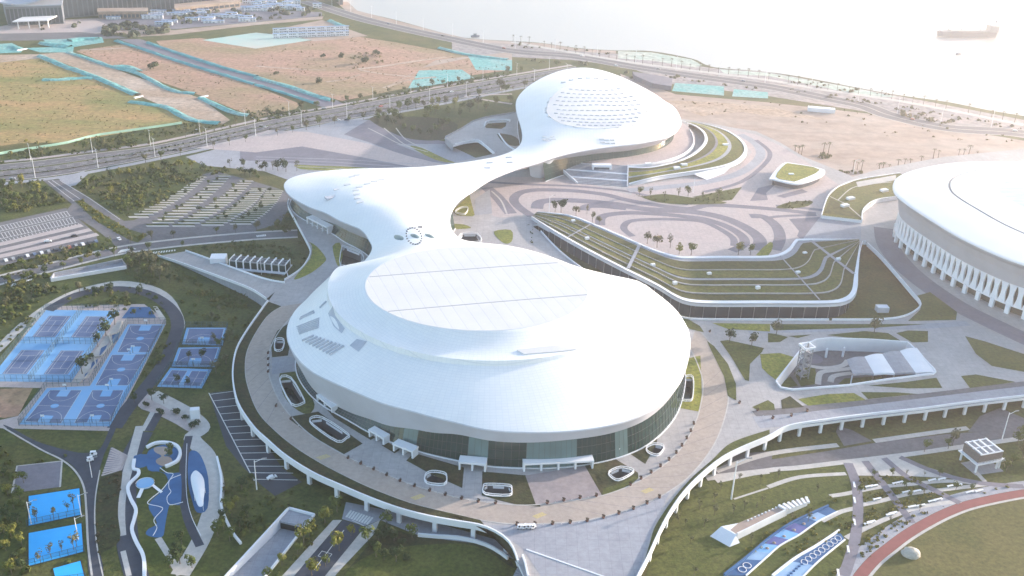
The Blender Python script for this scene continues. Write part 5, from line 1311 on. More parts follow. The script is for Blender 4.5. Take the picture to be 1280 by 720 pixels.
# ---------------- playground
pg = 'deep blue rubber playground'
flat('play_surface', smooth(W(px('30', '735,110 765,80 830,62 880,80 895,110 870,150 810,175 800,200 870,205 905,215 905,350 880,365 850,365 838,400 825,470 815,520 775,527 730,512 742,485 785,455 745,385 755,345 820,285 840,240 810,200 740,190'), Z3), True, 3), M['blue_deep'])
flat('play_surface', smooth(W(px('30', '945,105 985,98 1015,140 1042,235 1038,380 985,402 960,340 940,250'), Z3), True, 3), M['blue_deep'])
flat('play_surface', smooth(W(px('30', '670,120 735,112 745,160 700,180 672,165'), Z3), True, 2), M['blue_deep'])
flat('sandpit', smooth(W(px('30', '772,78 830,74 842,100 818,120 850,125 862,152 828,172 788,160 780,140 808,120 775,100'), Z4), True, 3), M['sand'])
MB().wall(smooth(W(px('30', '735,82 775,62 830,58 880,72 902,105 890,145 860,165 828,178'), 0), False), 1.3, 0, 1.2).build('curved_bench_wall', M['white'], label='white curved wall hugging the sandpit of the playground', cat='wall')
rp_ = PT('30', 727, 262, 0); pf = empty('play_platform', rp_, 'round blue play platform with slide beside the playground path', 'play platform')
MB().tube(rp_, rp_+Vector((0, 0, .8)), 3.6, 3.6, 24).build('disc', M['blue'], pf); MB().tube(rp_+Vector((0, 0, .6)), rp_+Vector((0, 0, .95)), 3.9, 3.9, 24, cap=False).build('rim', M['white_trim'], pf)
MB().add([rp_+Vector((-.8, -3.3, .7)), rp_+Vector((.8, -3.3, .7)), rp_+Vector((1.0, -9.5, .15)), rp_+Vector((-.6, -9.5, .15))], [(0, 1, 2, 3)]).build('slide', M['white_trim'], pf)
MB().add([rp_+Vector((3, -1.5, .7)), rp_+Vector((3.6, -.3, .7)), rp_+Vector((9, -4.6, .15)), rp_+Vector((8.4, -5.8, .15))], [(0, 1, 2, 3)]).build('slide', M['white_trim'], pf)
for s, lab in (('800,180 835,205 865,210 855,232 810,290 755,335 740,360 800,375 812,390 770,440 785,480 765,520', 'thin white edging winding along the blue playground'), ('905,215 850,240 845,280 855,300 835,330 850,365 915,352', 'thin white edging round the dotted mound of the playground'), ('935,60 930,200 935,330 960,430 1005,520', 'pale kerb beside the path right of the playground')):
    MB().wall(smooth(W(px('30', s), 0), False), .22, 0, .3).build('edging', M['white_trim'], label=lab, cat='edging')
MB().wall(smooth(W(px('30', '672,140 668,185 692,195 690,220 650,260 640,290 655,340 680,390 672,440 660,490 680,550 712,610 722,660 722,740'), 0), False), 1.4, 0, .8).build('seat_wall', M['white'], label='white serpentine seat wall along the park path', cat='wall')
MB().wall(smooth(W(px('30', '1085,130 1105,220 1108,290 1105,360 1125,430 1165,510 1205,562'), 0), False), .9, 0, 1.1).build('boundary_wall', M['white'], label='thin white wall right of the pale arc path', cat='wall')
# white whale-like membrane over the blue play bowl
mem = empty('membrane_canopy', PT('30', 990, 290, 0), 'white leaf shaped membrane canopy over the blue play bowl', 'canopy')
mo = [(980, 192), (1015, 225), (1024, 280), (1018, 340), (1015, 368), (992, 370), (972, 320), (956, 255), (956, 215)]
ml = smooth([PT('30', x, y, 2.6) for x, y in mo], True, 4); mc = sum(ml, Vector())/len(ml)+Vector((0, 0, 1.6)); inn = [mc.lerp(p, .55)+Vector((0, 0, .1)) for p in ml]
b_ = MB(); b_.strip(ml, inn, 0, True, True); b_.add(inn+[mc], [(i, (i+1) % len(inn), len(inn)) for i in range(len(inn))], 0, True); b_.build('membrane', M['white'], mem)
for i in (0, 8, 16, 24, 32): p = ml[i % len(ml)]; MB().tube((p.x, p.y, 0), p, .12, .1, 6).build('mast', M['white_trim'], mem)
MB().box(P(244.5, 522, 0), 4.2, 3.0, 5, .2).build('park_kiosk', M['white'], label='plain white box kiosk beside the tree plaza path', cat='kiosk')

# ---------------- tunnel ramp at the bottom (a trench cut into the ground)
TR = W([(361, 636), (393, 644.5), (311, 748), (258, 748)], 0)
tre = empty('tunnel_ramp', TR[0], 'open tunnel ramp trench with white walls at the bottom edge', 'ramp')
fl = [TR[0]+Vector((0, 0, -5)), TR[1]+Vector((0, 0, -5)), TR[2]+Vector((0, 0, -1.0)), TR[3]+Vector((0, 0, -1.0))]
MB().add(fl, [(0, 3, 2, 1)]).build('ramp_floor', M['pave_mid'], tre)
b_ = MB()
for i, j in ((1, 2), (3, 0), (0, 1)): b_.wall([TR[i], TR[j]], .8, -5.6, .9)
for i, j in ((1, 2), (3, 0), (0, 1)): MB().wall([TR[i], TR[j]], .8, -5.6, .9).build('side_wall', M['white'], tre)
pm_ = TR[0].lerp(TR[3], .14); pn_ = TR[1].lerp(TR[2], .14); MB().prism([TR[0], TR[1], pn_, pm_], -1.2, -.15).build('portal_lid', M['pave_mid'], tre)
MB().add([pm_+Vector((0, .5, -5)), pn_+Vector((0, .5, -5)), pn_+Vector((0, .5, -1)), pm_+Vector((0, .5, -1))], [(0, 1, 2, 3)]).build('portal_shadow_sheet', M['black'], tre)  # black sheet put in for the darkness inside the tunnel
pa, pb2 = TR[3].lerp(TR[0], .45), TR[2].lerp(TR[1], .45); MB().wall([pa+Vector((0, 0, -2.9)), pb2+Vector((0, 0, -2.9))], .3, 0, .12).build('drain_grate', M['grey_dark'], tre)
gobj = bpy.data.objects['ground']; old = gobj.data
gobj.data = MB().prism([Vector((-S, -250, 0)), Vector((S, -250, 0)), Vector((S, 6400, 0)), Vector((-S, 6400, 0))], None, 0, holes=[TR]).mesh('ground', M['ground']); bpy.data.meshes.remove(old)
parapet('low_wall', smooth(W(px('31', '810,522 900,530 1000,535 1100,555 1190,590 1280,655'), 0), False), 'low white retaining wall curving below the ring road', th=.8, h0=0, h1=1.6, cat='wall')

# ---------------- tunnel mouth beside the street, upper left
tm = empty('tunnel_mouth', P(110, 340, 0), 'long low white tunnel mouth beside the street at the left', 'tunnel mouth')
t0, t1, t2, t3 = P(64, 352, 0), P(68, 345.5, 0), P(153, 328, 0), P(158, 336, 0)
MB().wall([t0, t1, t2, t3], .9, 0, 2.4).build('side_wall', M['pave_mid'], tm); MB().wall([t0, t3], .9, 0, 2.2).build('side_wall', M['white'], tm); MB().prism([t0, t1, t2, t3], None, .25).build('floor', M['pave_mid'], tm)
# ---------------- cooling plant in the hollow west of the arena
pp8 = lambda x, y, z: P(270+x/8, 300+y/8, z)
pl0, pl1 = pp8(135, 275, 2.0), pp8(700, 325, 2.0); dpl = (pl1-pl0).normalized(); npl = Vector((-dpl.y, dpl.x, 0))
e = empty('plant_platform', Vector((pl0.x, pl0.y, 0)), 'pale platform on stub columns carrying the cooling units', 'platform')
MB().prism([pl0-npl*2, pl1-npl*2, pl1+npl*12, pl0+npl*12], 1.4, 2.0).build('slab', M['white'], e)
Lp = (pl1-pl0).length
for t in (.1, .4, .7, .95):
    p = pl0.lerp(pl1, t); MB().box((p.x, p.y, 0), 1.6, 1.2, 1.4).build('stub_column', M['pave_mid'], e)
sl = MB(); a = pl1+npl*1; sl.wall([a, a+dpl*4-npl*7+Vector((0, 0, -1.8))], .4, -.2, .6); sl.build('access_stair', M['white_trim'], e)
order = ['first', 'second', 'third', 'fourth', 'fifth', 'sixth', 'seventh', 'eighth']
wu = Lp/8.2
cu = [('casing', MB().box((0, 4.5, 0), wu*.9, 8.5, 4.0).mesh('casing', M['glass'])), ('fan_deck', MB().box((0, 4.5, 4.0), wu*.84, 8.0, .5).mesh('fan_deck', M['grey_mid']))]
fr_ = []
for x in (-wu*.47, wu*.47):
    fr_.append(('frame', MB().box((x, .2, 0), .4, .4, 4.9).box((x, 9, 0), .4, .4, 4.9).box((x, 4.6, 4.9), .45, 9.2, .4).mesh('frame', M['white_trim'])))
ztub = MB().tube((0, 2.6, 4.5), (0, 2.6, 5.0), 1.3, 1.3, 12).mesh('fan', M['grey_dark']); zt2 = MB().tube((0, 6.4, 4.5), (0, 6.4, 5.0), 1.3, 1.3, 12).mesh('fan', M['grey_dark'])
for i in range(8):
    p = pl0.lerp(pl1, (i+.5)/8); inst('cooling_unit', cu+fr_+[('fan', ztub), ('fan', zt2)], Vector((p.x, p.y, 2.0)), math.atan2(dpl.y, dpl.x), 1, '%s glazed cooling unit from the left in the white-framed row' % order[i], 'cooling unit', 'cooling units in the hollow')
MB().box(P(274, 331, 0), 9.5, 8, 6, .12).build('plant_box', M['white'], label='plain white box building left of the cooling units', cat='building')

# ---------------- lower right park
def q8(s): return [(860+float(a.split(',')[0])/8, 620+float(a.split(',')[1])/8) for a in s.split()]
bb = empty('play_ramp', P(915, 680, 0), 'long white wedge ramp with tan deck on the park slope', 'ramp')
dk = [P(x, y, 2.6) for x, y in q8('420,340 500,272 690,190 900,105 1100,40 1200,15 1200,50 990,140 800,230 640,310 490,385')]
MB().prism(dk, 0, 2.6, 0, 1).build('deck', [M['sand'], M['white']], bb)
fr0 = [P(*q8(s)[0], 2.62) for s in ('330,305', '480,390')]; fr1 = [P(*q8(s)[0], .05) for s in ('415,510', '220,402')]
MB().add([fr0[0], fr0[1], fr1[0], fr1[1]], [(0, 3, 2, 1)]).build('slope', M['white'], bb)
MB().prism([fr0[0], fr0[1], Vector((dk[-1].x, dk[-1].y, 0)), Vector((dk[0].x, dk[0].y, 0)), Vector((dk[1].x, dk[1].y, 0))], 2.0, 2.66).build('landing', M['white'], bb)
MB().add([fr0[1], P(*q8('520,470')[0], 0), fr1[0]], [(0, 1, 2)]).add([fr0[0], fr1[1], Vector((fr0[0].x, fr0[0].y, 0))], [(0, 1, 2)]).build('cheek', M['white'], bb)
sw2 = [P(x, y, 2.6) for x, y in q8('490,388 640,315 800,235 990,145')]; MB().wall(sw2, .5, -2.6, .9).build('side_parapet', M['white'], bb)
for k in range(7):
    t = k/6; a, b = P(*q8('905,100')[0], 2.7).lerp(P(*q8('1180,20')[0], 2.7), t), P(*q8('990,150')[0], 2.7).lerp(P(*q8('1205,75')[0], 2.7), t)
    MB().wall([a, b], 1.1, 0, .8).build('pergola_beam', M['white_trim'], bb)
for k in range(9):
    p = P(*q8('600,250')[0], 2.6).lerp(P(*q8('880,120')[0], 2.6), k/8); MB().box(p, .6, .6, .5).build('stepping_block', M['white_trim'], bb)
def strip_play(name, A_, B_, cols, label):
    e = empty(name, Vector((A_[0].x, A_[0].y, 0)), label, 'playground'); n = len(cols); A2, B2 = resn(A_, n*4+1), resn(B_, n*4+1)
    for i, m in enumerate(cols):
        a, b = A2[i*4:i*4+5], B2[i*4:i*4+5]; MB().strip([Vector((p.x, p.y, .2)) for p in b], [Vector((p.x, p.y, .2)) for p in a]).build('rubber_panel', m, e)
    MB().wall([Vector((p.x, p.y, 0)) for p in A2], .7, 0, 1.2).build('side_wall', M['blue_deep'] if name == 'play_strip' else M['white'], e); MB().wall([Vector((p.x, p.y, 0)) for p in B2], .6, 0, .5).build('side_wall', M['white'], e)
    return e, A2, B2
M['violet'] = mat('violet rubber', (.08, .10, .28), (.11, .13, .33), .2, .75); M['steel_blue'] = mat('steel blue rubber', (.22, .36, .55), (.27, .42, .60), .2, .75)
A_ = smooth(W(px('32', '1060,720 1180,625') + px('33', '0,540 100,470 200,420 300,375'), 0), False); B_ = smooth(W(px('32', '1170,720 1260,640') + px('33', '60,570 150,520 250,450 348,400'), 0), False)
e, A2, B2 = strip_play('play_strip', A_, B_, [M['blue_deep'], M['blue_deep'], M['steel_blue'], M['blue'], M['violet'], M['blue'], M['violet'], M['blue_deep'], M['steel_blue'], M['blue_deep']], 'upper blue play strip of coloured rubber panels on the slope')
for i in (14, 17, 21, 25, 29, 33): p = A2[i].lerp(B2[i], .5); MB().tube((p.x, p.y, .2), (p.x, p.y, .7), .8, .25, 10).build('climbing_mound', M['sand'], e)
for i in (3, 5): 
    p = A2[i].lerp(B2[i], .5); r = MB()
    for k in range(16): a0_, a1_ = 2*math.pi*k/16, 2*math.pi*(k+1)/16; r.tube((p.x+1.6*math.cos(a0_), p.y+1.6*math.sin(a0_), .35), (p.x+1.6*math.cos(a1_), p.y+1.6*math.sin(a1_), .35), .15, .15, 4)
    r.build('ring', M['white_trim'], e)
A_ = smooth(W(px('33', '20,725 130,640 240,575 355,498'), 0), False); B_ = smooth(W(px('33', '170,730 240,660 310,600 385,540'), 0), False)
e, A2, B2 = strip_play('ring_strip', A_, B_, [M['steel_blue'], M['steel_blue'], M['steel_blue'], M['blue_deep'], M['blue_deep'], M['blue_deep'], M['blue_deep'], M['blue_deep'], M['blue_deep'], M['blue_deep']], 'lower play strip with a row of pale rings on dark blue')
for i in range(13, 40, 3):
    p = A2[i].lerp(B2[i], .5); r = MB()
    for k in range(14): a0_, a1_ = 2*math.pi*k/14, 2*math.pi*(k+1)/14; r.tube((p.x+1.3*math.cos(a0_), p.y+1.5*math.sin(a0_), .3), (p.x+1.3*math.cos(a1_), p.y+1.5*math.sin(a1_), .3), .11, .11, 4)
    r.build('ring', M['white_trim'], e)
for i in range(1, 12, 2): p = A2[i].lerp(B2[i], .5); MB().box((p.x, p.y, .2), 1.0, .5, .4).build('stepping_block', M['blue_deep'], e)
BEN = [('seat', MB().box((0, 0, .42), 3.6, .75, .16).mesh('seat', M['white_trim'])), ('leg', MB().box((-1.4, 0, 0), .3, .6, .42).mesh('leg', M['white_trim'])), ('leg', MB().box((1.4, 0, 0), .3, .6, .42).mesh('leg', M['white_trim']))]
for x, y in ((430, 268), (432, 345), (432, 455), (400, 590), (350, 708), (505, 275), (530, 272), (545, 338), (500, 460), (515, 452), (610, 415), (625, 408), (640, 258), (655, 255), (690, 303), (745, 298), (720, 376), (765, 370), (820, 243), (868, 238), (820, 348), (850, 340), (915, 272), (950, 268), (1008, 303), (1055, 297)):
    inst('park_bench', BEN, PT('33', x, y, .12), .35 if x > 440 else 1.4, 1.15, 'white backless bench along the dark path left of the planted terraces' if x < 440 else 'white backless bench on the left half of the planted terraces above the track' if x < 660 else 'white backless bench on the right half of the planted terraces above the track', 'bench', 'white benches on the park terraces')
bo = MB(); bp_ = PT('33', 713, 612, 0); nb, rb_ = 14, 3.6
rr_ = random.Random(3); rows = []
for k in range(6):
    t = k/5*math.pi/2*1.0; row = []
    for i in range(nb):
        a = 2*math.pi*i/nb; r = rb_*math.cos(t)*(1+.10*rr_.uniform(-1, 1)); row.append((bp_.x+r*1.05*math.cos(a), bp_.y+r*.9*math.sin(a), 3.1*math.sin(t)+.12*rr_.uniform(-1, 1)-(.3 if k == 0 else 0)))
    rows.append(row)
for r0_, r1_ in zip(rows, rows[1:]): bo.strip([Vector(p) for p in r0_], [Vector(p) for p in r1_], 0, True, True)
bo.build('boulder', M['boulder'], label='large pale rounded boulder on the open lawn', cat='boulder')
# raised timber hut on white legs
hut = empty('raised_hut', P(1224, 582, 0), 'grey timber hut raised on white legs with white roof beams', 'hut')
hr = .33; hc = P(1224, 580, 0)
def hp(x, y, z): return Vector((hc.x+x*math.cos(hr)-y*math.sin(hr), hc.y+x*math.sin(hr)+y*math.cos(hr), z))
for x, y in ((-6.5, -5), (6.5, -5), (6.5, 5), (-6.5, 5), (5, -5)): 
    p = hp(x, y, 0); MB().box((p.x, p.y, 0), .8, .6, 4.6, hr).build('leg', M['white'], hut)
p = hp(0, 0, 4.6); MB().box(p, 16, 12.5, .5, hr).build('floor_slab', M['white'], hut)
for (x, y, dx, dy) in ((0, -5.2, 13, .3), (0, 5.2, 13, .3), (-6.4, 0, .3, 10.4), (6.4, 0, .3, 10.4)):
    n = 13 if dx > 1 else 10
    for k in range(n):
        t = (k+.5)/n-.5; q = hp(x+(t*dx if dx > 1 else 0), y+(t*dy if dy > 1 else 0), 5.1); MB().box(q, (dx/n-.08) if dx > 1 else .25, (dy/n-.08) if dy > 1 else .25, 4.4, hr).build('cladding_board', M['timber'], hut)
MB().box(hp(0, 0, 9.0), 12.4, 10, .3, hr).build('roof_deck', M['grey_mid'], hut)
for x in (-5.5, -2, 1.5, 5.5): MB().box(hp(x, 0, 9.5), .6, 11, .5, hr).build('roof_beam', M['white_trim'], hut)
for y in (-5.2, 0, 5.2): MB().box(hp(0, y, 9.35), 12.6, .5, .4, hr).build('roof_beam', M['white_trim'], hut)
for k in range(9): MB().box(hp(-7+k*1.75, -6.1, 5.1), .1, .1, 1.0, hr).build('rail_post', M['white_trim'], hut)
MB().box(hp(0, -6.1, 6.1), 15, .12, .1, hr).build('handrail', M['white_trim'], hut)
flat('hut_pad', [hp(-8, -7, Z2), hp(7, -8, Z2), hp(7, 3, Z2), hp(-8, 3, Z2)], M['pave_mid'])

# ================================================================== TREES, SHRUBS, LAMPS, CARS, PLANTERS
def crown_mesh(seed, rx, rz_, zc, leaf, n, mt, clumps=7, name='crown'):
    r = random.Random(seed); cl = []
    for _ in range(clumps):
        while True:
            p = Vector((r.uniform(-1, 1), r.uniform(-1, 1), r.uniform(-1, 1)))
            if p.length < 1: break
        cl.append((Vector((p.x*rx*.72, p.y*rx*.72, zc+p.z*rz_*.72)), r.uniform(.35, .62)))
    mb = MB()
    for _ in range(n):
        c, s = cl[r.randrange(clumps)]
        d = Vector((r.gauss(0, 1), r.gauss(0, 1), r.gauss(0, 1))).normalized()
        p = c+Vector((d.x*rx*s, d.y*rx*s, d.z*rz_*s))*r.uniform(.75, 1.05)
        nrm_ = (d+Vector((r.uniform(-.6, .6), r.uniform(-.6, .6), r.uniform(-.2, .8)))).normalized(); u = nrm_.orthogonal().normalized(); v = nrm_.cross(u)
        a = r.uniform(0, 6.28); u, v = u*math.cos(a)+v*math.sin(a), v*math.cos(a)-u*math.sin(a); l = leaf*r.uniform(.6, 1.3)
        mb.add([p-u*l*.5, p+v*l*.32, p+u*l*.5, p-v*l*.32], [(0, 1, 2, 3)])
    return mb.mesh(name, mt)
def trunk_mesh(seed, h, r0, zc, rx, name='trunk'):
    r = random.Random(seed); mb = MB(); top = Vector((r.uniform(-.15, .15), r.uniform(-.15, .15), h)); mb.tube((0, 0, -.2), top, r0, r0*.55, 6, cap=False)
    for k in range(4):
        a = k*1.57+r.uniform(-.4, .4); mb.tube(top-Vector((0, 0, h*.12*k)), top+Vector((rx*.55*math.cos(a), rx*.55*math.sin(a), (zc-h)+r.uniform(-.2, .6))), r0*.42, r0*.15, 5, cap=False)
    return mb.mesh(name, M['trunk'])
TREES = {}
for key, mt in (('leaf', M['leaf']), ('dark', M['leaf_dark']), ('yellow', M['leaf_yellow']), ('grey', M['leaf_grey'])):
    TREES[key] = [[('trunk', trunk_mesh(s, 2.6, .16, 4.4, 2.0)), ('crown', crown_mesh(s+50, 2.1, 2.1, 4.5, .85, 190, mt))] for s in range(4)]
TREES['bush'] = [[('trunk', trunk_mesh(s, .8, .14, 1.8, 1.6)), ('crown', crown_mesh(s+80, 2.0, 1.5, 1.7, .8, 190, M['leaf_dark']))] for s in range(3)]
TREES['sparse'] = [[('trunk', trunk_mesh(s, 3.0, .13, 4.6, 1.6)), ('crown', crown_mesh(s+20, 1.5, 2.2, 4.8, .7, 85, M['leaf_grey'], 5))] for s in range(3)]
def palm_parts(seed):
    r = random.Random(seed); mb = MB()
    for k in range(13):
        a = 2*math.pi*k/13+r.uniform(-.2, .2); up0 = r.uniform(.3, 1.1); L = r.uniform(1.9, 2.5); pv = Vector((0, 0, 7)); side = Vector((-math.sin(a), math.cos(a), 0))*.32
        prev = pv
        for q in range(1, 5):
            t = q/4; p = Vector((math.cos(a)*L*t, math.sin(a)*L*t, 7+up0*t*2-2.2*t*t)); w0, w1 = side*(1-(q-1)/4.6), side*(1-q/4.6)
            mb.add([prev-w0, prev+w0, p+w1, p-w1], [(0, 1, 2, 3)]); prev = p
    return [('trunk', MB().tube((0, 0, -.2), (.2, .1, 7), .24, .16, 7).mesh('trunk', M['trunk'])), ('crown', mb.mesh('crown', M['leaf_grey']))]
TREES['palm'] = [palm_parts(s) for s in range(3)]
tr_ = random.Random(11); n_tree = [0]
def tree(kind, p, sc, label, group, name=None):
    n_tree[0] += 1
    v = TREES[kind][tr_.randrange(len(TREES[kind]))]; s = sc*(1.0 if kind in ('palm', 'sparse') else 1.15)*tr_.uniform(.75, 1.25)
    inst(name or ('palm_tree' if kind == 'palm' else 'shrub_tree' if kind == 'bush' else 'tree'), v, p, tr_.uniform(0, 6.28), (s*tr_.uniform(.9, 1.1), s*tr_.uniform(.9, 1.1), s), label, 'palm' if kind == 'palm' else 'tree', group)
def row(pts, step, off, kinds, sc, label, group, jit=1.0, keep=1.0):
    for p, a in along(pts, step, off):
        if tr_.random() > keep: continue
        tree(tr_.choice(kinds), Vector((p.x+tr_.uniform(-jit, jit), p.y+tr_.uniform(-jit, jit), 0)), sc, label, group)
def spots(rc, s, kinds, sc, label, group, z=0):
    for x, y in px(rc, s): tree(tr_.choice(kinds), P(x, y, z), sc, label, group)
row(near_e[24:], 15, -9.5, ['leaf', 'sparse', 'grey'], 1.15, 'young street tree in the row on the near side of the avenue', 'street trees near side of avenue', 1.2, .8)
row(far_e[10:], 17, 9, ['leaf', 'grey', 'sparse'], 1.2, 'young street tree in the row on the field side of the avenue', 'street trees field side of avenue', 2, .8)
row(street, 13, 8.5, ['leaf', 'grey'], .95, 'small tree along the far pavement of the curving street', 'street trees at the curving street', .8, .8)
row(street[:22], 11, -8.5, ['leaf', 'dark'], .9, 'small tree along the near pavement of the curving street', 'street trees at the curving street', .8, .75)
spots('01', '610,610 640,600 665,590 690,605 720,620 655,625 690,640 740,660 780,675 820,680 870,685 905,675 930,650 960,640 700,585 850,605', ['dark', 'leaf'], 1.25, 'tree in the dark grove on the plaza island', 'grove on the plaza island')
spots('01', '720,560 760,550 800,545 840,540 880,530 915,530 950,525 990,545 1030,560 1070,560 1110,545 1150,555 900,570 960,580 1020,590 860,585 1250,470 1220,455 1270,520 1200,530', ['leaf', 'yellow', 'grey'], 1.5, 'leafy tree in the wooded strip between avenue and far dome', 'wooded strip by the avenue')
spots('20', '575,185 530,240 490,295 450,360 412,430', ['dark', 'bush'], 1.15, 'dark tree in the zigzag planter between the courts', 'planter trees between the courts')
spots('20', '945,360 1010,365 1070,265 890,475 940,490', ['dark', 'grey'], .85, 'slim tree standing at the fence of the small courts', 'trees at the small courts')
spots('20', '735,590 760,562 820,580 880,628 925,655 975,695 803,630 672,572', ['dark', 'bush'], .95, 'dark clipped tree on the pale tree plaza', 'tree plaza')
spots('31', '405,400 345,455 268,520 208,610 130,670 238,560 60,740', ['leaf', 'yellow'], 1.05, 'young tree on the left pavement of the bottom street', 'bottom street trees')
spots('31', '475,520 415,595 348,672 278,730', ['leaf', 'yellow'], 1.05, 'young tree on the right pavement of the bottom street', 'bottom street trees')
spots('31', '580,570 615,545 650,520 690,545 730,560 600,625 640,640 700,650 750,640 560,560 780,530 655,480 690,610', ['dark', 'bush', 'leaf'], 1.05, 'dark spreading tree clump on the lawn below the ring road', 'lawn clump below the ring road')
spots('32', '1010,420 960,475 865,470 1220,395 1195,555 910,720 1105,410 935,390 1240,250 1135,250 1040,290 1250,360 1010,350 1160,395 830,455 890,560', ['sparse'], .8, 'thin young tree on the lawn right of the eastern viaduct', 'young trees on the east lawn')
spots('33', '50,230 245,300 200,370 120,440 200,450', ['sparse'], .7, 'thin young tree beside the play strips', 'young trees beside the play strips')
spots('33', '620,222 690,218 780,222 855,222 530,225 680,280 702,335 757,395 777,312 937,295 1017,292 610,452 455,310', ['sparse', 'leaf'], .55, 'tiny tree on the planted terraces above the track', 'terrace trees above the track')
spots('33', '780,100 900,85 1245,60 1270,130 1215,170 1275,40 1190,200 920,70', ['grey', 'leaf', 'dark'], 1.1, 'full tree near the raised hut', 'trees round the raised hut')
spots('12', '215,340 245,345', ['dark'], 1.4, 'one of a pair of round dark trees on the swirl plaza edge', 'dark pair on the swirl plaza', ZD)
spots('12', '320,360 375,350 400,400 435,405 675,500 725,518 790,520', ['sparse', 'grey'], 1.25, 'thin tree on the swirl plaza behind the terraced building', 'thin trees on the swirl plaza', ZD)
spots('12', '835,552 895,556 1130,556 1190,556', ['leaf', 'yellow'], 1.35, 'round green tree at the front rim of the swirl plaza', 'rim trees of the swirl plaza', ZD)
spots('12', '635,262 760,275 830,272 950,280 1030,275 690,270 880,262', ['sparse', 'leaf'], 1.2, 'thin tree in the planted wedge below the far dome', 'trees in the wedge bed', ZD)
spots('13', '425,125 445,130 465,135 550,160 568,156 600,148 645,134 680,118 705,122 760,112 825,75 850,70 950,70 975,65 1000,65 1040,75', ['palm'], 1.2, 'palm in the row on the sand lot behind the stadium', 'palms on the sand lot', 0)
spots('13', '130,62 150,60 165,66', ['palm'], 1.3, 'palm in the small cluster behind the kiosk', 'palms behind the kiosk', 0)
spots('13', '275,52 300,50', ['palm'], 1.2, 'palm on the lone round mound of the sand lot', 'palms on the mound', 0)
row(prom, 11, 2.5, ['palm'], 1.1, 'palm on the seaside promenade', 'promenade palms', .8, .9)
spots('11', '10,120 50,135 110,135 135,125 30,140 85,130 150,140 205,135 -60,120 -130,115', ['sparse', 'dark'], 1.2, 'thin tree at the corner of plaza and bay car park', 'trees at the plaza corner')
spots('23', '40,240 530,228', ['grey'], 1.3, 'small bushy tree on the lawns above the sunken court', 'small trees above the sunken court', ZD)
spots('22', '1195,300 1085,275', ['dark'], 1.3, 'dark shrub tree in the wedge lawn east of the ring road', 'wedge lawn trees', ZD)
spots('23', '570,462', ['grey'], .62, 'single round tree before the wavy canopy', None, 0)
spots('30', '340,400 370,385 185,450 270,440 150,415', ['sparse'], 1.1, 'bare thin tree before the upper bright blue court', 'thin trees at the blue courts')
spots('30', '310,600 370,590 255,625 385,575 205,655', ['sparse'], 1.1, 'bare thin tree before the middle bright blue court', 'thin trees at the blue courts')
spots('30', '880,600 850,680 960,680 900,660 910,560 1110,440 1090,520', ['dark', 'leaf'], .95, 'leafy tree on the lawn at the foot of the playground', 'trees below the playground')
spots('30', '850,130 860,110', ['leaf'], .9, 'small tree inside the curved sandpit wall', 'sandpit trees')
spots('10', '430,222 470,205 520,195 560,185 600,175 650,165 700,155 760,145 830,135 900,125 960,130 1020,140 620,245 680,225 560,265 600,305 640,335 700,295 740,262 800,190 880,170', ['leaf', 'dark', 'leaf', 'yellow'], 1.15, 'leafy tree in the grove beside the fan shaped car park', 'grove beside the fan car park')
spots('10', '20,235 60,230 110,220 150,230 190,245 230,265 270,285 40,275 90,295 140,305 200,295 30,325 80,340', ['leaf', 'dark', 'yellow'], 1.2, 'leafy tree in the wood at the left edge behind the car park', 'wood at the left edge')
spots('10', '660,595 700,605 740,595 780,615 720,645 760,665 800,685 850,695 830,645 900,705 690,665 640,620', ['leaf', 'grey', 'dark'], 1.15, 'tree on the green slope below the street and ramp', 'slope below the street')
spots('30', '20,230 40,320 70,385 30,435 90,465 60,535 110,565 30,595 80,645 40,695 110,695 20,505 100,335 120,255 60,715', ['leaf', 'dark', 'yellow'], .85, 'tree in the dense planting left of the bright blue courts', 'planting left of the blue courts')
spots('30', '1120,485 1160,425 1200,485 1240,425 1180,365 1230,335 1250,505 1150,545 1260,255 1210,295 1130,380', ['leaf', 'dark', 'yellow'], .85, 'tree on the grass between playground and tunnel ramp', 'trees between playground and ramp')
spots('20', '330,35 400,25 480,45 560,35 640,55 700,40 60,45 110,65 160,35 30,95 60,135 230,25', ['leaf', 'dark', 'grey'], 1.0, 'tree inside the arc path behind the tennis courts', 'trees behind the tennis courts')
spots('20', '1060,65 1100,125 1000,65 1150,265 1100,305 1080,425 980,45 1130,380 1060,160', ['grey', 'leaf'], .9, 'young tree on the slope between small courts and ring road', 'slope left of the ring road')
for (bx_, by_), (tx, ty), wb, wt in bands:
    for i in range(9):
        t = (i+.6)/9.4; cx, cy = bx_+(tx-bx_)*t+26*math.sin(math.pi*t)+tr_.uniform(-30, 30), by_+(ty-by_)*t; tree(tr_.choice(['dark', 'leaf', 'bush']), PT('10', cx, cy-4, 0), .62, 'small tree between the pale bays of the fan shaped car park', 'car park trees')
for s in ('1200,150 1225,160 1250,165 1275,170 1290,180',): spots('10', s, ['dark', 'leaf'], .9, 'small tree at the top corner of the fan shaped car park', 'car park corner trees')

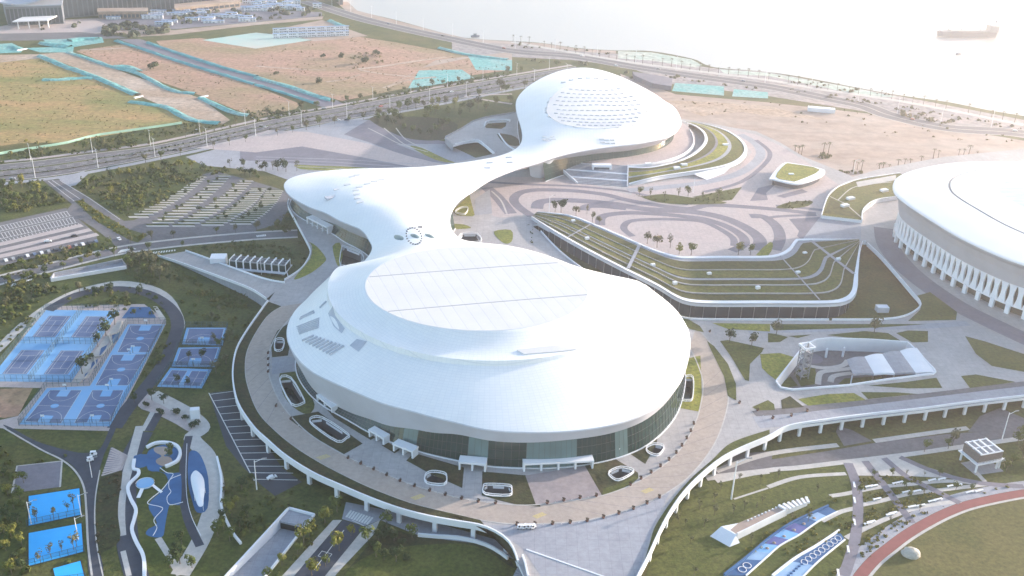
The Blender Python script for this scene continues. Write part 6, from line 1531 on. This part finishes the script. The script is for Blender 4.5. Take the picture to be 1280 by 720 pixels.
# shrubs and scrub, merged masses
def scrub(name, areas, mt, seed, quads=12):
    rs = np.random.RandomState(seed); tpl = []
    for _ in range(5):
        d = rs.normal(size=(quads, 3)); d[:, 2] = np.abs(d[:, 2])*.8; d /= np.linalg.norm(d, axis=1)[:, None]; c = d*rs.uniform(.45, .8, (quads, 1)); u = np.cross(d, rs.normal(size=(quads, 3))); u /= np.linalg.norm(u, axis=1)[:, None]; v = np.cross(d, u)
        tpl.append(np.stack([c-u*.42, c+v*.3, c+u*.42, c-v*.3], 1).reshape(-1, 3))
    out_ = []
    for poly, dens, size, z in areas:
        xs_, ys_ = [p[0] for p in poly], [p[1] for p in poly]; n = int((max(xs_)-min(xs_))*(max(ys_)-min(ys_))*dens*(1.7 if name == 'scrub' else 1)); pts_ = np.c_[rs.uniform(min(xs_), max(xs_), n), rs.uniform(min(ys_), max(ys_), n)]
        cl = np.sin(pts_[:, 0]*.11+seed)+np.sin(pts_[:, 1]*.13+pts_[:, 0]*.05)
        for (x, y), k in zip(pts_, cl):
            if k < rs.uniform(-2.2, .8) or not inside((x, y), poly): continue
            s = size*rs.uniform(.5, 1.5); a = rs.uniform(0, 6.28); T = tpl[rs.randint(5)]; ca, sa = math.cos(a), math.sin(a)
            out_.append(np.c_[(T[:, 0]*ca-T[:, 1]*sa)*s+x, (T[:, 0]*sa+T[:, 1]*ca)*s+y, T[:, 2]*s*rs.uniform(.7, 1.2)+z+.1*s])
    if not out_: return
    V_ = np.concatenate(out_); me_ = bpy.data.meshes.new(name); nq = len(V_)//4; me_.vertices.add(len(V_)); me_.vertices.foreach_set('co', V_.ravel()); me_.loops.add(nq*4); me_.loops.foreach_set('vertex_index', np.arange(nq*4)); me_.polygons.add(nq); me_.polygons.foreach_set('loop_start', np.arange(nq)*4); me_.polygons.foreach_set('loop_total', np.full(nq, 4)); me_.update(calc_edges=True); me_.materials.append(mt)
    obj(name, me_, kind='stuff')
TP = lambda rc, s, z=0: W(px(rc, s), z)
scrub('scrub', [(TP('10', '380,208 560,150 900,92 1190,132 1000,170 740,350 680,372 560,330'), .05, 1.9, 0), (TP('10', '0,205 170,195 320,290 0,362'), .06, 2.2, 0), (TP('10', '-20,612 480,492 590,500 600,528 -20,660'), .05, 1.8, 0), (TP('10', '640,572 780,560 1060,715 1280,840 1100,800 820,720 700,690 620,640'), .045, 1.9, 0), (TP('10', '900,540 1100,500 1280,480 1280,600 1060,560'), .05, 1.7, 0), (TP('11', '0,500 230,480 270,560 230,620 130,680 0,650'), .04, 1.6, 0), (TP('11', '40,420 160,340 190,440 60,445'), .06, 1.4, 0),
                 (TP('10', '0,655 250,640 200,720 0,740'), .05, 2, 0), (TP('20', '0,0 350,0 190,80 0,200'), .05, 2.2, 0), (TP('20', '420,0 700,0 800,60 860,150 300,88'), .03, 1.7, 0), (TP('20', '0,260 120,160 215,110 60,300 0,390'), .06, 1.6, 0), (TP('20', '840,170 870,250 800,380 690,510 720,420 830,220'), .10, 1.2, 0), (TP('20', '800,0 1150,0 1280,90 1180,300 1165,500 1040,520 790,510 1010,505 1060,400 1140,200 950,190 930,110'), .018, 1.6, 0), (TP('21', '-200,0 0,0 60,60 -60,200 -120,400'), .02, 1.6, 0),
                 (TP('30', '-40,60 80,170 60,310 130,320 130,470 135,680 180,740 -40,740'), .05, 2.0, 0), (TP('30', '180,90 320,100 380,190 310,140 100,165'), .02, 1.4, 0), (TP('30', '1110,170 1200,260 1280,200 1280,520 1215,570 1130,440 1110,290'), .03, 1.8, 0), (TP('31', '-20,330 90,325 240,260 420,350 380,420 170,375 -20,560'), .03, 1.6, 0), (TP('30', '240,680 130,700 430,620 440,740 420,640'), .02, 1.3, 0), (TP('31', '200,560 330,430 390,440 150,720 90,720'), .08, 1.3, 0),
                 (TP('00', '300,715 700,655 960,615 1100,625 1250,640 700,700 300,740'), .03, 1.8, 0), (TP('10', '0,60 320,0 780,-35 780,0 300,60 0,100'), .03, 2.0, 0), (TP('01', '-50,560 330,540 300,560 0,610'), .03, 2.0, 0), (TP('01', '440,515 800,440 1280,360 1280,378 800,460 460,530'), .035, 2.0, 0)], M['shrub'], 1)
scrub('golden_scrub', [(TP('10', '372,285 410,278 480,330 640,425 740,455 690,492 650,482 480,385'), .14, 1.3, 0), (TP('33', '455,225 560,220 700,226 900,236 760,254 560,270 462,290'), .34, .8, 0), (TP('33', '470,312 640,288 820,262 860,275 700,300 560,335 472,352'), .34, .8, 0), (TP('33', '470,392 600,350 720,325 850,300 900,320 740,365 600,415 472,475'), .34, .8, 0), (TP('33', '450,540 600,462 720,420 900,365 760,420 640,500 560,570 480,660 430,690'), .34, .8, 0), (TP('33', '-20,500 150,420 310,325 380,330 300,360 200,410 60,480 -20,560'), .34, .8, 0), (TP('33', '60,600 250,470 370,420 440,390 430,470 390,490 250,570 100,660'), .2, .9, 0), (TP('33', '200,700 380,570 420,540 400,600 330,720'), .10, 1.0, 0), (TP('32', '1170,590 1280,500 1280,560 1190,620'), .2, .9, 0), (TP('10', '0,195 250,180 180,200 0,240'), .05, 1.4, 0), (TP('00', '-20,700 300,705 470,690 300,730'), .03, 1.6, 0), (TP('33', '900,285 1200,275 1000,330'), .06, .8, 0)], M['shrub_yellow'], 2)
scrub('bed_shrubs', [(TP('30', '500,230 600,185 610,230 595,330 590,420 600,540 520,600 490,610 480,450'), .2, .9, 0)], mat('brown shrub', (.06, .05, .025), (.10, .08, .04), .6, .9), 3)
scrub('deck_planting', [(TP('12', '620,252 700,262 900,270 1150,215 1100,285 1000,298 840,300 700,283', ZD), .10, .9, ZD), (TP('13', '40,318 110,290 220,285 200,310 120,322', ZD), .12, 1.2, ZD), (TP('12', '70,400 100,400 110,480 150,550 90,540', ZD), .1, 1, ZD)], M['shrub'], 4)
scrub('avenue_hedge', [(offset_line(lr(.62), 1.2)+offset_line(lr(.62), -1.2)[::-1], .22, 1.0, 0), (offset_line(lr(.30), .9)+offset_line(lr(.30), -.9)[::-1], .2, .9, 0)], M['leaf_dark'], 5)
scrub('far_wood', [(TP('00', '520,135 640,120 840,125 840,165 660,190 530,182'), .012, 6, 0), (TP('00', '880,70 1280,40 1280,85 880,130'), .006, 5, 0), (TP('01', '-20,50 330,45 330,85 0,110'), .006, 5, 0), (TP('00', '120,130 400,115 400,140 130,160'), .003, 4, 0), (TP('02', '560,360 720,380 800,420 780,450 600,400'), .01, 3, 0)], mat('hazy tree mass', (.05, .065, .04), (.09, .10, .06), .2, .9), 6)
scrub('shore_scrub', [(TP('02', '0,215 330,245 520,270 520,290 300,270 0,235'), .01, 2.5, 0), (TP('03', '0,362 250,405 430,445 650,482 400,465 200,430 0,395'), .008, 2.5, 0), (TP('02', '0,290 300,310 470,330 300,325 0,310'), .012, 2.5, 0), (TP('03', '640,545 940,610 900,625 640,575'), .03, 3, 0), (TP('03', '0,420 500,500 1280,640 1280,655 500,520 0,440'), .012, 2.2, 0), (TP('02', '300,300 900,395 1280,450 1280,462 900,410 300,315'), .015, 2.4, 0)], M['leaf_grey'], 7)
scrub('field_weeds', [(TP('00', '-100,330 200,295 480,400 690,500 640,520 950,610 470,680 300,705 -100,720'), .02, .85, 0), (W(f2, 0), .012, .8, 0), (TP('01', '0,250 300,205 500,185 1000,270 1280,330 800,430 430,500 0,370'), .010, .9, 0), (TP('01', '470,270 620,265 650,340 480,345'), .02, 2.0, 0), (TP('02', '760,480 1000,500 1280,520 1280,560 900,580'), .005, 1.5, 0), (TP('03', '0,500 600,580 1280,690 1280,715 700,700 0,600'), .003, 1.6, 0)], mat('dry weeds', (.13, .12, .045), (.19, .15, .07), .4, .9), 9, 8)
scrub('mound_shrubs', [(TP('13', '250,65 280,50 310,55 315,72 255,75'), .5, 2.2, 0), (TP('13', '100,90 150,60 180,100 120,100'), .06, 2, 0), (TP('13', '350,135 420,130 480,140 470,152 370,150'), .12, 2, 0), (TP('13', '500,158 640,140 850,95 850,102 640,150 510,165'), .10, 2, 0)], M['shrub'], 8)

# ---------------- lamps
def lamp_parts(h, arms, m='white_trim'):
    b = [('pole', MB().tube((0, 0, 0), (0, 0, h), .2, .11, 8).mesh('pole', M[m]))]
    for a in range(arms):
        s = 1 if a == 0 else -1
        b.append(('arm', MB().tube((0, 0, h-.6), (s*2.4, 0, h+.3), .09, .07, 6).mesh('arm', M[m]), [('lamp_head', MB().box((s*2.8, 0, h+.2), 1.3, .4, .18).mesh('lamp_head', M['grey_mid']))]))
    return b
LAMP2, LAMP1 = lamp_parts(14, 2), lamp_parts(10, 1)
for p, a in along(near_e, 46, 0): inst('street_lamp', LAMP2, Vector((p.x, p.y, .1)), a+1.57, 1.1, 'tall twin-arm street lamp on the near kerb of the avenue', 'street lamp', 'avenue lamps near kerb')
for p, a in along(far_e, 46, 2): inst('street_lamp', LAMP2, Vector((p.x, p.y, .1)), a+1.57, .95, 'tall twin-arm street lamp on the field side of the avenue', 'street lamp', 'avenue lamps field side')
for p, a in along(coast, 50, 13): inst('street_lamp', LAMP2, Vector((p.x, p.y, .1)), a+1.57, 1.1, 'thin street lamp along the coast road', 'street lamp', 'coast road lamps')
for x, y, lab, s in ((914, 624, 'single lamp post on the lawn beside the eastern viaduct', 2.0), (1252.5, 549, 'lamp post at the kerb behind the raised hut', 1.5), (321, 612, 'lamp post at the edge of the lower striped car park', 1.5), (327, 343, 'slim lamp post in front of the cooling units', 1.0), (115, 597, 'lamp post between the park road and bright blue courts', 1.0), (98, 675, 'floodlight post at the near right corner of the middle blue court', 1.1), (102, 646, 'floodlight post at the near right corner of the upper blue court', 1.1), (39, 655, 'floodlight post at the left side of the upper blue court', 1.1)):
    inst('lamp_post', LAMP1, P(x, y, 0), .3, s, lab, 'lamp post')
for rc, x, y, lab in (('12', 905, 245, 'dark lamp mast on the plaza before the dome terrace'), ('12', 185, 340, 'slim white mast at the left end of the terraced building'), ('13', 425, 150, 'lamp mast on the sand edge behind the kiosk')):
    inst('lamp_post', LAMP1, PT(rc, x, y, ZD if rc == '12' else 0), .3, 1.2, lab, 'lamp post')

# ---------------- vehicles
def car_parts(ci):
    b = MB(); prof = [(-2.2, .35), (-2.2, .95), (-1.5, 1.05), (-1.0, 1.5), (.6, 1.5), (1.25, 1.02), (2.1, .9), (2.25, .35)]; n = len(prof)
    for y0, y1 in ((-.88, .88),): b.add([(x, y0, z) for x, z in prof]+[(x, y1, z) for x, z in prof], [tuple(range(n)), tuple(range(2*n-1, n-1, -1))]+[(i, n+i, n+(i+1) % n, (i+1) % n) for i in range(n)])
    body = b.mesh('body', M['car%d' % ci]); gl = MB().add([(-1.42, -.8, 1.09), (-1.42, .8, 1.09), (-1.02, .75, 1.47), (-1.02, -.75, 1.47)], [(0, 1, 2, 3)]).mesh('rear_window', M['black'])
    gl2 = MB().add([(1.2, -.8, 1.07), (.64, -.75, 1.48), (.64, .75, 1.48), (1.2, .8, 1.07)], [(0, 1, 2, 3)]).mesh('windscreen', M['black'])
    wh = [('wheel', MB().tube((x, y-.1, .34), (x, y+.1, .34), .34, .34, 10).mesh('wheel', M['black'])) for x in (-1.35, 1.4) for y in (-.85, .85)]
    return [('body', body), ('rear_window', gl), ('windscreen', gl2)]+wh
CARS = [car_parts(i) for i in range(5)]; cname = ['white', 'black', 'grey', 'red', 'dark blue']
def car(ci, p, rz, where, group=None): inst('parked_car' if group and 'parked' in group else 'car', CARS[ci], p, rz, 1.0, '%s car %s' % (cname[ci], where), 'car', group)
a, b = PT('10', 30, 585, .1), PT('10', 480, 490, .1); dd_ = (b-a); rz0 = math.atan2(dd_.y, dd_.x)+math.pi/2
for i, ci in enumerate((0, 2, 1, 0, 4, 0, 2, 1, 0, 3, 2, 0, 1, 4)): car(ci, a.lerp(b, i/13)+Vector((0, 0, .02)), rz0, 'parked in the front row of the left car park', 'cars parked in the front row of the left car park')
for rc, x, y, ci, rz, wh in (('10', 240, 490, 0, .3, 'driving between the carports of the left car park'), ('10', 372, 462, 1, .3, 'standing beside the carports of the left car park'), ('00', 985, 655, 2, .25, 'driving on the avenue below the green field'), ('01', 410, 602, 0, .25, 'driving on the avenue nearest the plaza corner'), ('01', 453, 601, 1, .25, 'driving ahead of the white one on the avenue'), ('10', 875, 32, 1, .25, 'driving on the avenue above the fan shaped car park'), ('10', 62, 176, 2, .25, 'on the avenue at the left picture edge'), ('10', 596, 478, 0, -.9, 'turning at the crossing beside the golden median'), ('31', 80, 232, 0, .6, 'parked in the lower striped car park'), ('01', 340, 545, 2, .25, 'on the far carriageway of the avenue'), ('01', 980, 462, 0, .25, 'on the avenue beside the wooded strip'), ('02', 520, 330, 0, -.3, 'on the coast road')):
    car(ci, PT(rc, x, y, .13), rz, wh)
for i_c, (p, a) in enumerate(along(lr(.47), 61)): 
    if i_c % 2 == 0 and i_c < 22: car((i_c*3) % 5, Vector((p.x, p.y, .16)), a, 'in the loose line of traffic on the main avenue', 'cars driving on the avenue')
for i_c, (p, a) in enumerate(along(coast, 97, 5)): 
    if 1 < i_c < 14: car((i_c*2) % 5, Vector((p.x, p.y, .16)), a, 'driving on the coast road far away', 'cars on the coast road')
CART = [('body', MB().box((0, 0, .4), 2.4, 1.2, .5).mesh('body', M['white_trim'])), ('roof', MB().box((0, 0, 1.8), 2.0, 1.2, .1).mesh('roof', M['white_trim'])), ('seat', MB().box((-.3, 0, .9), .6, 1.1, .5).mesh('seat', M['black']))]+[('pillar', MB().box((x, y, .9), .08, .08, .9).mesh('pillar', M['white_trim'])) for x in (-.9, .9) for y in (-.5, .5)]+[('wheel', MB().tube((x, y-.08, .28), (x, y+.08, .28), .28, .28, 8).mesh('wheel', M['black'])) for x in (-.8, .8) for y in (-.6, .6)]
inst('park_cart', CART, PT('30', 452, 146, .12), .5, 1.2, 'white open cart nearer the striped crossing on the park road', 'cart'); inst('park_cart', CART, PT('30', 468, 118, .12), .2, 1.2, 'white open cart farther up the park road', 'cart')
for k, x in enumerate((650, 655.5, 661, 666.5)): inst('service_cart', CART, P(x, 660.5-k*.1, ZD+.1), .05+.6*(k % 2), 1.0, ['leftmost', 'second', 'third', 'rightmost'][k]+' white cart of the row parked on the plaza edge', 'cart', 'white carts on the plaza')

# ---------------- ball planters and bollards along the ring road
POT = [('pot', MB().tube((0, 0, 0), (0, 0, .55), .62, .75, 10).mesh('pot', M['rust'])), ('clipped_ball', crown_mesh(5, .85, .8, 1.15, .5, 90, mat('red leaf', (.10, .045, .035), (.05, .055, .025), .9, .8), 5, 'clipped_ball'))]
BOL = [('post', MB().tube((0, 0, 0), (0, 0, .75), .16, .16, 8).mesh('post', M['white_trim'])), ('cap', MB().tube((0, 0, .75), (0, 0, .9), .2, .05, 8).mesh('cap', M['grey_dark']))]
def planters(pix, step, label, group):
    for i, (p, a) in enumerate(along(smooth(W(pix, ZD), False), step)):
        if i % 2 == 0: inst('ball_planter', POT, Vector((p.x, p.y, ZD+.06)), a, .85, label, 'planter', group)
        else: inst('bollard', BOL, Vector((p.x, p.y, ZD+.06)), a, .7, label.replace('round clipped planter', 'short white bollard'), 'bollard', group.replace('planters', 'bollards'))
planters([(435, 573), (470, 588.5), (510, 605.5), (560, 620), (595, 627), (625, 630)], 3.6, 'round clipped planter on the inner edge of the shaded ring road', 'planters inner edge lower left')
planters([(684, 629.5), (722, 623.5), (752, 619.5)], 3.6, 'round clipped planter between wide arena entrance and ring road', 'planters before the wide entrance')
planters([(788, 606.5), (822, 586), (847, 565), (865, 537), (868, 524)], 3.4, 'round clipped planter on the inner edge of the lower right ring road', 'planters inner edge lower right')
planters([(646, 656.5), (690, 655.5), (735, 651.5), (780, 640.5), (815, 627), (835, 616)], 3.6, 'round clipped planter between ring road and bottom plaza', 'planters outer edge')
planters([(335, 442), (335, 466)], 3.2, 'round clipped planter at the west arena apron', 'planters west apron')
planters([(345, 508), (378, 537)], 7, 'round clipped planter on the inner edge of the left ring road', 'planters inner edge left')
planters([(924, 504), (945, 512), (960, 523), (990, 520), (1010, 514)], 5, 'round clipped planter where the viaduct meets the ring road', 'planters at the viaduct fork')
planters([(887, 415), (900, 421)], 4, 'round clipped planter at the north east fork of the ring road', 'planters north east fork')

# ================================================================== FAR THINGS
# dust-net berms lining the plots
def berm(rc, s, wd, h, label, m='net'):
    pts = resample(smooth(W(px(rc, s), 0), False), 8); rr = random.Random(len(s)*7+int(wd*10)); mb = MB()
    prof = [(-.5, 0), (-.28, .75), (0, 1), (.3, .7), (.5, 0)]; rows = []
    for x, z in prof:
        L = offset_line(pts, x*wd); rows.append([Vector((p.x+rr.uniform(-.5, .5), p.y+rr.uniform(-.5, .5), .05+z*h*rr.uniform(.6, 1.25))) for p in L])
    for a, b in zip(rows, rows[1:]): mb.strip(a, b, 0, False)
    return mb.build('net_berm', M[m], label=label, cat='net cover')
berm('00', '200,280 330,335 490,392 700,482', 9, 2.0, 'turquoise net berm along the left side of the dirt track')
berm('00', '215,400 300,400 400,392 480,392', 9, 1.6, 'turquoise net spur jutting into the green field')
berm('00', '650,510 760,525 840,540 930,590 1010,610 1110,620', 8, 1.8, 'turquoise net berm ending at the avenue')
berm('00', '340,262 430,290 560,335 690,368 830,440 900,462 1000,470', 7, 1.6, 'turquoise net berm along the right side of the dirt track')
berm('00', '570,335 640,335 690,362', 12, 1.8, 'turquoise net heap at the bend of the dirt track')
berm('00', '1005,490 1100,535 1190,570 1280,580', 8, 1.8, 'turquoise net berm by the avenue corner')
berm('00', '580,205 760,262 900,310 1280,425', 6, 1.8, 'dark teal hoarding line along the site lane, near side', 'net_dark')
berm('00', '740,215 900,270 1100,335 1290,385', 6, 1.8, 'dark teal hoarding line along the site lane, far side', 'net_dark')
berm('01', '0,390 150,430 300,480 400,510', 8, 2, 'turquoise hoarding at the avenue end of the site lane')
berm('01', '0,425 150,470 330,530', 5, 1.6, 'dark hoarding at the avenue end of the site lane', 'net_dark')
berm('01', '370,105 430,130 480,140', 10, 2.2, 'turquoise net heap beside the far yard')
berm('01', '920,240 1060,275 1280,300', 8, 1.6, 'turquoise net line beside the coast road')
berm('00', '215,215 280,228 370,240', 14, 2.5, 'crumpled turquoise net heap near the town road')
berm('00', '350,205 430,195 510,200', 14, 2.2, 'turquoise net heap next to the town road trees')
berm('00', '-40,245 50,235 110,250', 12, 1.8, 'turquoise net heap at the left picture edge')
MB().wall(resample(W(px('10', '-40,62 0,52 150,28 330,0') + px('00', '470,682 700,650 960,612'), 0), 10), .2, 0, 2.0).build('green_hoarding', mat('mint hoarding', (.40, .62, .50), (.34, .55, .45), .1), label='mint green hoarding between green field and avenue', cat='hoarding')
for x, y, s in ((690, 122, 1), (179, 124, 1)): pass
for rc, s, lab in (('00', '85,255 135,245', 'small white tarpaulin at the left net heap'), ('00', '672,492 715,482', 'white tarpaulin at the end of the dirt track berm'), ('00', '1000,490 1040,480', 'white tarpaulin at the net berm by the avenue'), ('00', '370,352 395,348', 'white tarpaulin on the net spur')):
    a, b = W(px(rc, s), 0); MB().tube(a, b, 1.5, 1.0, 6).build('tarpaulin', M['white'], label=lab, cat='tarpaulin')
# lone trees in the fields
for rc, x, y, lab in (('00', 768, 345, 'lone dark tree on the orange field by the lane'), ('01', 335, 290, 'left dark bush on the large far field'), ('01', 425, 290, 'second dark bush on the large far field'), ('01', 100, 375, 'dark bush on the near left part of the large field'), ('01', 312, 415, 'dark bush on the near part of the large field'), ('01', 545, 320, 'wide dark scrub patch centre on the large field'), ('01', 602, 275, 'small bush on the far edge of the large field'), ('10', 545, 25, 'round dark tree beside the avenue lamp')):
    tree('bush', PT(rc, x, y, 0), 2.2 if 'lone' in lab or 'wide' in lab else 1.7, lab, None)
# containers of the building yard
sh_ = [('shell', MB().box((0, 0, 0), 12, 3, 5.6).mesh('shell', M['white'])), ('roof', MB().box((0, 0, 5.6), 12.6, 3.6, .25).mesh('roof', simple('blue cabin roof', (.25, .36, .55)))), ('door', MB().box((0, -1.53, .1), 1.2, .1, 2.1).mesh('door', M['grey_mid']))]+[('window', MB().box((x, -1.53, z), 1.4, .1, 1.1).mesh('window', M['glass_blue'])) for x in (-4, -2, 3, 5) for z in (1.0, 3.8)]
rr_ = random.Random(5)
for k in range(16):
    u, v = (k % 8)/7, k//8; p = PT('01', 110+u*330, 165-u*45+v*26+u*32, .1); inst('site_cabin', sh_, p, .25, 1.0, 'two storey white site cabin with blue roof in the far building yard', 'cabin', 'site cabins in the far yard')
for k in range(26):
    p = PT('01', rr_.uniform(-40, 320), rr_.uniform(15, 55), .1); inst('site_cabin', sh_, p, rr_.choice((.25, .1)), (rr_.uniform(.8, 1.8), 1.5, rr_.uniform(.6, 1.0)), 'pale cabin in the dense building site by the coast', 'cabin', 'cabins by the coast site')
for k in range(22):
    p = PT('00', rr_.uniform(560, 1250), rr_.uniform(60, 125), .1); inst('site_cabin', sh_, p, rr_.choice((.1, .2)), (rr_.uniform(1, 2.2), 1.5, rr_.uniform(.5, .9)), 'pale low cabin in front of the dark exhibition block', 'cabin', 'cabins before the exhibition block')
# exhibition buildings at the top left
def block(name, base, h, label, mw='grey_mid', ro='grey_mid', cols=16, extra=None):
    q = W(px('00', base), 0); c = sum(q, Vector())/len(q); e = empty(name, Vector((c.x, c.y, 0)), label, 'building')
    MB().prism(q, 0, h).build('body', M[mw], e); MB().prism([c+(p-c)*1.03 for p in q], h, h+1.4).build('roof', M[ro], e)
    a, b = q[0], q[1]; d = (b-a); L = d.length; d.normalize(); n_ = Vector((d.y, -d.x, 0))
    for k in range(cols):
        p = a+d*(L*(k+.5)/cols)+n_*.3; MB().box((p.x, p.y, 1.5), L/cols*.72, .5, h-4, math.atan2(d.y, d.x)).build('window', M['glass_blue'], e)
    return e, q
M['slate'] = simple('slate cladding', (.16, .18, .22), .6); M['roof_blue'] = mat('blue grey roof', (.34, .38, .45), (.28, .32, .40), .05, .5)
e, q = block('exhibition_block', '320,92 1120,25 1250,-60 300,-20', 34, 'long dark exhibition block at the top left picture edge', 'slate', 'roof_blue', 34)
a, b = PT('00', 685, 62, 0), PT('00', 890, 45, 0); MB().prism([a+Vector((0, -10, 0)), b+Vector((0, -10, 0)), b+Vector((0, 25, 0)), a+Vector((0, 25, 0))], 20, 21.5).build('canopy', M['white_trim'], e)
e, q = block('exhibition_hall', '40,128 320,118 330,60 20,60', 22, 'hall with sweeping concave roof at the top left corner', 'slate', 'roof_blue', 14)
b_ = MB(); w0, w1 = PT('00', -80, 130, 0), PT('00', 340, 112, 0); n = 16; F, Bk = [], []
for i in range(n+1):
    t = i/n; p = w0.lerp(w1, t); z = 26+16*abs(2*t-1)**1.8; F.append(Vector((p.x, p.y-12, z))); Bk.append(Vector((p.x, p.y+150, z+4)))
b_.strip(F, Bk, 0, True); b_.strip([p-Vector((0, 0, 1.5)) for p in F], F); b_.build('swept_roof', M['roof_blue'], e)
a, b = PT('00', 95, 138, 0), PT('00', 270, 130, 0); MB().prism([a+Vector((0, -14, 0)), b+Vector((0, -14, 0)), b+Vector((0, 14, 0)), a+Vector((0, 14, 0))], 9, 10.2).build('canopy', M['white_trim'], e)
for t in (.1, .4, .7, .95): p = a.lerp(b, t); MB().box((p.x, p.y-10, 0), 1, 1, 9).build('canopy_post', M['white_trim'], e)
for s, lab, h, m in (('495,95 740,92 740,75 495,78', 'low pink boundary building before the exhibition block', 8, 'dirt'), ('880,70 1200,35 1200,20 880,52', 'long low pink building at the end of the exhibition block', 7, 'dirt')):
    block('low_building', s, h, lab, m, 'sand', 12)
e, q = block('coast_block', '1700,30 1715,28 1715,0 1690,0', 14, 'small brick coloured block at the coast road under the top edge', 'dirt', 'sand', 4)
# pale paved strips of the left car park
for k, (x0, y0, x1, y1) in enumerate(((-30, 508, 410, 405), (-30, 540, 452, 427), (-30, 568, 488, 450))):
    a, b = PT('10', x0, y0, Z4), PT('10', x1, y1, Z4); path('parking_strip', [a, b], 5.2, M['pave_pink'])
    d = (b-a).normalized(); n_ = Vector((-d.y, d.x, 0)); path('kerb_strip', [a-n_*2.9, b-n_*2.9], .6, M['pave_white'], .03)
# wall and posts in the excavation by the coast
MB().prism(W(px('02', '600,380 760,405 800,415 795,455 700,440 610,400'), 0), 0, 5).build('excavation_wall', M['pave_dark'], label='dark retaining block behind the far dome', cat='wall')
# freighter and small boat
def hull(name, p0, p1, h, beam, mh, label, full=True):
    d = (p1-p0); L = d.length; d.normalize(); n_ = Vector((-d.y, d.x, 0)); e = empty(name, p0, label, 'ship' if full else 'boat'); rows = []
    for z, ins in ((0, .0), (h*.5, .01), (h, .015)):
        r = []
        for t, w_ in ((-.01 if z else .01, .35), (.06, .9), (.2, 1), (.85, 1), (.96, .6), (1.0+.02*z/h, .04)):
            r.append((p0+d*(L*t), beam*w_))
        rows.append([p+n_*w_/2+Vector((0, 0, z)) for p, w_ in r]+[p-n_*w_/2+Vector((0, 0, z)) for p, w_ in reversed(r)])
    b_ = MB()
    for a, b in zip(rows, rows[1:]): b_.strip(a, b, 0, False, True)
    b_.add(rows[-1], [tuple(range(len(rows[-1])))]); b_.build('hull', M[mh], e)
    return e, d, L, n_
s0, s1 = P(1246, 46, Z1), P(1171.5, 45, Z1)
e, d, L, n_ = hull('cargo_ship', s0, s1, 7, 15, 'slate_ship' if 'slate_ship' in M else 'slate', 'long low grey cargo ship with stern deckhouse on the water')
rzs = math.atan2(d.y, d.x); p = s0+d*(L*.10); MB().box((p.x, p.y, 7), 12, 12, 8, rzs).build('deckhouse', M['grey_mid'], e); MB().box((p.x, p.y, 15), 7, 9, 4, rzs).build('bridge', M['white'], e); q = p-d*3; MB().tube((q.x, q.y, 15), (q.x, q.y, 21), 1.4, 1.1, 8).build('funnel', M['slate'], e)
p = s0+d*(L*.5); MB().box((p.x, p.y, 7), L*.62, 11, 1.4, rzs).build('hatch_cover', M['grey_mid'], e); p = s0+d*(L*.95); MB().tube((p.x, p.y, 7), (p.x, p.y, 18), .7, .4, 6).build('foremast', M['white_trim'], e)
for t in (.3, .62): p = s0+d*(L*t); MB().tube((p.x, p.y, 8), (p.x, p.y, 15), .5, .35, 6).build('mast', M['grey_mid'], e)
e, d, L, n_ = hull('small_boat', P(1195, 68.5, Z1), P(1201, 68, Z1), 1.6, 3, 'slate', 'tiny open boat on the water below the cargo ship', False); p = P(1198, 68, Z1); MB().box((p.x, p.y, 1.6), 3, 2, 1.6, .1).build('cabin', M['white'], e)
e, d, L, n_ = hull('fishing_boat', PT('01', 1075, 186, Z1), PT('01', 1118, 184, Z1), 2, 4, 'slate', 'small dark boat moored off the beach', False); p = PT('01', 1095, 184, Z1); MB().box((p.x, p.y, 2), 4, 2.5, 2.2, .1).build('cabin', M['grey_mid'], e)
MB().box(PT('03', 265, 558, .1), 26, 7, 4, -.2).build('bus_shelter', M['white'], label='long white shed beside the coast road on the sand lot', cat='shed')

# ================================================================== AIR
hz = MB(); hz.box((0, 3080, -7), 7990, 6780, 290); hzo = hz.build('haze', None, kind='stuff')
hm = bpy.data.materials.new('haze'); hm.use_nodes = True; t = hm.node_tree; t.nodes.clear()
ov = t.nodes.new('ShaderNodeOutputMaterial'); pv = t.nodes.new('ShaderNodeVolumePrincipled')
pv.inputs['Color'].default_value = (1, .95, .95, 1); pv.inputs['Density'].default_value = .00018; pv.inputs['Anisotropy'].default_value = .8
t.links.new(pv.outputs[0], ov.inputs['Volume']); hzo.data.materials.clear(); hzo.data.materials.append(hm)
